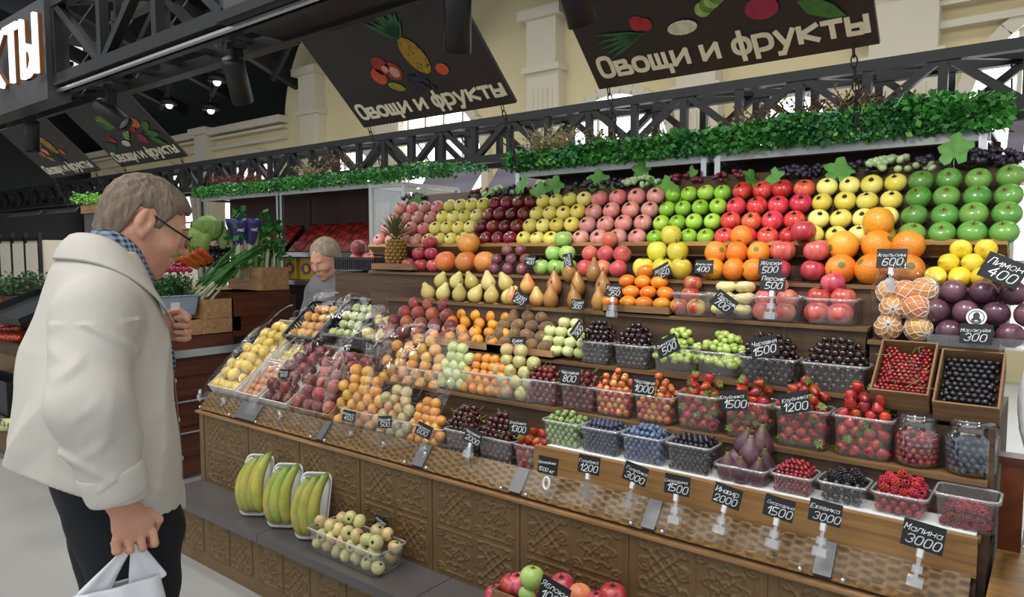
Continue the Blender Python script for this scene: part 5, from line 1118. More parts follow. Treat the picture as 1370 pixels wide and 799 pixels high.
for a in ((733, 623, YF, 'Крыжовник', '1500 кг', 'chalk card for gooseberries on a white ring clip', dict(stand=0, ring=True)), (788, 622, YF, 'Голубика', '1200', 'chalk card reading 1200 in front of the dark blueberries', dict(stand=.075)), (850, 634, YF, 'Голубика', '3000', 'chalk card reading 3000 in front of the pale blueberries', dict(stand=.075, roll=.18)),
          (906, 649, YF, 'Смородина', '1500', 'chalk card reading 1500 in front of the blackcurrants', dict(stand=.08)), (973, 664, YF, 'Инжир', '2000', 'chalk card for figs reading 2000', dict(stand=.075, roll=.16)), (1042, 680, YF, 'Смородина', '1500', 'chalk card reading 1500 in front of the redcurrants', dict(stand=.075, roll=.1)),
          (1104, 686, YF, 'Ежевика', '3000', 'chalk card reading 3000 in front of the blackberries', dict(stand=.08, roll=.06)), (1235, 718, YF, 'Малина', '3000', 'chalk card reading 3000 in front of the raspberries', dict(stand=.085, roll=.1, sc=1.12)),
          (467, 557, 1.93, 'Абрикос', '450', 'small chalk card on the first front apricot punnet', dict(sc=.85, roll=.1, yaw=.25)), (515, 565, 1.93, 'Персик', '500', 'small chalk card on the pink and green peach punnet', dict(sc=.88, roll=-.12, yaw=.2)), (567, 576, 1.92, 'Абрикос', '600', 'tilted chalk card on the orange apricot punnet', dict(sc=.9, roll=.3, yaw=.2)),
          (633, 584, 1.93, 'Черешня', '2000', 'chalk card reading 2000 on the front dark cherries', dict(stand=.05, roll=.25)), (693, 570, 1.945, 'Клубника', '1300', 'chalk card reading 1300 on the front strawberries', dict(roll=.0)), (380, 500, 1.95, 'Персик', '800', 'chalk card seen through film on the dark nectarines', dict(sc=.7, yaw=.4)),
          (763, 503, 2.075, 'Черешня', '800', 'chalk card reading 800 on the dark red cherries', dict(sc=1.05)), (861, 516, 2.07, 'Черешня', '1000', 'chalk card reading 1000 on the yellow and red cherries', dict(sc=1.05)), (981, 536, 2.05, 'Клубника', '1500', 'tilted chalk card reading 1500 on the strawberries behind the figs', dict(sc=1.05, roll=-.18)), (1063, 539, 2.05, 'Клубника', '1200', 'tilted chalk card reading 1200 on the strawberries', dict(sc=1.05, roll=-.3)),
          (693, 460, 2.18, 'Киви', '300', 'chalk card on the brown kiwis', dict(sc=.95, roll=-.1)), (773, 442, 2.19, 'Черешня', '900', 'tilted narrow chalk card beside the near-black cherries', dict(sc=.85, roll=-.9)), (893, 463, 2.15, 'Виноград', '500', 'diamond-tilted chalk card on the green grapes', dict(sc=1.05, roll=-.5)), (1022, 464, 2.16, 'Черешня', '1500', 'tilted chalk card reading 1500 on the shiny black cherries', dict(sc=1.1, roll=-.3)),
          (696, 400, 2.26, 'Груша', '250', 'tilted chalk card below the blushed pears', dict(sc=.9, roll=.35)), (773, 408, 2.26, 'Груша', '300', 'low chalk card below the brown pears', dict(sc=.75)), (821, 389, 2.25, 'Хурма', '350', 'greenish chalk card on a clip beside the persimmons', dict(sc=.85, stand=.07)), (969, 405, 2.25, 'Персик', '700', 'diamond-tilted chalk card on the flat peaches', dict(sc=1.0, roll=.6)),
          (1034, 378, 2.24, 'Персик', '500', 'lower of two stacked chalk cards, on a clear clip', dict(sc=.98, stand=.085)), (1030, 357, 2.34, 'Яблоки', '500', 'upper of two stacked chalk cards beside the oranges', dict(sc=.95)), (1193, 346, 2.34, 'Апельсин', '600', 'chalk card for oranges reading 600', dict(sc=1.02, stand=.07)), (1342, 362, 2.30, 'Лимон', '400', 'big tilted chalk card beside the lemons reading 400', dict(sc=1.25, roll=.42)),
          (709, 349, 2.37, 'Слива', '400', 'small chalk card beside the purple plums', dict(sc=.72)), (760, 348, 2.37, 'Яблоки', '250', 'small upright chalk card on the pale green apples', dict(sc=.68, roll=1.35)), (886, 364, 2.36, 'Яблоки', '350', 'diamond-tilted chalk card on the big yellow apples', dict(sc=.9, roll=-.5)), (942, 357, 2.36, 'Апельсин', '400', 'chalk card on the smaller orange pyramid', dict(sc=.85)),
          (509, 700, 1.87, 'Яблоки', '450', 'small chalk card behind the punnet of small apples on the step', dict(sc=.85, roll=.25)), (741, 795, 1.66, 'Яблоки', '1000', 'chalk card for apples standing on the step', dict(sc=1.3, roll=.2)), (1306, 447, 2.25, 'Маракуйя', '300', 'label strip reading 300 across the passion fruit pack', dict(sc=.95))):
    price_card(*a[:6], **a[6])

# ================================================================== ON THE STEP
ZST = .304
def banana_mesh(name, mat, L=.23, r=.024, bend=1.25):
    mb = MB(); pts = []; rr = []
    for i in range(12):
        t = i / 11; a = (t - .5) * bend; pts.append((0, -L / bend * (math.cos(a) - math.cos(bend / 2)), L / bend * math.sin(a))); rr.append(r * (.34 + .66 * math.sin(PI * min(1, .06 + t * .94) ** .85) ** .55) if .02 < t < .95 else r * .32)
    mb.tube(pts, rr, 9); return mb.me(name, [mat], True)
BAN = banana_mesh('banana', fruit_mat('banana_skin', '#bdb24c', '#8fa03c', scale=14, rough=.42, vary=.12, zgrad=('#6f8a30', .06, .11), speck=('#6a6428', 90, .08)))
for q, (px, py) in enumerate(((340, 705), (378, 718), (416, 731))):
    p = at(px, py, Y=1.775); rz = math.radians(32)
    lab = ['foam tray of green-yellow bananas nearest the man', 'foam tray of green-yellow bananas, middle of three', 'foam tray of green bananas beside the small apples'][q]
    t = thing('foam_tray', lab, 'tray', (p.x, 1.775, ZST + .004), (-math.radians(20), 0, rz), 'wrapped banana trays')
    v = []; n = 0
    base = rrect(.135, .27, .03, 5); m = len(base); prof = [(.86, .012), (1, -.016), (1.04, -.016), (.9, .018)]
    vv = [(x * s, y, z * s + .14) for s, y in prof for x, z in base]; f = [(i * m + k, i * m + (k + 1) % m, (i + 1) * m + (k + 1) % m, (i + 1) * m + k) for i in range(3) for k in range(m)] + [tuple(range(m)), tuple(range(3 * m, 4 * m))[::-1]]
    obj('tray_shell', mesh('tray', vv, f, M['white_plastic'], True), t, (0, .004, 0))
    fl = []
    base = rrect(.14, .275, .04, 5); m = len(base); vv = [(x * s, y, z * s + .14) for s, y in ((1, .012), (1, -.02), (.82, -.072), (.4, -.088)) for x, z in base]
    f = [(i * m + k, i * m + (k + 1) % m, (i + 1) * m + (k + 1) % m, (i + 1) * m + k) for i in range(3) for k in range(m)] + [tuple(range(3 * m, 4 * m))]
    obj('film_wrap', mesh('fw', vv, f, M['film'], True), t)
    T4 = t.matrix_basis.copy()
    for k in range(4 if q == 0 else 3):
        o = obj('banana', BAN, None, scale=(1.12 + .04 * k), label='%s banana in the %s' % (['outermost', 'second', 'third', 'innermost'][k], lab.replace('of green-yellow bananas ', '').replace('of green-yellow bananas, ', '').replace('of green bananas ', '')), cat='banana', group='bananas on foam trays')
        m4 = T4 @ Matrix.Translation((-.022 + k * (.028 if q == 0 else .037), -.036 - .010 * (k % 2), .135 + .006 * k)) @ Euler((0, math.radians(14 - 3 * k), math.radians(-62 + 6 * k))).to_matrix().to_4x4() @ Matrix.Scale(1.1, 4); l, qq, s_ = m4.decompose(); o.location = l; o.rotation_euler = qq.to_euler()
    if q < 2: obj('sticker', MB().lathe([(.001, 0), (.011, 0), (.011, .001), (.001, .001)], 14).me('st', plain('dark_sticker', '#24304a', .5)), t, (-.01, -.066, .16), (PI / 2, 0, 0))
# punnet of small apples
x0, x1 = at(422, 755, Y=1.72).x, at(505, 775, Y=1.72).x; xc = (x0 + x1) / 2; w = x1 - x0 + .05
T4 = Tm(xc, 1.70, ZST + .004)
obj('punnet', punnet_mesh(w, .15, .10), None, (xc, 1.775, ZST + .003), label='large clear punnet of small apples on the stone step', cat='punnet', group='clear plastic punnets')
obj('rim', rim_mesh(w, .15, .10), [o for o in COL.objects if o.get('label') == 'large clear punnet of small apples on the stone step'][0])
heap('smallapple', w - .012, .145, T4 @ Matrix.Translation((0, .004, .002)), .10, .075, 'small blushed apple', 'in the step punnet', 'small apples in the step punnet', pw=1.6, spacing=1.9)
# apples at the lower edge of the picture
xc = at(742, 790, Y=1.76).x
open_box('brown cardboard box of mixed apples on the step', (xc, 1.69, ZST), .40, .20, .15, 'box', name='cardboard_box', cat='box')
for q, (px, py, k, s, lab) in enumerate(((685, 783, 'rosy', 1.0, 'rosy apple at the man\'s end of the cardboard box on the step'), (712, 773, 'greenbig', .95, 'yellow-green apple topping the cardboard box on the step'), (708, 795, 'greenbig', .85, 'smaller green apple in front in the step box'), (752, 783, 'rosy', .95, 'rosy apple behind the card on the step'), (776, 797, 'redpeach', 1, 'reddish apple just beyond the card on the step'), (820, 797, 'rosy', 1.0, 'rosy apple at the near end of the box on the step'), (664, 797, 'rosy', 1.0, 'rosy apple at the very end of the box on the step'), (800, 806, 'rosy', .9, 'low rosy apple near the end of the step box'))):
    p = at(px, py, Y=1.76); put(k, p, lab, 'mixed apples on the step', upr(), s)
for q in range(5): put('rosy', (xc - .15 + q * .075, 1.77 + .02 * (q % 2), ZST + .15), 'rosy apple lying lower in the step box, %s from the man\'s end' % ORD[q + 1], 'mixed apples on the step', upr())
# ================================================================== PEOPLE (signed distance fields turned into one continuous skin)
class SDF:
    def __init__(s, lo, hi, h):
        s.lo = np.array(lo, np.float32); s.h = h; s.n = np.ceil((np.array(hi) - lo) / h).astype(int) + 1
        s.D = np.full(s.n, 1.0, np.float32)
    def _sub(s, lo, hi):
        a = np.maximum(np.floor((np.array(lo) - s.lo) / s.h).astype(int), 0); b = np.minimum(np.ceil((np.array(hi) - s.lo) / s.h).astype(int) + 1, s.n)
        if (b <= a).any(): return None
        ax = [s.lo[i] + s.h * np.arange(a[i], b[i], dtype=np.float32) for i in range(3)]
        return tuple(slice(a[i], b[i]) for i in range(3)), np.meshgrid(*ax, indexing='ij', sparse=True)
    def _mix(s, sl, d, k, sub=False):
        A = s.D[sl]
        if sub: s.D[sl] = np.maximum(A, -d) if k <= 0 else -s._sm(-A, d, k)
        else: s.D[sl] = s._sm(A, d, k) if k > 0 else np.minimum(A, d)
    @staticmethod
    def _sm(a, b, k):
        h = np.clip(.5 + .5 * (b - a) / k, 0, 1); return b + (a - b) * h - k * h * (1 - h)
    def cone(s, a, b, ra, rb, k=.02, ysc=1.0, sub=False):
        a = np.array(a, np.float32); b = np.array(b, np.float32); R_ = max(ra, rb) * max(1, 1 / ysc) + k + s.h * 3
        q = s._sub(np.minimum(a, b) - R_, np.maximum(a, b) + R_)
        if q is None: return
        sl, (X, Y, Z) = q; d = b - a; dd = float(d @ d) + 1e-9
        t = np.clip(((X - a[0]) * d[0] + (Y - a[1]) * d[1] + (Z - a[2]) * d[2]) / dd, 0, 1)
        r = ra + (rb - ra) * t; D = np.sqrt((X - a[0] - t * d[0]) ** 2 + ((Y - a[1] - t * d[1]) * ysc) ** 2 + (Z - a[2] - t * d[2]) ** 2) - r
        s._mix(sl, D, k, sub)
    def ell(s, c, r, k=.02, M3=None, sub=False):
        c = np.array(c, np.float32); r = np.array(r, np.float32); R_ = r.max() + k + s.h * 3; q = s._sub(c - R_, c + R_)
        if q is None: return
        sl, (X, Y, Z) = q; p = [X - c[0], Y - c[1], Z - c[2]]
        if M3 is not None: p = [M3[0][i] * p[0] + M3[1][i] * p[1] + M3[2][i] * p[2] for i in range(3)]
        g = np.sqrt((p[0] / r[0]) ** 2 + (p[1] / r[1]) ** 2 + (p[2] / r[2]) ** 2); s._mix(sl, (g - 1) * r.min(), k, sub)
    def field(s): return np.meshgrid(*[s.lo[i] + s.h * np.arange(s.n[i], dtype=np.float32) for i in range(3)], indexing='ij', sparse=True)
    def mesh(s, name, mats, post=None):
        D = s.D; I = D < 0; n = D.shape
        cnt = np.zeros([k - 1 for k in n], np.int8); offs = [(i, j, k) for i in (0, 1) for j in (0, 1) for k in (0, 1)]
        def sh(A, o): return A[o[0]:n[0] - 1 + o[0], o[1]:n[1] - 1 + o[1], o[2]:n[2] - 1 + o[2]]
        for o in offs: cnt += sh(I, o)
        act = (cnt > 0) & (cnt < 8); ix = np.argwhere(act); ids = np.full(act.shape, -1, np.int32); ids[act] = np.arange(len(ix))
        acc = np.zeros((len(ix), 3)); w = np.zeros(len(ix))
        for o in offs:
            for ax in range(3):
                if o[ax]: continue
                o2 = list(o); o2[ax] = 1
                a = D[ix[:, 0] + o[0], ix[:, 1] + o[1], ix[:, 2] + o[2]]; b = D[ix[:, 0] + o2[0], ix[:, 1] + o2[1], ix[:, 2] + o2[2]]; m = (a < 0) != (b < 0)
                t = np.where(m, a / np.where(m, a - b, 1), 0); p = np.array(o, float) + np.zeros((len(ix), 1)); p[:, ax] = t; acc[m] += p[m]; w[m] += 1
        V = s.lo + s.h * (ix + acc / w[:, None]); F = []
        for ax in range(3):
            u, v = (ax + 1) % 3, (ax + 2) % 3; sa = [slice(None)] * 3; sb = [slice(None)] * 3; sa[ax] = slice(0, -1); sb[ax] = slice(1, None)
            A, B = I[tuple(sa)], I[tuple(sb)]; e = np.argwhere(A != B)
            e = e[(e[:, u] > 0) & (e[:, v] > 0) & (e[:, u] < n[u] - 1) & (e[:, v] < n[v] - 1)]
            fl = A[e[:, 0], e[:, 1], e[:, 2]]; q = []
            for du, dv in ((1, 1), (0, 1), (0, 0), (1, 0)):
                c = e.copy(); c[:, u] -= du; c[:, v] -= dv; q.append(ids[c[:, 0], c[:, 1], c[:, 2]])
            q = np.stack(q, 1); q[~fl] = q[~fl][:, ::-1]; F.append(q)
        F = np.concatenate(F); F = F[(F >= 0).all(1)]
        if post is not None: V = post(V)
        me = bpy.data.meshes.new(name); me.vertices.add(len(V)); me.vertices.foreach_set('co', V.astype(np.float32).ravel())
        me.loops.add(len(F) * 4); me.loops.foreach_set('vertex_index', F.astype(np.int32).ravel()); me.polygons.add(len(F)); me.polygons.foreach_set('loop_start', np.arange(0, len(F) * 4, 4, dtype=np.int32)); me.polygons.foreach_set('loop_total', np.full(len(F), 4, np.int32))
        for m in mats: me.materials.append(m)
        me.update(calc_edges=True); me.polygons.foreach_set('use_smooth', [True] * len(F)); return me

def skin_mat():
    m, nt, b = new_mat('skin'); tc = nd(nt, 'ShaderNodeTexCoord'); n = nd(nt, 'ShaderNodeTexNoise', {'Vector': tc.outputs['Object'], 'Scale': 14, 'Detail': 4})
    r = nd(nt, 'ShaderNodeMapRange', {'Value': n.outputs[0], 'From Min': .35, 'From Max': .7}); x = nd(nt, 'ShaderNodeMix', {0: r.outputs[0], 6: lin('#d8a68c'), 7: lin('#c68a72')}, data_type='RGBA')
    nt.links.new(x.outputs[2], b.inputs['Base Color']); b.inputs['Roughness'].default_value = .5; b.inputs['Subsurface Weight'].default_value = .15; b.inputs['Subsurface Radius'].default_value = (.01, .004, .002); b.inputs['Subsurface Scale'].default_value = 1
    return m
M['skin'] = skin_mat(); M['hair'] = plain('grey_brown_hair', '#7f6e5d', .65, vary=.35, nscale=60, bump=.8, bscale=110, stretch=(1, 1, .25))
M['jacket'] = plain('off_white_jacket', '#d0ccc2', .75, vary=.05, nscale=5, bump=.45, bscale=11, stretch=(1.6, 1.6, .5))
M['cuff_tan'] = plain('tan_placket', '#85705a', .8); M['trousers'] = plain('dark_trousers', '#12131c', .85, vary=.2, nscale=8)
def plaid():
    m, nt, b = new_mat('blue_check_shirt'); tc = nd(nt, 'ShaderNodeTexCoord'); sx = nd(nt, 'ShaderNodeSeparateXYZ', {0: tc.outputs['Object']}); prev = None
    a = nd(nt, 'ShaderNodeMath', {0: sx.outputs[1], 1: sx.outputs[0]}, operation='ADD').outputs[0]
    vals = []
    for s_ in (a, sx.outputs[2]):
        q = nd(nt, 'ShaderNodeMath', {0: nd(nt, 'ShaderNodeMath', {0: s_, 1: 75.0}, operation='MULTIPLY').outputs[0]}, operation='FRACT').outputs[0]
        vals.append(nd(nt, 'ShaderNodeMath', {0: q, 1: .5}, operation='GREATER_THAN').outputs[0])
    v = nd(nt, 'ShaderNodeMath', {0: vals[0], 1: vals[1]}, operation='ADD').outputs[0]; v = nd(nt, 'ShaderNodeMath', {0: v, 1: .5}, operation='MULTIPLY').outputs[0]
    x = nd(nt, 'ShaderNodeMix', {0: v, 6: lin('#8fa3b4'), 7: lin('#1c2b44')}, data_type='RGBA'); nt.links.new(x.outputs[2], b.inputs['Base Color']); b.inputs['Roughness'].default_value = .8; return m
M['shirt'] = plaid()
def rotY(a): return np.array([[math.cos(a), 0, math.sin(a)], [0, 1, 0], [-math.sin(a), 0, math.cos(a)]])   # +a pitches forward (x towards -z)
def head(S_, c, pitch, yaw=0, sc=1.0):
    """Head with brow, nose, lips, chin and ears; x forward, y left."""
    cz, sz = math.cos(yaw), math.sin(yaw); Rm = np.array([[cz, -sz, 0], [sz, cz, 0], [0, 0, 1]]) @ rotY(pitch); c = np.array(c)
    P = lambda *p: c + Rm @ (np.array(p) * sc)
    E_ = lambda p, r, k=.015, sub=False: S_.ell(P(*p), np.array(r) * sc, k * sc, Rm, sub)
    K = lambda a, b, ra, rb, k=.008, sub=False: S_.cone(P(*a), P(*b), ra * sc, rb * sc, k * sc, 1.0, sub)
    E_((-.018, 0, .035), (.100, .077, .088)); E_((.028, 0, -.02), (.070, .066, .095), .03); E_((.045, 0, -.088), (.048, .045, .038), .03); K((-.02, .058, -.03), (.045, .035, -.098), .022, .02, .02); K((-.02, -.058, -.03), (.045, -.035, -.098), .022, .02, .02)
    E_((.074, 0, -.112), (.022, .024, .018), .02)
    K((.086, .034, .030), (.094, .008, .026), .010, .010, .012); K((.086, -.034, .030), (.094, -.008, .026), .010, .010, .012)
    K((.096, 0, .016), (.119, 0, -.022), .009, .0125, .012); E_((.106, .012, -.026), (.011, .009, .008), .006); E_((.106, -.012, -.026), (.011, .009, .008), .006)
    for s in (1, -1):
        E_((.088, .032 * s, .008), (.016, .017, .011), .010, True); E_((.078, .032 * s, .006), (.0135, .0145, .0125), .003)
        K((.086, .046 * s, -.001), (.092, .02 * s, -.004), .005, .005, .004)
        E_((.062, .042 * s, -.028), (.034, .026, .024), .02)
        y = .079 * s
        y = .083 * s
        E_((-.012, y, .0), (.026, .0085, .037), .003); E_((-.009, y + .009 * s, .003), (.014, .007, .023), .003, True); E_((-.022, y + .003 * s, .006), (.010, .009, .030), .003); E_((.004, y + .002 * s, -.004), (.006, .007, .010), .003); K((-.006, y, -.030), (.0, y - .003 * s, -.040), .0085, .0065, .004)
    K((.096, .022, -.060), (.103, 0, -.056), .006, .007, .006); K((.096, -.022, -.060), (.103, 0, -.056), .006, .007, .006)
    K((.094, .02, -.071), (.100, 0, -.072), .006, .008, .006); K((.094, -.02, -.071), (.100, 0, -.072), .006, .008, .006)
    K((.098, .024, -.0655), (.108, 0, -.0645), .002, .0022, .002, True); K((.098, -.024, -.0655), (.108, 0, -.0645), .002, .0022, .002, True)
    return P, Rm
def finger(S_, pts, r): 
    for a, b, i in zip(pts[:-1], pts[1:], range(9)): S_.cone(a, b, r * (1 - .08 * i), r * (1 - .08 * (i + 1)), .004)

MAN = Vector((-1.85, .545, 0))
man_rot = PI / 2 - math.radians(12)                       # local +x looks along world +y
B = SDF((-.16, -.42, -.01), (.50, .42, 1.78), .0042)
HC = (.274, 0, 1.610); HP = math.radians(27); HS = .89
B.cone((.13, 0, 1.44), (.225, 0, 1.572), .072, .058, .04)
P, Rm = head(B, HC, HP, math.radians(-7), HS)
B.cone((.165, 0, 1.37), (.17, 0, 1.10), .075, .09, .04, .72); B.cone((.17, 0, 1.12), (.19, 0, .92), .09, .08, .04, .75)
B.cone((.15, .09, 1.40), (.135, .16, 1.38), .05, .045, .03); B.cone((.15, -.09, 1.40), (.135, -.16, 1.38), .05, .045, .03)
for s in (1, -1):
    B.cone((.20, .085 * s, .88), (.20, .10 * s, .48), .08, .055, .03); B.cone((.20, .10 * s, .48), (.15, .11 * s, .09), .052, .038, .02); B.cone((.15, .11 * s, .05), (.31, .13 * s, .035), .04, .03, .03)
# right arm hanging with a slight bend, fist closed on the bag handles
WR = np.array((.140, -.285, 1.030))
B.cone((.13, -.17, 1.38), (.09, -.28, 1.235), .05, .042, .03); B.cone((.09, -.28, 1.235), WR, .04, .029, .02)
pc = WR + np.array((.022, .0, -.055)); B.cone(WR, pc, .028, .03, .015, 1.25); B.ell(pc + np.array((.004, 0, -.012)), (.042, .017, .036), .012)
for k, dx in enumerate((.040, .016, -.008, -.030)):
    L = (.95, 1.05, 1.0, .85)[k]; b0 = pc + np.array((dx, -.004, -.034))
    finger(B, [b0, b0 + np.array((.002, -.006, -.026)) * L, b0 + np.array((.002, .020, -.036)) * L, b0 + np.array((.0, .032, -.016)) * L], .0092)
b0 = pc + np.array((.036, .006, .008)); finger(B, [b0, b0 + np.array((.020, .006, -.024)), b0 + np.array((.014, .018, -.046)), b0 + np.array((.004, .026, -.054))], .0105)
# left arm bent, loose fist held before the belly
WL = np.array((.285, .125, 1.345))
B.cone((.14, .155, 1.38), (.165, .235, 1.22), .045, .04, .03); B.cone((.165, .235, 1.22), WL, .04, .03, .02)
pl = WL + np.array((.05, -.012, .0)); B.cone(WL, pl, .028, .03, .015); B.ell(pl + np.array((.012, 0, -.003)), (.04, .022, .04), .012)
for k, dz in enumerate((.026, .008, -.011, -.029)):
    b0 = pl + np.array((.036, -.010, dz)); L = (.95, 1.05, 1.0, .85)[k]
    finger(B, [b0, b0 + np.array((.018, -.018, -.004)) * L, b0 + np.array((.004, -.036, -.006)) * L, b0 + np.array((-.018, -.030, -.004)) * L], .0094)
b0 = pl + np.array((.006, -.012, .034)); finger(B, [b0, b0 + np.array((.026, -.018, .004)), b0 + np.array((.038, -.034, -.006)), b0 + np.array((.036, -.046, -.016))], .0105)
man = obj('person', B.mesh('person_body', [M['skin']]), None, MAN, (0, 0, man_rot), None, 'older man in an off-white jacket and glasses bending over the stall with a white bag', 'person'); del B
# hair: the skull grown outward, cut along the hairline
H = SDF((.08, -.13, 1.48), (.42, .13, 1.78), .0036); h_in = np.linalg.inv(Rm)
H.ell(P(-.018, 0, .035), np.array((.100, .078, .0885)) * HS, .015, Rm); H.ell(P(-.045, 0, -.03), np.array((.064, .066, .085)) * HS, .03, Rm); H.ell(P(.030, 0, .02), np.array((.070, .068, .080)) * HS, .02, Rm)
X, Y, Z = H.field(); q = [X - HC[0], Y - HC[1], Z - HC[2]]; L_ = [(Rm[0][i] * q[0] + Rm[1][i] * q[1] + Rm[2][i] * q[2]) / HS for i in range(3)]
lowz = np.interp(L_[0], [-.12, -.07, -.054, -.044, -.040, -.012, .010, .014, .030, .036, .052, .072, .11], [-.080, -.100, -.085, -.030, .030, .040, .034, -.004, -.006, .028, .056, .074, .074])
reg_ = L_[2] - lowz + .004 * np.sin(L_[0] * 190 + L_[1] * 90)
t_ = np.clip(reg_ * .36, -.016, .0065) + .0045 * np.clip((L_[2] - .06) * 12, 0, 1)
H.D = H.D - t_ + .0016 * np.sin(L_[1] * 230 + 4 * np.sin(L_[0] * 50)) * np.sin(L_[2] * 90 + L_[0] * 70)
H.D = np.maximum(H.D, -reg_)
obj('hair', H.mesh('hair', [M['hair']]), man, label='short grey-brown hair')
def put_head(name, me, p, rot=(0, 0, 0), **k):
    o = obj(name, me, man, tuple(P(*p)), **k); o.rotation_euler = (Matrix([list(r) for r in Rm]) @ Euler(rot).to_matrix()).to_euler(); o.scale = (HS, HS, HS); return o
eye_me = MB().ball((0, 0, 0), .0118, 14, 10).me('eye', [plain('eye_white', '#d8d2cc', .2)], True)
iris_me = MB().lathe([(.001, .0), (.0055, -.0003), (.0058, -.001)], 12).me('iris', [plain('dark_iris', '#2a211c', .2)], True)
for s in (1, -1):
    e = put_head('eye', eye_me, (.0815, .032 * s, .004)); obj('iris', iris_me, e, (.0118, 0, -.002), (0, PI / 2, 0))
    bw = MB().tube([P(.092, .012 * s, .030), P(.096, .030 * s, .036), P(.084, .050 * s, .028)], [.003, .0042, .002], 6); obj('eyebrow', bw.me('brow', M['hair'], True), man)
gl = MB()
for s in (1, -1):
    gl.tube([P(.117 + .004 * math.cos(a) * 0 - .006 * abs(math.cos(a)) * (1 if True else 0), (.034 + .025 * math.cos(a)) * s, .004 + .019 * math.sin(a)) for a in np.linspace(0, 2 * PI, 18)], .0018, 5, 0)
    gl.tube([P(.110, .058 * s, .010), P(.06, .076 * s, .016), P(.0, .084 * s, .026), P(-.022, .086 * s, .010)], .0026, 5, 1)
gl.tube([P(.118, .010, .008), P(.121, 0, .012), P(.118, -.010, .008)], .0013, 5, 0)
g = obj('eyeglasses', gl.me('gl', [plain('gold_frame', '#8a6f3e', .3, metal=.8), M['card']], True), man, label='thin gold-framed glasses')
for s in (1, -1):
    lm = MB().add([P(.114, (.034 + .024 * math.cos(a)) * s, .004 + .018 * math.sin(a)) for a in np.linspace(0, 2 * PI, 17)[:-1]], [tuple(range(16))]); obj('lens', lm.me('lens', M['glass']), g)

# jacket: lofted trunk, sleeves, folds
J = SDF((-.14, -.42, .80), (.44, .42, 1.70), .0052); X, Y, Z = J.field()
zs = [.84, .92, 1.02, 1.12, 1.24, 1.32, 1.39, 1.45, 1.50, 1.54, 1.58]
cx = [.155, .155, .150, .150, .158, .162, .166, .168, .168, .172, .196]; rx = [.172, .170, .172, .170, .160, .148, .130, .115, .099, .082, .055]; ry = [.245, .240, .234, .226, .216, .206, .192, .170, .140, .108, .070]
f = lambda a: np.interp(Z, zs, a)
dx_, dy_ = (X - f(cx)) / f(rx), Y / f(ry); pn = 2.15
J.D = ((np.abs(dx_) ** pn + np.abs(dy_) ** pn) ** (1 / pn) - 1) * f(rx) * .9
J.D = np.maximum(J.D, Z - 1.545)
EL = np.array((.094, -.285, 1.235)); CU = WR + np.array((.0, 0, .012))
for s in (1, -1): J.cone((.165, .08 * s, 1.45), (.130 if s < 0 else .16, .165 * s, 1.405), .060, .072, .05)
J.cone((.126, -.185, 1.405), EL, .077, .074, .04); J.cone(EL, CU, .074, .056, .03)
J.cone((.150, .165, 1.40), (.165, .235, 1.22), .070, .062, .04); J.cone((.165, .235, 1.22), WL - np.array((.02, 0, 0)), .062, .05, .03)
def crease(a): return np.clip(1 - np.abs(np.sin(a)) * 1.6, 0, 1)
arm = np.exp(-((Y + .29) / .07) ** 2) * (Z < 1.40); trunk = 1 - np.exp(-((Y + .29) / .09) ** 2)
fade = np.clip((1.43 - Z) * 4, 0, 1)
J.D += arm * (-.012 * crease(Z * 26 + X * 20 + 1.2 * np.sin(Z * 17 + X * 9)) * (.4 + .6 * np.sin(Z * 13 + 2) ** 2) - .009 * crease(Z * 34 - X * 26 + .8) * np.clip(np.sin(X * 40 + Z * 9), 0, 1))
J.D += trunk * fade * (-.013 * crease(Y * 11 + Z * 3.4 + .9 * np.sin(Z * 6 + X * 7)) * (X < .22) - .009 * crease(X * 15 - Z * 8 + Y * 5 + .6 * np.sin(Z * 11)) + .004 * np.sin(Z * 17 + Y * 20 - X * 16))
hem = 1.068 - .47 * (X + .02) + .006 * np.sin(Y * 26 + X * 20)
armcut = (np.sqrt((Y + .29) ** 2 + (X - .13) ** 2) < .085) & (Y < -.215)
J.D = np.where(armcut & (J.D < .05), np.maximum(J.D, WR[2] - .004 - Z), np.maximum(J.D, hem - Z))
J.D = np.maximum(J.D, -np.maximum(np.abs(Y - .075) - (.095 + .10 * np.clip(Z - 1.32, 0, 1)), .17 - X))
inner = ((np.abs(dx_ * 1.13) ** pn + np.abs(dy_ * 1.10) ** pn) ** (1 / pn) - 1) * f(rx) * .9
J.D = np.maximum(J.D, -np.maximum(inner, Z - 1.18))
jk = obj('jacket', J.mesh('jacket', [M['jacket']]), man, label='off-white cotton jacket with turned-back cuffs'); del J
# collar, cuff, placket, pocket
def sheet(rows, mat, name, parent, thick=.004):
    n = len(rows[0]); V = [Vector(p) for r in rows for p in r]; F = [(i * n + k, i * n + k + 1, (i + 1) * n + k + 1, (i + 1) * n + k) for i in range(len(rows) - 1) for k in range(n - 1)]
    o = obj(name, mesh(name, V, F, mat, True), parent); m = o.modifiers.new('s', 'SOLIDIFY'); m.thickness = thick; m.offset = 0; s2 = o.modifiers.new('b', 'SUBSURF'); s2.levels = s2.render_levels = 1; return o
ang = np.linspace(-2.75, 2.75, 23)
def ring(c, rx_, ry_, z0, zf): return [(c[0] - rx_ * math.cos(a), ry_ * math.sin(a), z0 + zf * ((1 - math.cos(a)) / 2) ** 2.2) for a in ang]
sheet([ring((.206, 0), .066, .070, 1.560, -.12), ring((.204, 0), .075, .082, 1.598, -.150), ring((.200, 0), .104, .118, 1.572, -.180), ring((.204, 0), .130, .160, 1.525, -.190)], M['jacket'], 'collar', jk, .005)
sheet([ring((.222, 0), .056, .060, 1.575, -.08), ring((.222, 0), .061, .066, 1.606, -.10), ring((.220, 0), .067, .073, 1.585, -.14), ring((.220, 0), .070, .078, 1.55, -.15)], M['shirt'], 'shirt_collar', man, .003)
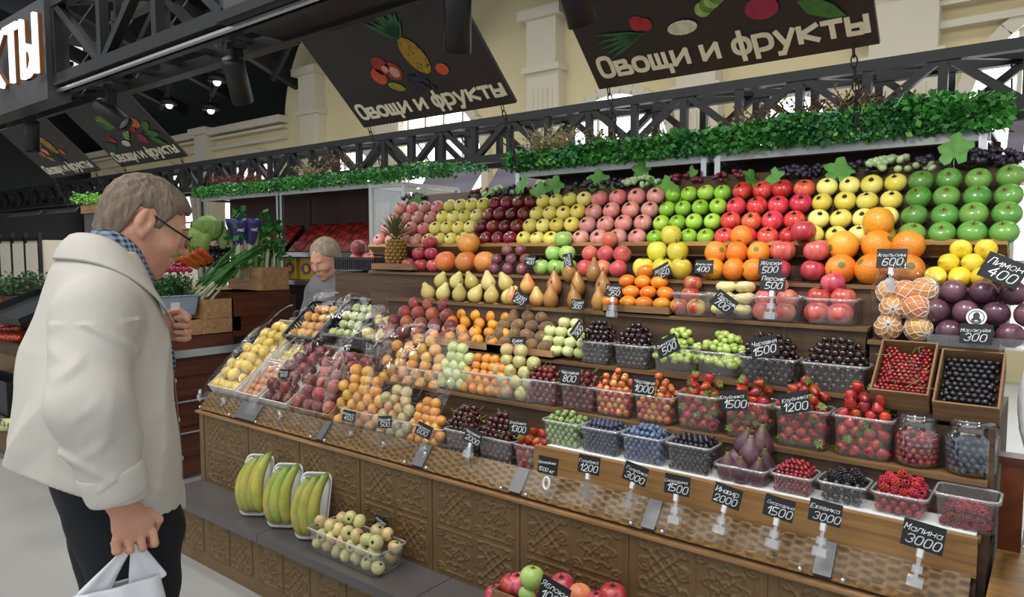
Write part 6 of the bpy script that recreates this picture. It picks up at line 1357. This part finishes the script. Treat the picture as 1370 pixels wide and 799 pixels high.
ct = np.linspace(0, 2 * PI, 21); d_ = (CU - EL) / np.linalg.norm(CU - EL); u_ = np.cross(d_, (0, 1, 0)); u_ /= np.linalg.norm(u_); v_ = np.cross(d_, u_)
cuff_rows = [[tuple(CU + d_ * (t - .005) + (u_ * math.cos(a) + v_ * math.sin(a)) * r) for a in ct] for t, r in ((-.052, .060), (-.048, .065), (.0, .061), (.014, .059), (.015, .050), (.002, .044))]
sheet(cuff_rows, M['jacket'], 'cuff', jk, .004)
pk = [[(x + .004 - .0032 * k, -.026 - .014 * k, z) for k in (0, 1, 2, 3)] for x, z in ((.306, 1.30), (.318, 1.22), (.323, 1.1), (.327, 1.02), (.330, .97))]
sheet(pk, M['cuff_tan'], 'placket', jk, .004)
sheet([[(.235 + .07 * t, -.205 + .10 * t, z + .02 * t) for t in (0, .25, .5, .75, 1)] for z in (1.115, 1.095)], M['jacket'], 'pocket_flap', jk, .008)
btn = MB().lathe([(.001, 0), (.006, 0), (.006, .002), (.001, .002)], 10).me('button', M['white_plastic'])
for z in (1.22, 1.12, 1.02): obj('button', btn, jk, (float(np.interp(z, [1.0, 1.22], [.331, .320])), -.036, z), (0, PI / 2, 0))
# shirt and trousers
T_ = SDF((.0, -.24, .86), (.42, .24, 1.56), .007)
T_.cone((.180, 0, 1.44), (.182, 0, 1.27), .085, .128, .05, .72); T_.cone((.182, 0, 1.27), (.178, 0, 1.10), .136, .115, .05, .74)
X, Y, Z = T_.field(); T_.D = np.maximum(T_.D, np.where(Y < -.03, X - .262, -1))
obj('shirt', T_.mesh('shirt', [M['shirt']]), man, label='blue and white checked shirt')
T_ = SDF((-.0, -.27, .02), (.40, .27, 1.10), .007)
T_.cone((.175, 0, 1.05), (.185, 0, .95), .125, .125, .04, .75)
for s in (1, -1):
    T_.cone((.185, .07 * s, 1.0), (.20, .085 * s, .86), .115, .108, .04); T_.cone((.20, .085 * s, .86), (.205, .10 * s, .48), .108, .078, .03); T_.cone((.205, .10 * s, .48), (.16, .112 * s, .07), .078, .064, .02)
X, Y, Z = T_.field(); T_.D += .004 * np.sin(Z * 40 + X * 30 + Y * 22)
obj('trousers', T_.mesh('trousers', [M['trousers']]), man, label='dark navy trousers')
T_ = SDF((.02, -.22, -.005), (.40, .22, .14), .007)
for s in (1, -1):
    T_.cone((.13, .112 * s, .05), (.31, .135 * s, .035), .05, .042, .03)
X, Y, Z = T_.field(); T_.D = np.maximum(T_.D, -Z)
obj('shoes', T_.mesh('shoes', [plain('black_shoe_leather', '#0d0d0f', .3)]), man)
# white carrier bag hanging from the right hand
bw_ = Matrix.Rotation(man_rot, 4, 'Z') @ Vector((.135, -.29, 0))
bag = thing('carrier_bag', 'thin white plastic carrier bag hanging from the man\'s hand', 'bag', MAN + bw_ + Vector((0, 0, .45)), (0, 0, man_rot))
gx, gz = float(pc[0]) - .135, float(pc[2]) - .052 - .45
rows = []
for z, wx, wy in ((.02, .08, .05), (.06, .105, .075), (.16, .108, .08), (.27, .098, .06), (.35, .088, .035), (.40, .08, .014)):
    rows.append([(wx * (1 + .05 * math.sin(5 * a + z * 30)) * math.cos(a), wy * (1 + .2 * math.sin(7 * a + z * 18)) * math.sin(a), z) for a in np.linspace(0, 2 * PI, 41)])
M['bagfilm'] = plain('white_bag_film', '#dfe3ea', .4, bump=.3, bscale=30); 
o = sheet(rows, M['bagfilm'], 'bag_body', bag, .0012)
for s in (-1, 1):
    hr = []
    for t in np.linspace(0, 1, 9):
        w = .030 * (1 - t) + .010; x = .05 * s * (1 - t) + (gx) * t + .006 * s; z = .385 * (1 - t) + gz * t
        hr.append([(x + w * q, .010 * math.sin(6 * q + 3 * t) * (1 - t) + .0, z + .006 * math.sin(9 * q)) for q in (-1, -.5, 0, .5, 1)])
    sheet(hr, M['bagfilm'], 'bag_handle', bag, .0012)

# seller bending between the stalls
SL = at(452, 330, Y=3.0); SLr = Vector((SL.x - .05, 3.08, -.04))
Bq = SDF((-.35, -.32, -.01), (.45, .32, 1.72), .009)
Bq.cone((.0, 0, .95), (.06, 0, 1.30), .13, .14, .05, .75); P2h, Rm2 = head(Bq, (.20, 0, 1.53), math.radians(30), 0, .98); Bq.cone((.08, 0, 1.36), (.17, 0, 1.48), .06, .05, .03)
for s in (1, -1):
    Bq.cone((.06, .10 * s, 1.34), (.05, .18 * s, 1.30), .06, .055, .03); Bq.cone((.05, .18 * s, 1.30), (.14, .22 * s, 1.06), .05, .04, .02); Bq.cone((.14, .22 * s, 1.06), (.34, .16 * s, 1.10), .038, .028, .02)
    Bq.ell((.39, .15 * s, 1.10), (.045, .035, .02), .015); Bq.cone((.0, .08 * s, .92), (.03, .09 * s, .48), .09, .06, .03); Bq.cone((.03, .09 * s, .48), (.0, .10 * s, .07), .055, .04, .02); Bq.cone((.0, .10 * s, .04), (.14, .11 * s, .03), .04, .03, .02)
    for k in range(4): finger(Bq, [np.array((.42, .15 * s + (k - 1.5) * .017, 1.10)), np.array((.455, .15 * s + (k - 1.5) * .018, 1.09)), np.array((.475, .15 * s + (k - 1.5) * .018, 1.07))], .010)
    finger(Bq, [np.array((.38, .15 * s - .03, 1.10)), np.array((.41, .15 * s - .05, 1.09)), np.array((.43, .15 * s - .052, 1.08))], .011)
yaw2 = math.radians(-75)
sel = obj('person', Bq.mesh('seller_body', [M['skin']]), None, SLr, (0, 0, yaw2), None, 'fair-haired seller in a grey hooded top bending behind the fruit crates', 'person')
Bq = SDF((-.3, -.32, .8), (.4, .32, 1.72), .008)
Bq.cone((.0, 0, .86), (.06, 0, 1.31), .165, .165, .05, .75)
for s in (1, -1): Bq.cone((.06, .10 * s, 1.33), (.05, .185 * s, 1.29), .085, .08, .04); Bq.cone((.05, .185 * s, 1.29), (.14, .225 * s, 1.06), .072, .06, .03); Bq.cone((.14, .225 * s, 1.06), (.30, .17 * s, 1.10), .06, .046, .02)
Bq.cone((.02, -.09, 1.42), (.02, .09, 1.42), .07, .07, .04)
obj('hooded_top', Bq.mesh('top', [plain('grey_hoodie', '#77757a', .85, vary=.1)]), sel)
Bq = SDF((.0, -.16, 1.36), (.36, .16, 1.70), .006)
Bq.ell(P2h(-.03, 0, .035), (.108, .092, .098), .01, Rm2); Bq.ell(P2h(-.05, 0, -.05), (.07, .085, .09), .03, Rm2)
X, Y, Z = Bq.field(); q = [X - .20, Y, Z - 1.53]; L_ = [(Rm2[0][i] * q[0] + Rm2[1][i] * q[1] + Rm2[2][i] * q[2]) for i in range(3)]
Bq.D = np.maximum(Bq.D, np.minimum(L_[0] - .045, .06) - np.clip((L_[2] - .045) * 1.2, -.1, .05)); Bq.D += .003 * np.sin(L_[1] * 160) * np.sin(L_[0] * 60)
obj('hair', Bq.mesh('hair2', [plain('ash_blonde_hair', '#9a8a74', .6, vary=.35, nscale=50)]), sel)
T_ = SDF((-.2, -.26, .02), (.22, .26, 1.0), .01)
for s in (1, -1): T_.cone((.0, .08 * s, .92), (.03, .09 * s, .48), .115, .08, .03); T_.cone((.03, .09 * s, .48), (.0, .10 * s, .07), .075, .06, .02)
obj('trousers', T_.mesh('trousers2', [M['trousers']]), sel)
# ================================================================== VEGETABLE STALL BEYOND THE GAP
VX1 = -4.6; VX0 = -9.2
vs = thing('vegetable_stall', 'farther vegetable stall of brown boxes with a dark drawer end', 'stall', ((VX0 + VX1) / 2, 2.2, 0)); VO = vs.location.copy()
def vpart(nm, mb, m, parent=None): return obj(nm, mb.me(nm, m), parent or vs, (-VO) if parent is None else (0, 0, 0))
vcx, vw = (VX0 + VX1) / 2, VX1 - VX0
vr = vpart('step_riser', MB().box((vcx, 1.80, .135), (vw, .2, .27)), M['tile'])
x = VX1 - .1
while x > -8.2: obj('carved_tile', TA, vr, (x, 1.697, .155)); obj('carved_tile', TB, vr, (x - .192, 1.697, .155)); x -= .427
vpart('step_slab', MB().box((vcx, 1.785, .285), (vw, .24, .038)), M['step_stone']); vpart('kick_strip', MB().box((vcx, 1.69, .02), (vw, .02, .04)), M['grey_metal'])
vpart('front_panel', MB().box((vcx, 1.91, .5), (vw, .03, .4)), M['tile'])
VT = ((1.90, 2.15, .78), (2.15, 2.45, .95), (2.45, 2.78, 1.06), (2.78, 3.22, 1.20))
for a, b, z in VT: vpart('tier_box', MB().box((vcx - .03, (a + b) / 2, z / 2 + .15), (vw - .06, b - a, z - .3)), M['riser'])
ce = vpart('end_cabinet', MB().box((VX1 - .02, 2.45, .42), (.04, 1.1, .80)), M['darkwood'])
for py in (546, 588):
    p = at(247, py, X=VX1); obj('drawer', MB().box((VX1 + .008, 2.45, p.z - .02), (.014, 1.06, .19)).me('drawer', M['darkwood']), ce)
    obj('drawer_handle', MB().box((VX1 + .03, 2.30, p.z + .05), (.014, .55, .012)).me('handle', M['chrome']), ce)
vpart('steel_worktop', MB().box((VX1 - .1, 2.3, .86), (.3, .9, .05)), M['chrome'])
def end_box(px0, px1, py0, py1, mat, label, X=VX1 + .02, depth=.45):
    a, b = at(px0, py1, X=X), at(px1, py0, X=X); y0, y1 = sorted((a.y, b.y)); zm = (at((px0 + px1) / 2, py0, X=X).z, at((px0 + px1) / 2, py1, X=X).z)
    t = thing('wooden_box', label, 'box', (X - depth / 2, y0, zm[1]), group='wooden boxes of the vegetable stall'); h = zm[0] - zm[1]; w = y1 - y0
    for nm, c, s in (('side_panel', (depth / 2 - .006, w / 2, h / 2), (.012, w, h)), ('side_panel', (-depth / 2 + .006, w / 2, h / 2), (.012, w, h)), ('side_panel', (0, .006, h / 2), (depth - .024, .012, h)), ('side_panel', (0, w - .006, h / 2), (depth - .024, .012, h)), ('base', (0, w / 2, .006), (depth - .02, w - .02, .012))): obj(nm, MB().box(c, s).me(nm, M[mat]), t)
    return t
end_box(228, 322, 427, 447, 'pale_wood', 'low pale wooden box under the dill tub'); end_box(226, 312, 449, 500, 'darkwood', 'reddish brown box below the dill tub')
end_box(274, 312, 400, 426, 'pale_wood', 'pale wooden box below the spring onions'); end_box(311, 388, 390, 446, 'darkwood', 'large reddish brown box below the leeks'); end_box(350, 386, 358, 388, 'pale_wood', 'small wooden box behind the leafy stalks')
KX = VX1 - .13
# dill in a grey tub
p = at(228, 422, X=KX); tub = thing('grey_tub', 'pale grey plastic tub full of dill', 'tub', (p.x, p.y, p.z))
obj('tub_body', punnet_mesh(.24, .30, .14, .85, .006, False), tub); tub.children[0].data.materials.clear(); tub.children[0].data.materials.append(plain('grey_blue_plastic', '#8b97a5', .4))
obj('tub_label', MB().box((.112, -.02, .07), (.003, .06, .05)).me('tl', M['white_card']), tub, (0, 0, 0))
def tuft(name, pos, n, L, r, label, cat, mat, seed, spread=.5, tilt=(0, 0), leafy=.018, kind='stuff'):
    rng = random.Random(seed); mb = MB()
    for k in range(n):
        b = Vector((rng.uniform(-r, r), rng.uniform(-r * 1.2, r * 1.2), 0)); d = Vector((rng.gauss(0, spread) * .5 + tilt[0], rng.gauss(0, spread) * .5 + tilt[1], 1)).normalized(); e = b + d * L * rng.uniform(.6, 1.1)
        mb.bar(b, e, .002)
        for j in range(9): leafp3(mb, b + (e - b) * rng.uniform(.45, 1.0) + Vector((rng.gauss(0, .018), rng.gauss(0, .018), rng.gauss(0, .012))), leafy * rng.uniform(.7, 1.3), rng, 0)
    return obj(name, mb.me(name, [mat]), None, pos, label=label, cat=cat, kind=kind)
gm = lambda n, c: plain(n, c, .55, vary=.4, nscale=14)
tuft('dill', (p.x, p.y, p.z + .08), 150, .20, .10, 'feathery bunch of dark green dill in the grey tub', 'herbs', gm('dill_green', '#2f5f2a'), 1, .6, leafy=.022)
# spring onions fanned towards the back
p0, p1 = at(262, 402, X=KX), at(352, 325, X=KX); so = thing('spring_onions', 'bundle of spring onions slanting up beside the dill', 'spring onions', p0)
om = [gm('onion_green', '#3f7a34'), gm('onion_white', '#c9d3a8')]; rng_ = random.Random(4)
for k in range(26):
    b = Vector((rng_.uniform(-.06, .06), rng_.uniform(-.06, .10), rng_.uniform(0, .05))); e = (p1 - p0) + Vector((rng_.uniform(-.10, .08), rng_.uniform(-.22, .12), rng_.uniform(-.10, .05))); m_ = b * .5 + e * .5 + Vector((0, 0, .04))
    mb = MB().tube([b + (b - e) * .05, b, b + (m_ - b) * .35], [.006, .010, .009], 6, 1).tube([b + (m_ - b) * .35, m_, e], [.009, .010, .003], 6, 0); obj('onion_stalk', mb.me('stalk', om, True), so)
# leeks and celery with purple wraps
def leek(px, py0, py1, label, r=.022, seed=0, wrap=False, lean=.0):
    a, b = at(px, py0, X=KX - .03), at(px + lean, py1, X=KX - .03); t = thing('celery_bunch', label, 'celery', a, group='bunches of leeks and celery'); rng = random.Random(seed); H_ = b - a
    for k in range(6): 
        o_ = Vector((rng.uniform(-.03, .03), rng.uniform(-.03, .03), 0)); mb = MB().tube([o_, o_ + H_ * .5, o_ * 1.4 + H_ * .8], [r * .6, r * .55, r * .35], 6); obj('stalk', mb.me('st', [om[1] if k % 2 else gm('stalk_green%d' % seed, '#7d9f58')], True), t)
    mb = MB()
    for k in range(22 if wrap else 60): leafp3(mb, H_ * rng.uniform(.55, 1.1) + Vector((rng.gauss(0, .05), rng.gauss(0, .05), 0)), .07, rng, 0)
    obj('leaves', mb.me('lv', [gm('leek_leaf%d' % seed, '#2f7a2c')]), t)
    if wrap:
        w = obj('purple_wrap', MB().lathe([(.03, .0), (.075, .15), (.085, .19), (.083, .19), (.072, .15), (.027, 0)], 14).me('wrap', plain('purple_wrap', '#3b3478', .35, coat=.4), True), t, H_ * .55)
        obj('wrap_print', lettering('мк', .028, .006, .002, .15)[0].me('wp', M['chalk']), w, (.062, -.01, .10), (0, 0, PI / 2))
leek(318, 372, 292, 'leafy bunch in a purple wrap beside the tall cabbage', seed=1, wrap=True); leek(336, 375, 288, 'second leafy bunch in a purple wrap, nearer the shelf', seed=2, wrap=True); leek(352, 388, 300, 'tall celery bunch with big leaves beside the reddish box', .026, 3, lean=6); leek(368, 384, 312, 'bright leafy bunch at the back of the vegetable stall', .018, 5)
def cabbage(px, py, r, label, sc=(1, 1, 1), c='#a9bf78', seed=0):
    q = at(px, py, X=KX - .12); t = thing('cabbage', label, 'cabbage', q, (0, 0, seed), 'cabbages'); m = [gm('cabbage%d' % seed, c)]
    obj('heart', MB().ball((0, 0, r * sc[2]), r * .9, 12, 9, 0, sc).me('heart', m, True), t)
    for k in range(9):
        a = k * 2.4; lf = MB(); n = 6; V = []
        for i in range(n):
            for j in range(n):
                u, v = (i / (n - 1) - .5) * 1.7, j / (n - 1) * 2.2 - .2; rr = r * (1.0 + .05 * (k % 3) + .1 * max(0, v - 1.2)); V.append((rr * sc[0] * math.cos(u) * math.sin(min(v, 2.2) * .8 + .4), rr * sc[0] * math.sin(u) * math.sin(min(v, 2.2) * .8 + .4) + .006 * math.sin(9 * u + 5 * v), r * sc[2] - rr * sc[2] * math.cos(min(v, 2.2) * .8 + .4)))
        lf.add(V, [(i * n + j, i * n + j + 1, (i + 1) * n + j + 1, (i + 1) * n + j) for i in range(n - 1) for j in range(n - 1)]); obj('leaf', lf.me('leaf', m, True), t, (0, 0, 0), (0, 0, a))
cabbage(298, 332, .045, 'tall pale Chinese cabbage standing beside the purple wraps', (1, 1, 2.0), '#b5c58a', 1); cabbage(258, 342, .11, 'round pale green cabbage behind the carrots', (1, 1, .95), '#9fbf68', 2); cabbage(278, 322, .10, 'green cabbage behind the first round one', (1, 1, .95), '#8fb45c', 3); cabbage(235, 350, .10, 'lettuce-like cabbage beside the man\'s face', (1, 1, .8), '#86b055', 4)
cm = MB().lathe([(.001, -.09), (.008, -.085), (.014, -.03), (.019, .05), (.017, .075), (.004, .08)], 10).me('carrot_body', [A_('carrot_skin', '#d9772c', '#c9642a', scale=30, rough=.5)], True); ctop = MB().bar((0, 0, .075), (.004, 0, .11), .006).me('carrot_top', [gm('carrot_top', '#4f8a3a')])
for k in range(9):
    q = at(250 + k * 3.2, 352 - k * 1.5, X=KX - .05 + .012 * (k % 3)); c = obj('carrot', cm, None, q, (math.radians(60), 0, math.radians(10 * (k % 3))), label='orange carrot in the bunch below the cabbages', cat='carrot', group='carrots'); obj('carrot_top', ctop, c)
for k in range(46):
    q = at(195 + (k % 15) * 4.2, 362 - (k // 15) * 6 - (k % 2) * 2, X=KX - .02 - .05 * (k // 15)); put('radish', q, 'pink radish heaped behind the dill', 'radishes behind the dill')
for k in range(18):
    q = at(272 + (k % 6) * 6, 352 - (k // 6) * 9, X=KX - .08 - .04 * (k // 6)); put('dark_tom', q, 'small dark purple eggplant behind the spring onions', 'small eggplants')
# back of the veg stall seen over the man's other side
for k in range(40):
    q = at(-18 + (k % 9) * 5.5, 452 - (k // 9) * 12, Y=2.0 + .09 * (k // 9)); put('tomato', q, 'red tomato on the vegetable stall at the man\'s back, row %d' % (k // 9 + 1), 'tomatoes on the vegetable stall')
open_box('long black tray holding the tomatoes', (at(5, 455, Y=1.95).x, 1.93, .95), 1.0, .5, .06, 'black_crate', math.radians(22), name='plastic_tray')
for k, (px, py, L, lb) in enumerate(((12, 402, .22, 'leafy grey-green herb bunch above the tomatoes'), (30, 392, .2, 'leafy green herb bunch by the man\'s shoulder'), (-8, 400, .2, 'leafy herb bunch at the photo edge'))):
    q = at(px, py, Y=2.55); tuft('herb_bunch', tuple(q), 60, L, .10, lb, 'herbs', gm('herb%d' % k, '#4f6f4a'), 30 + k, .7, leafy=.04, kind='thing')
open_box('dark bin with pale plums at the foot of the vegetable stall', (at(6, 545, Y=1.80).x, 1.72, .31), .7, .16, .26, 'black_crate', 0, name='plastic_bin', cat='bin')
for k in range(10): put('greenplum', at(-6 + (k % 5) * 5, 566 + 5 * (k // 5), Y=1.69), 'pale green plum in the step tray of the vegetable stall', 'pale plums on the far step', s=1.3)
# shelf goods behind
pk_m = [plain('red_packet', '#9a2420', .4, vary=.3, nscale=12), plain('dark_red_packet', '#5a1a18', .4, vary=.3, nscale=12)]
pk_me = [MB().box((0, 0, .055), (.088, .018, .11)).box((0, -.0095, .05), (.06, .001, .05), 1).me('packet', [pk_m[i], pk_m[1 - i]]) for i in (0, 1)]
for part_, (a, b) in enumerate(((LX0, LXm), (LXm + .01, LX1))):
    n = int((b - a - .06) / .095)
    for r_ in range(4):
        for k in range(n):
            obj('packet', pk_me[1 if r_ < 3 and (k + r_) % 3 else 0], None, (a + .05 + k * .095, YV + .06 + r_ * .085, 1.53 + r_ * .075), (-.75, 0, 0), label='red packet on the %s vegetable shelf, row %d, %s along' % (('farther', 'nearer')[part_], r_ + 1, ORD[k + 1]), cat='packet', group='red packets on the shelf')
for k, px in enumerate((388, 410)):
    q = at(px, 362, Y=YV + .05); t = obj('carton_box', MB().box((0, .06, .09), (.17, .12, .17)).me('cb', plain('yellow_purple_carton%d' % k, ('#b89a2c', '#7a3f6a')[0], .5)), None, (q.x, q.y, 1.308), label='yellow and purple carton on the lower shelf, %s' % ('by the post', 'by the seller')[k], cat='carton', group='yellow cartons')
    mb = MB(); disc(mb, 0, .09, .05, 0, 1.3, .9); disc(mb, 0, .09, .028, 1, lift=.001); obj('carton_print', mb.me('cp', [col_m('7a3f6a'), col_m('d8b84a')]), t, (0, -.001, 0))
gc = thing('glass_case', 'metal framed glass case at the end of the vegetable shelf', 'glass case', (LX1, YV + .2, 0)); mb = MB()
gx0, gx1, gy0, gy1, gz0, gz1 = LX1 + .01, LX1 + .34, YV - .02, YV + .5, 1.25, ZV - .03
for x in (gx0, gx1):
    for y in (gy0, gy1): mb.box((x, y, gz1 / 2), (.03, .03, gz1))
for z in (gz0, gz1, 1.62):
    for y in (gy0, gy1): mb.box(((gx0 + gx1) / 2, y, z), (gx1 - gx0, .025, .025))
    for x in (gx0, gx1): mb.box((x, (gy0 + gy1) / 2, z), (.025, gy1 - gy0, .025))
obj('frame', mb.me('f', M['pale_metal']), gc, -gc.location)
obj('glass_pane', MB().box((gx1, (gy0 + gy1) / 2, (gz0 + gz1) / 2), (.006, gy1 - gy0 - .03, gz1 - gz0 - .03)).me('g', M['glass']), gc, -gc.location); obj('glass_pane', MB().box(((gx0 + gx1) / 2, gy0, (gz0 + gz1) / 2), (gx1 - gx0 - .03, .006, gz1 - gz0 - .03)).me('g', M['glass']), gc, -gc.location)
# small planter left of the shelf, cream cupboard, lilac banners
q = at(134, 285, Y=YV); pt = thing('planter', 'small wooden planter of green and dry plants behind the man\'s head', 'planter', q); obj('planter_box', MB().box((0, 0, .04), (.5, .2, .09)).me('pb', M['pale_wood']), pt)
obj('planter_stand', MB().box((0, 0, -q.z / 2), (.44, .16, q.z)).me('ps', M['grey_metal']), pt)
tuft('planter_greens', tuple(q + Vector((0, 0, .08))), 70, .12, .18, 'green and dry tufts growing in the small planter', 'plants', leaf_g[2], 51, .7, leafy=.03)
q = at(28, 372, Y=4.2); cb = thing('cream_cupboard', 'cream-fronted cupboard with black frame behind the man', 'cupboard', (q.x, 4.2, 0))
obj('carcass', MB().box((0, .25, .85), (1.9, .5, 1.7)).me('c', M['pale_cream']), cb)
for x in (-.93, -.3, .33, .96): obj('frame_post', MB().box((x, -.01, .9), (.06, .05, 1.85)).me('p', M['black']), cb)
for x in (-.62, .02, .64): obj('door', MB().box((x, -.012, .9), (.54, .03, 1.5)).me('d', M['pale_cream']), cb)
obj('frame_rail', MB().box((0, -.01, 1.72), (1.9, .05, .06)).me('r', M['black']), cb)
q = at(95, 350, Y=4.2); c2 = thing('cream_counter', 'pale counter with dark rails beyond the man\'s shoulder', 'counter', (q.x + .9, 4.6, 0)); obj('counter_body', MB().box((0, .2, .75), (2.4, .5, 1.5)).me('cb', M['pale_cream']), c2)
for z in (1.0, 1.25, 1.5): obj('rail', MB().box((0, -.07, z), (2.4, .04, .03)).me('r', M['black']), c2)
def banner(px0, px1, py, label, hgt=.5, w=None):
    a, b = at(px0, py, Y=5.9), at(px1, py, Y=5.9); t = thing('hanging_sign', label, 'sign', ((a.x + b.x) / 2, 5.9, a.z), (math.radians(-40), 0, 0), 'pale hanging signs of the farther row')
    obj('sign_board', MB().box((0, 0, hgt / 2), (b.x - a.x, .016, hgt)).me('sb', M['lilac']), t); iv = t.matrix_basis.inverted(); hm = MB()
    for sx in (-.4, .4): hm.bar((sx * (b.x - a.x), 0, hgt * .96), iv @ Vector((t.location.x + sx * (b.x - a.x), 5.9, 2.80)), .012)
    obj('hanger', hm.me('h', M['black']), t)
banner(650, 712, 256, 'lilac-grey sign board seen beyond the grape bunches', .65); banner(552, 625, 268, 'lilac-grey sign board beyond the glass case', .5); banner(12, 52, 290, 'lilac sign board at the photo\'s far corner', .55); banner(62, 100, 286, 'lilac sign board second from the far corner', .55); banner(108, 140, 282, 'lilac sign board just beyond the planter', .5); banner(1345, 1368, 214, 'narrow lilac poster by the bright window', .45)
# ------------------------------------------------------------------ right edge of the picture
cbn = thing('scale_stand', 'dark wooden stand under the weighing scale', 'stand', (.16, 2.05, 0)); obj('stand_body', MB().box((0, 0, .37), (.5, .5, .74)).me('sb', M['riser']), cbn); obj('stand_top', MB().box((0, 0, .75), (.54, .54, .02)).me('st', M['board']), cbn)
sc_ = thing('weighing_scale', 'silver weighing scale with a steel pan at the stall end', 'scale', (.13, 1.98, .762)); obj('scale_body', MB().box((0, 0, .04), (.32, .32, .08)).box((0, 0, .09), (.28, .28, .03)).me('b', plain('scale_silver', '#8f9396', .35, metal=.4)), sc_)
obj('scale_pan', punnet_mesh(.34, .34, .05, .92, .008, False), sc_, (0, 0, .11)); sc_.children[1].data.materials.clear(); sc_.children[1].data.materials.append(M['chrome']); obj('scale_display', MB().box((0, -.163, .045), (.14, .006, .05)).me('d', M['card']), sc_)
pst = thing('corner_post', 'reddish wooden post at the near end of the stall', 'post', (-.085, 2.24, 0)); obj('post_shaft', MB().box((0, 0, .5), (.05, .05, 1.0)).me('ps', plain('orange_wood', '#6f3414', .45, vary=.3, nscale=30)), pst); obj('post_cap', MB().box((0, 0, 1.0), (.06, .06, .02)).me('pc', M['darkwood']), pst)
rows = []
for z, r0 in ((0, .03), (.06, .05), (.14, .055), (.22, .045), (.28, .02), (.33, .012), (.37, .03), (.40, .035)): rows.append([(r0 * (1 + .16 * math.sin(5 * a + z * 40)) * math.cos(a), r0 * (1 + .14 * math.sin(7 * a)) * math.sin(a), z) for a in np.linspace(0, 2 * PI, 25)])
wb_ = thing('plastic_bag', 'knotted white plastic bag hanging at the near stall end', 'bag', (-.03, 2.24, 1.02)); sheet(rows, M['bagfilm'], 'bag_body', wb_, .001); obj('bag_knot', MB().ball((0, 0, .325), .025, 8, 6).me('k', M['bagfilm'], True), wb_)
q = at(108, 712, Z=0); bk = thing('white_bucket', 'white plastic bucket on the floor behind the man', 'bucket', q); obj('bucket_body', MB().lathe([(.001, .0), (.085, 0), (.10, .2), (.105, .2), (.105, .21), (.097, .21), (.082, .006), (.001, .006)], 24).me('b', M['white_plastic'], True), bk); obj('bucket_handle', MB().tube([(.1 * math.cos(a), .02, .2 + .08 * math.sin(a)) for a in np.linspace(0, PI, 12)], .003, 5).me('h', M['chrome']), bk)
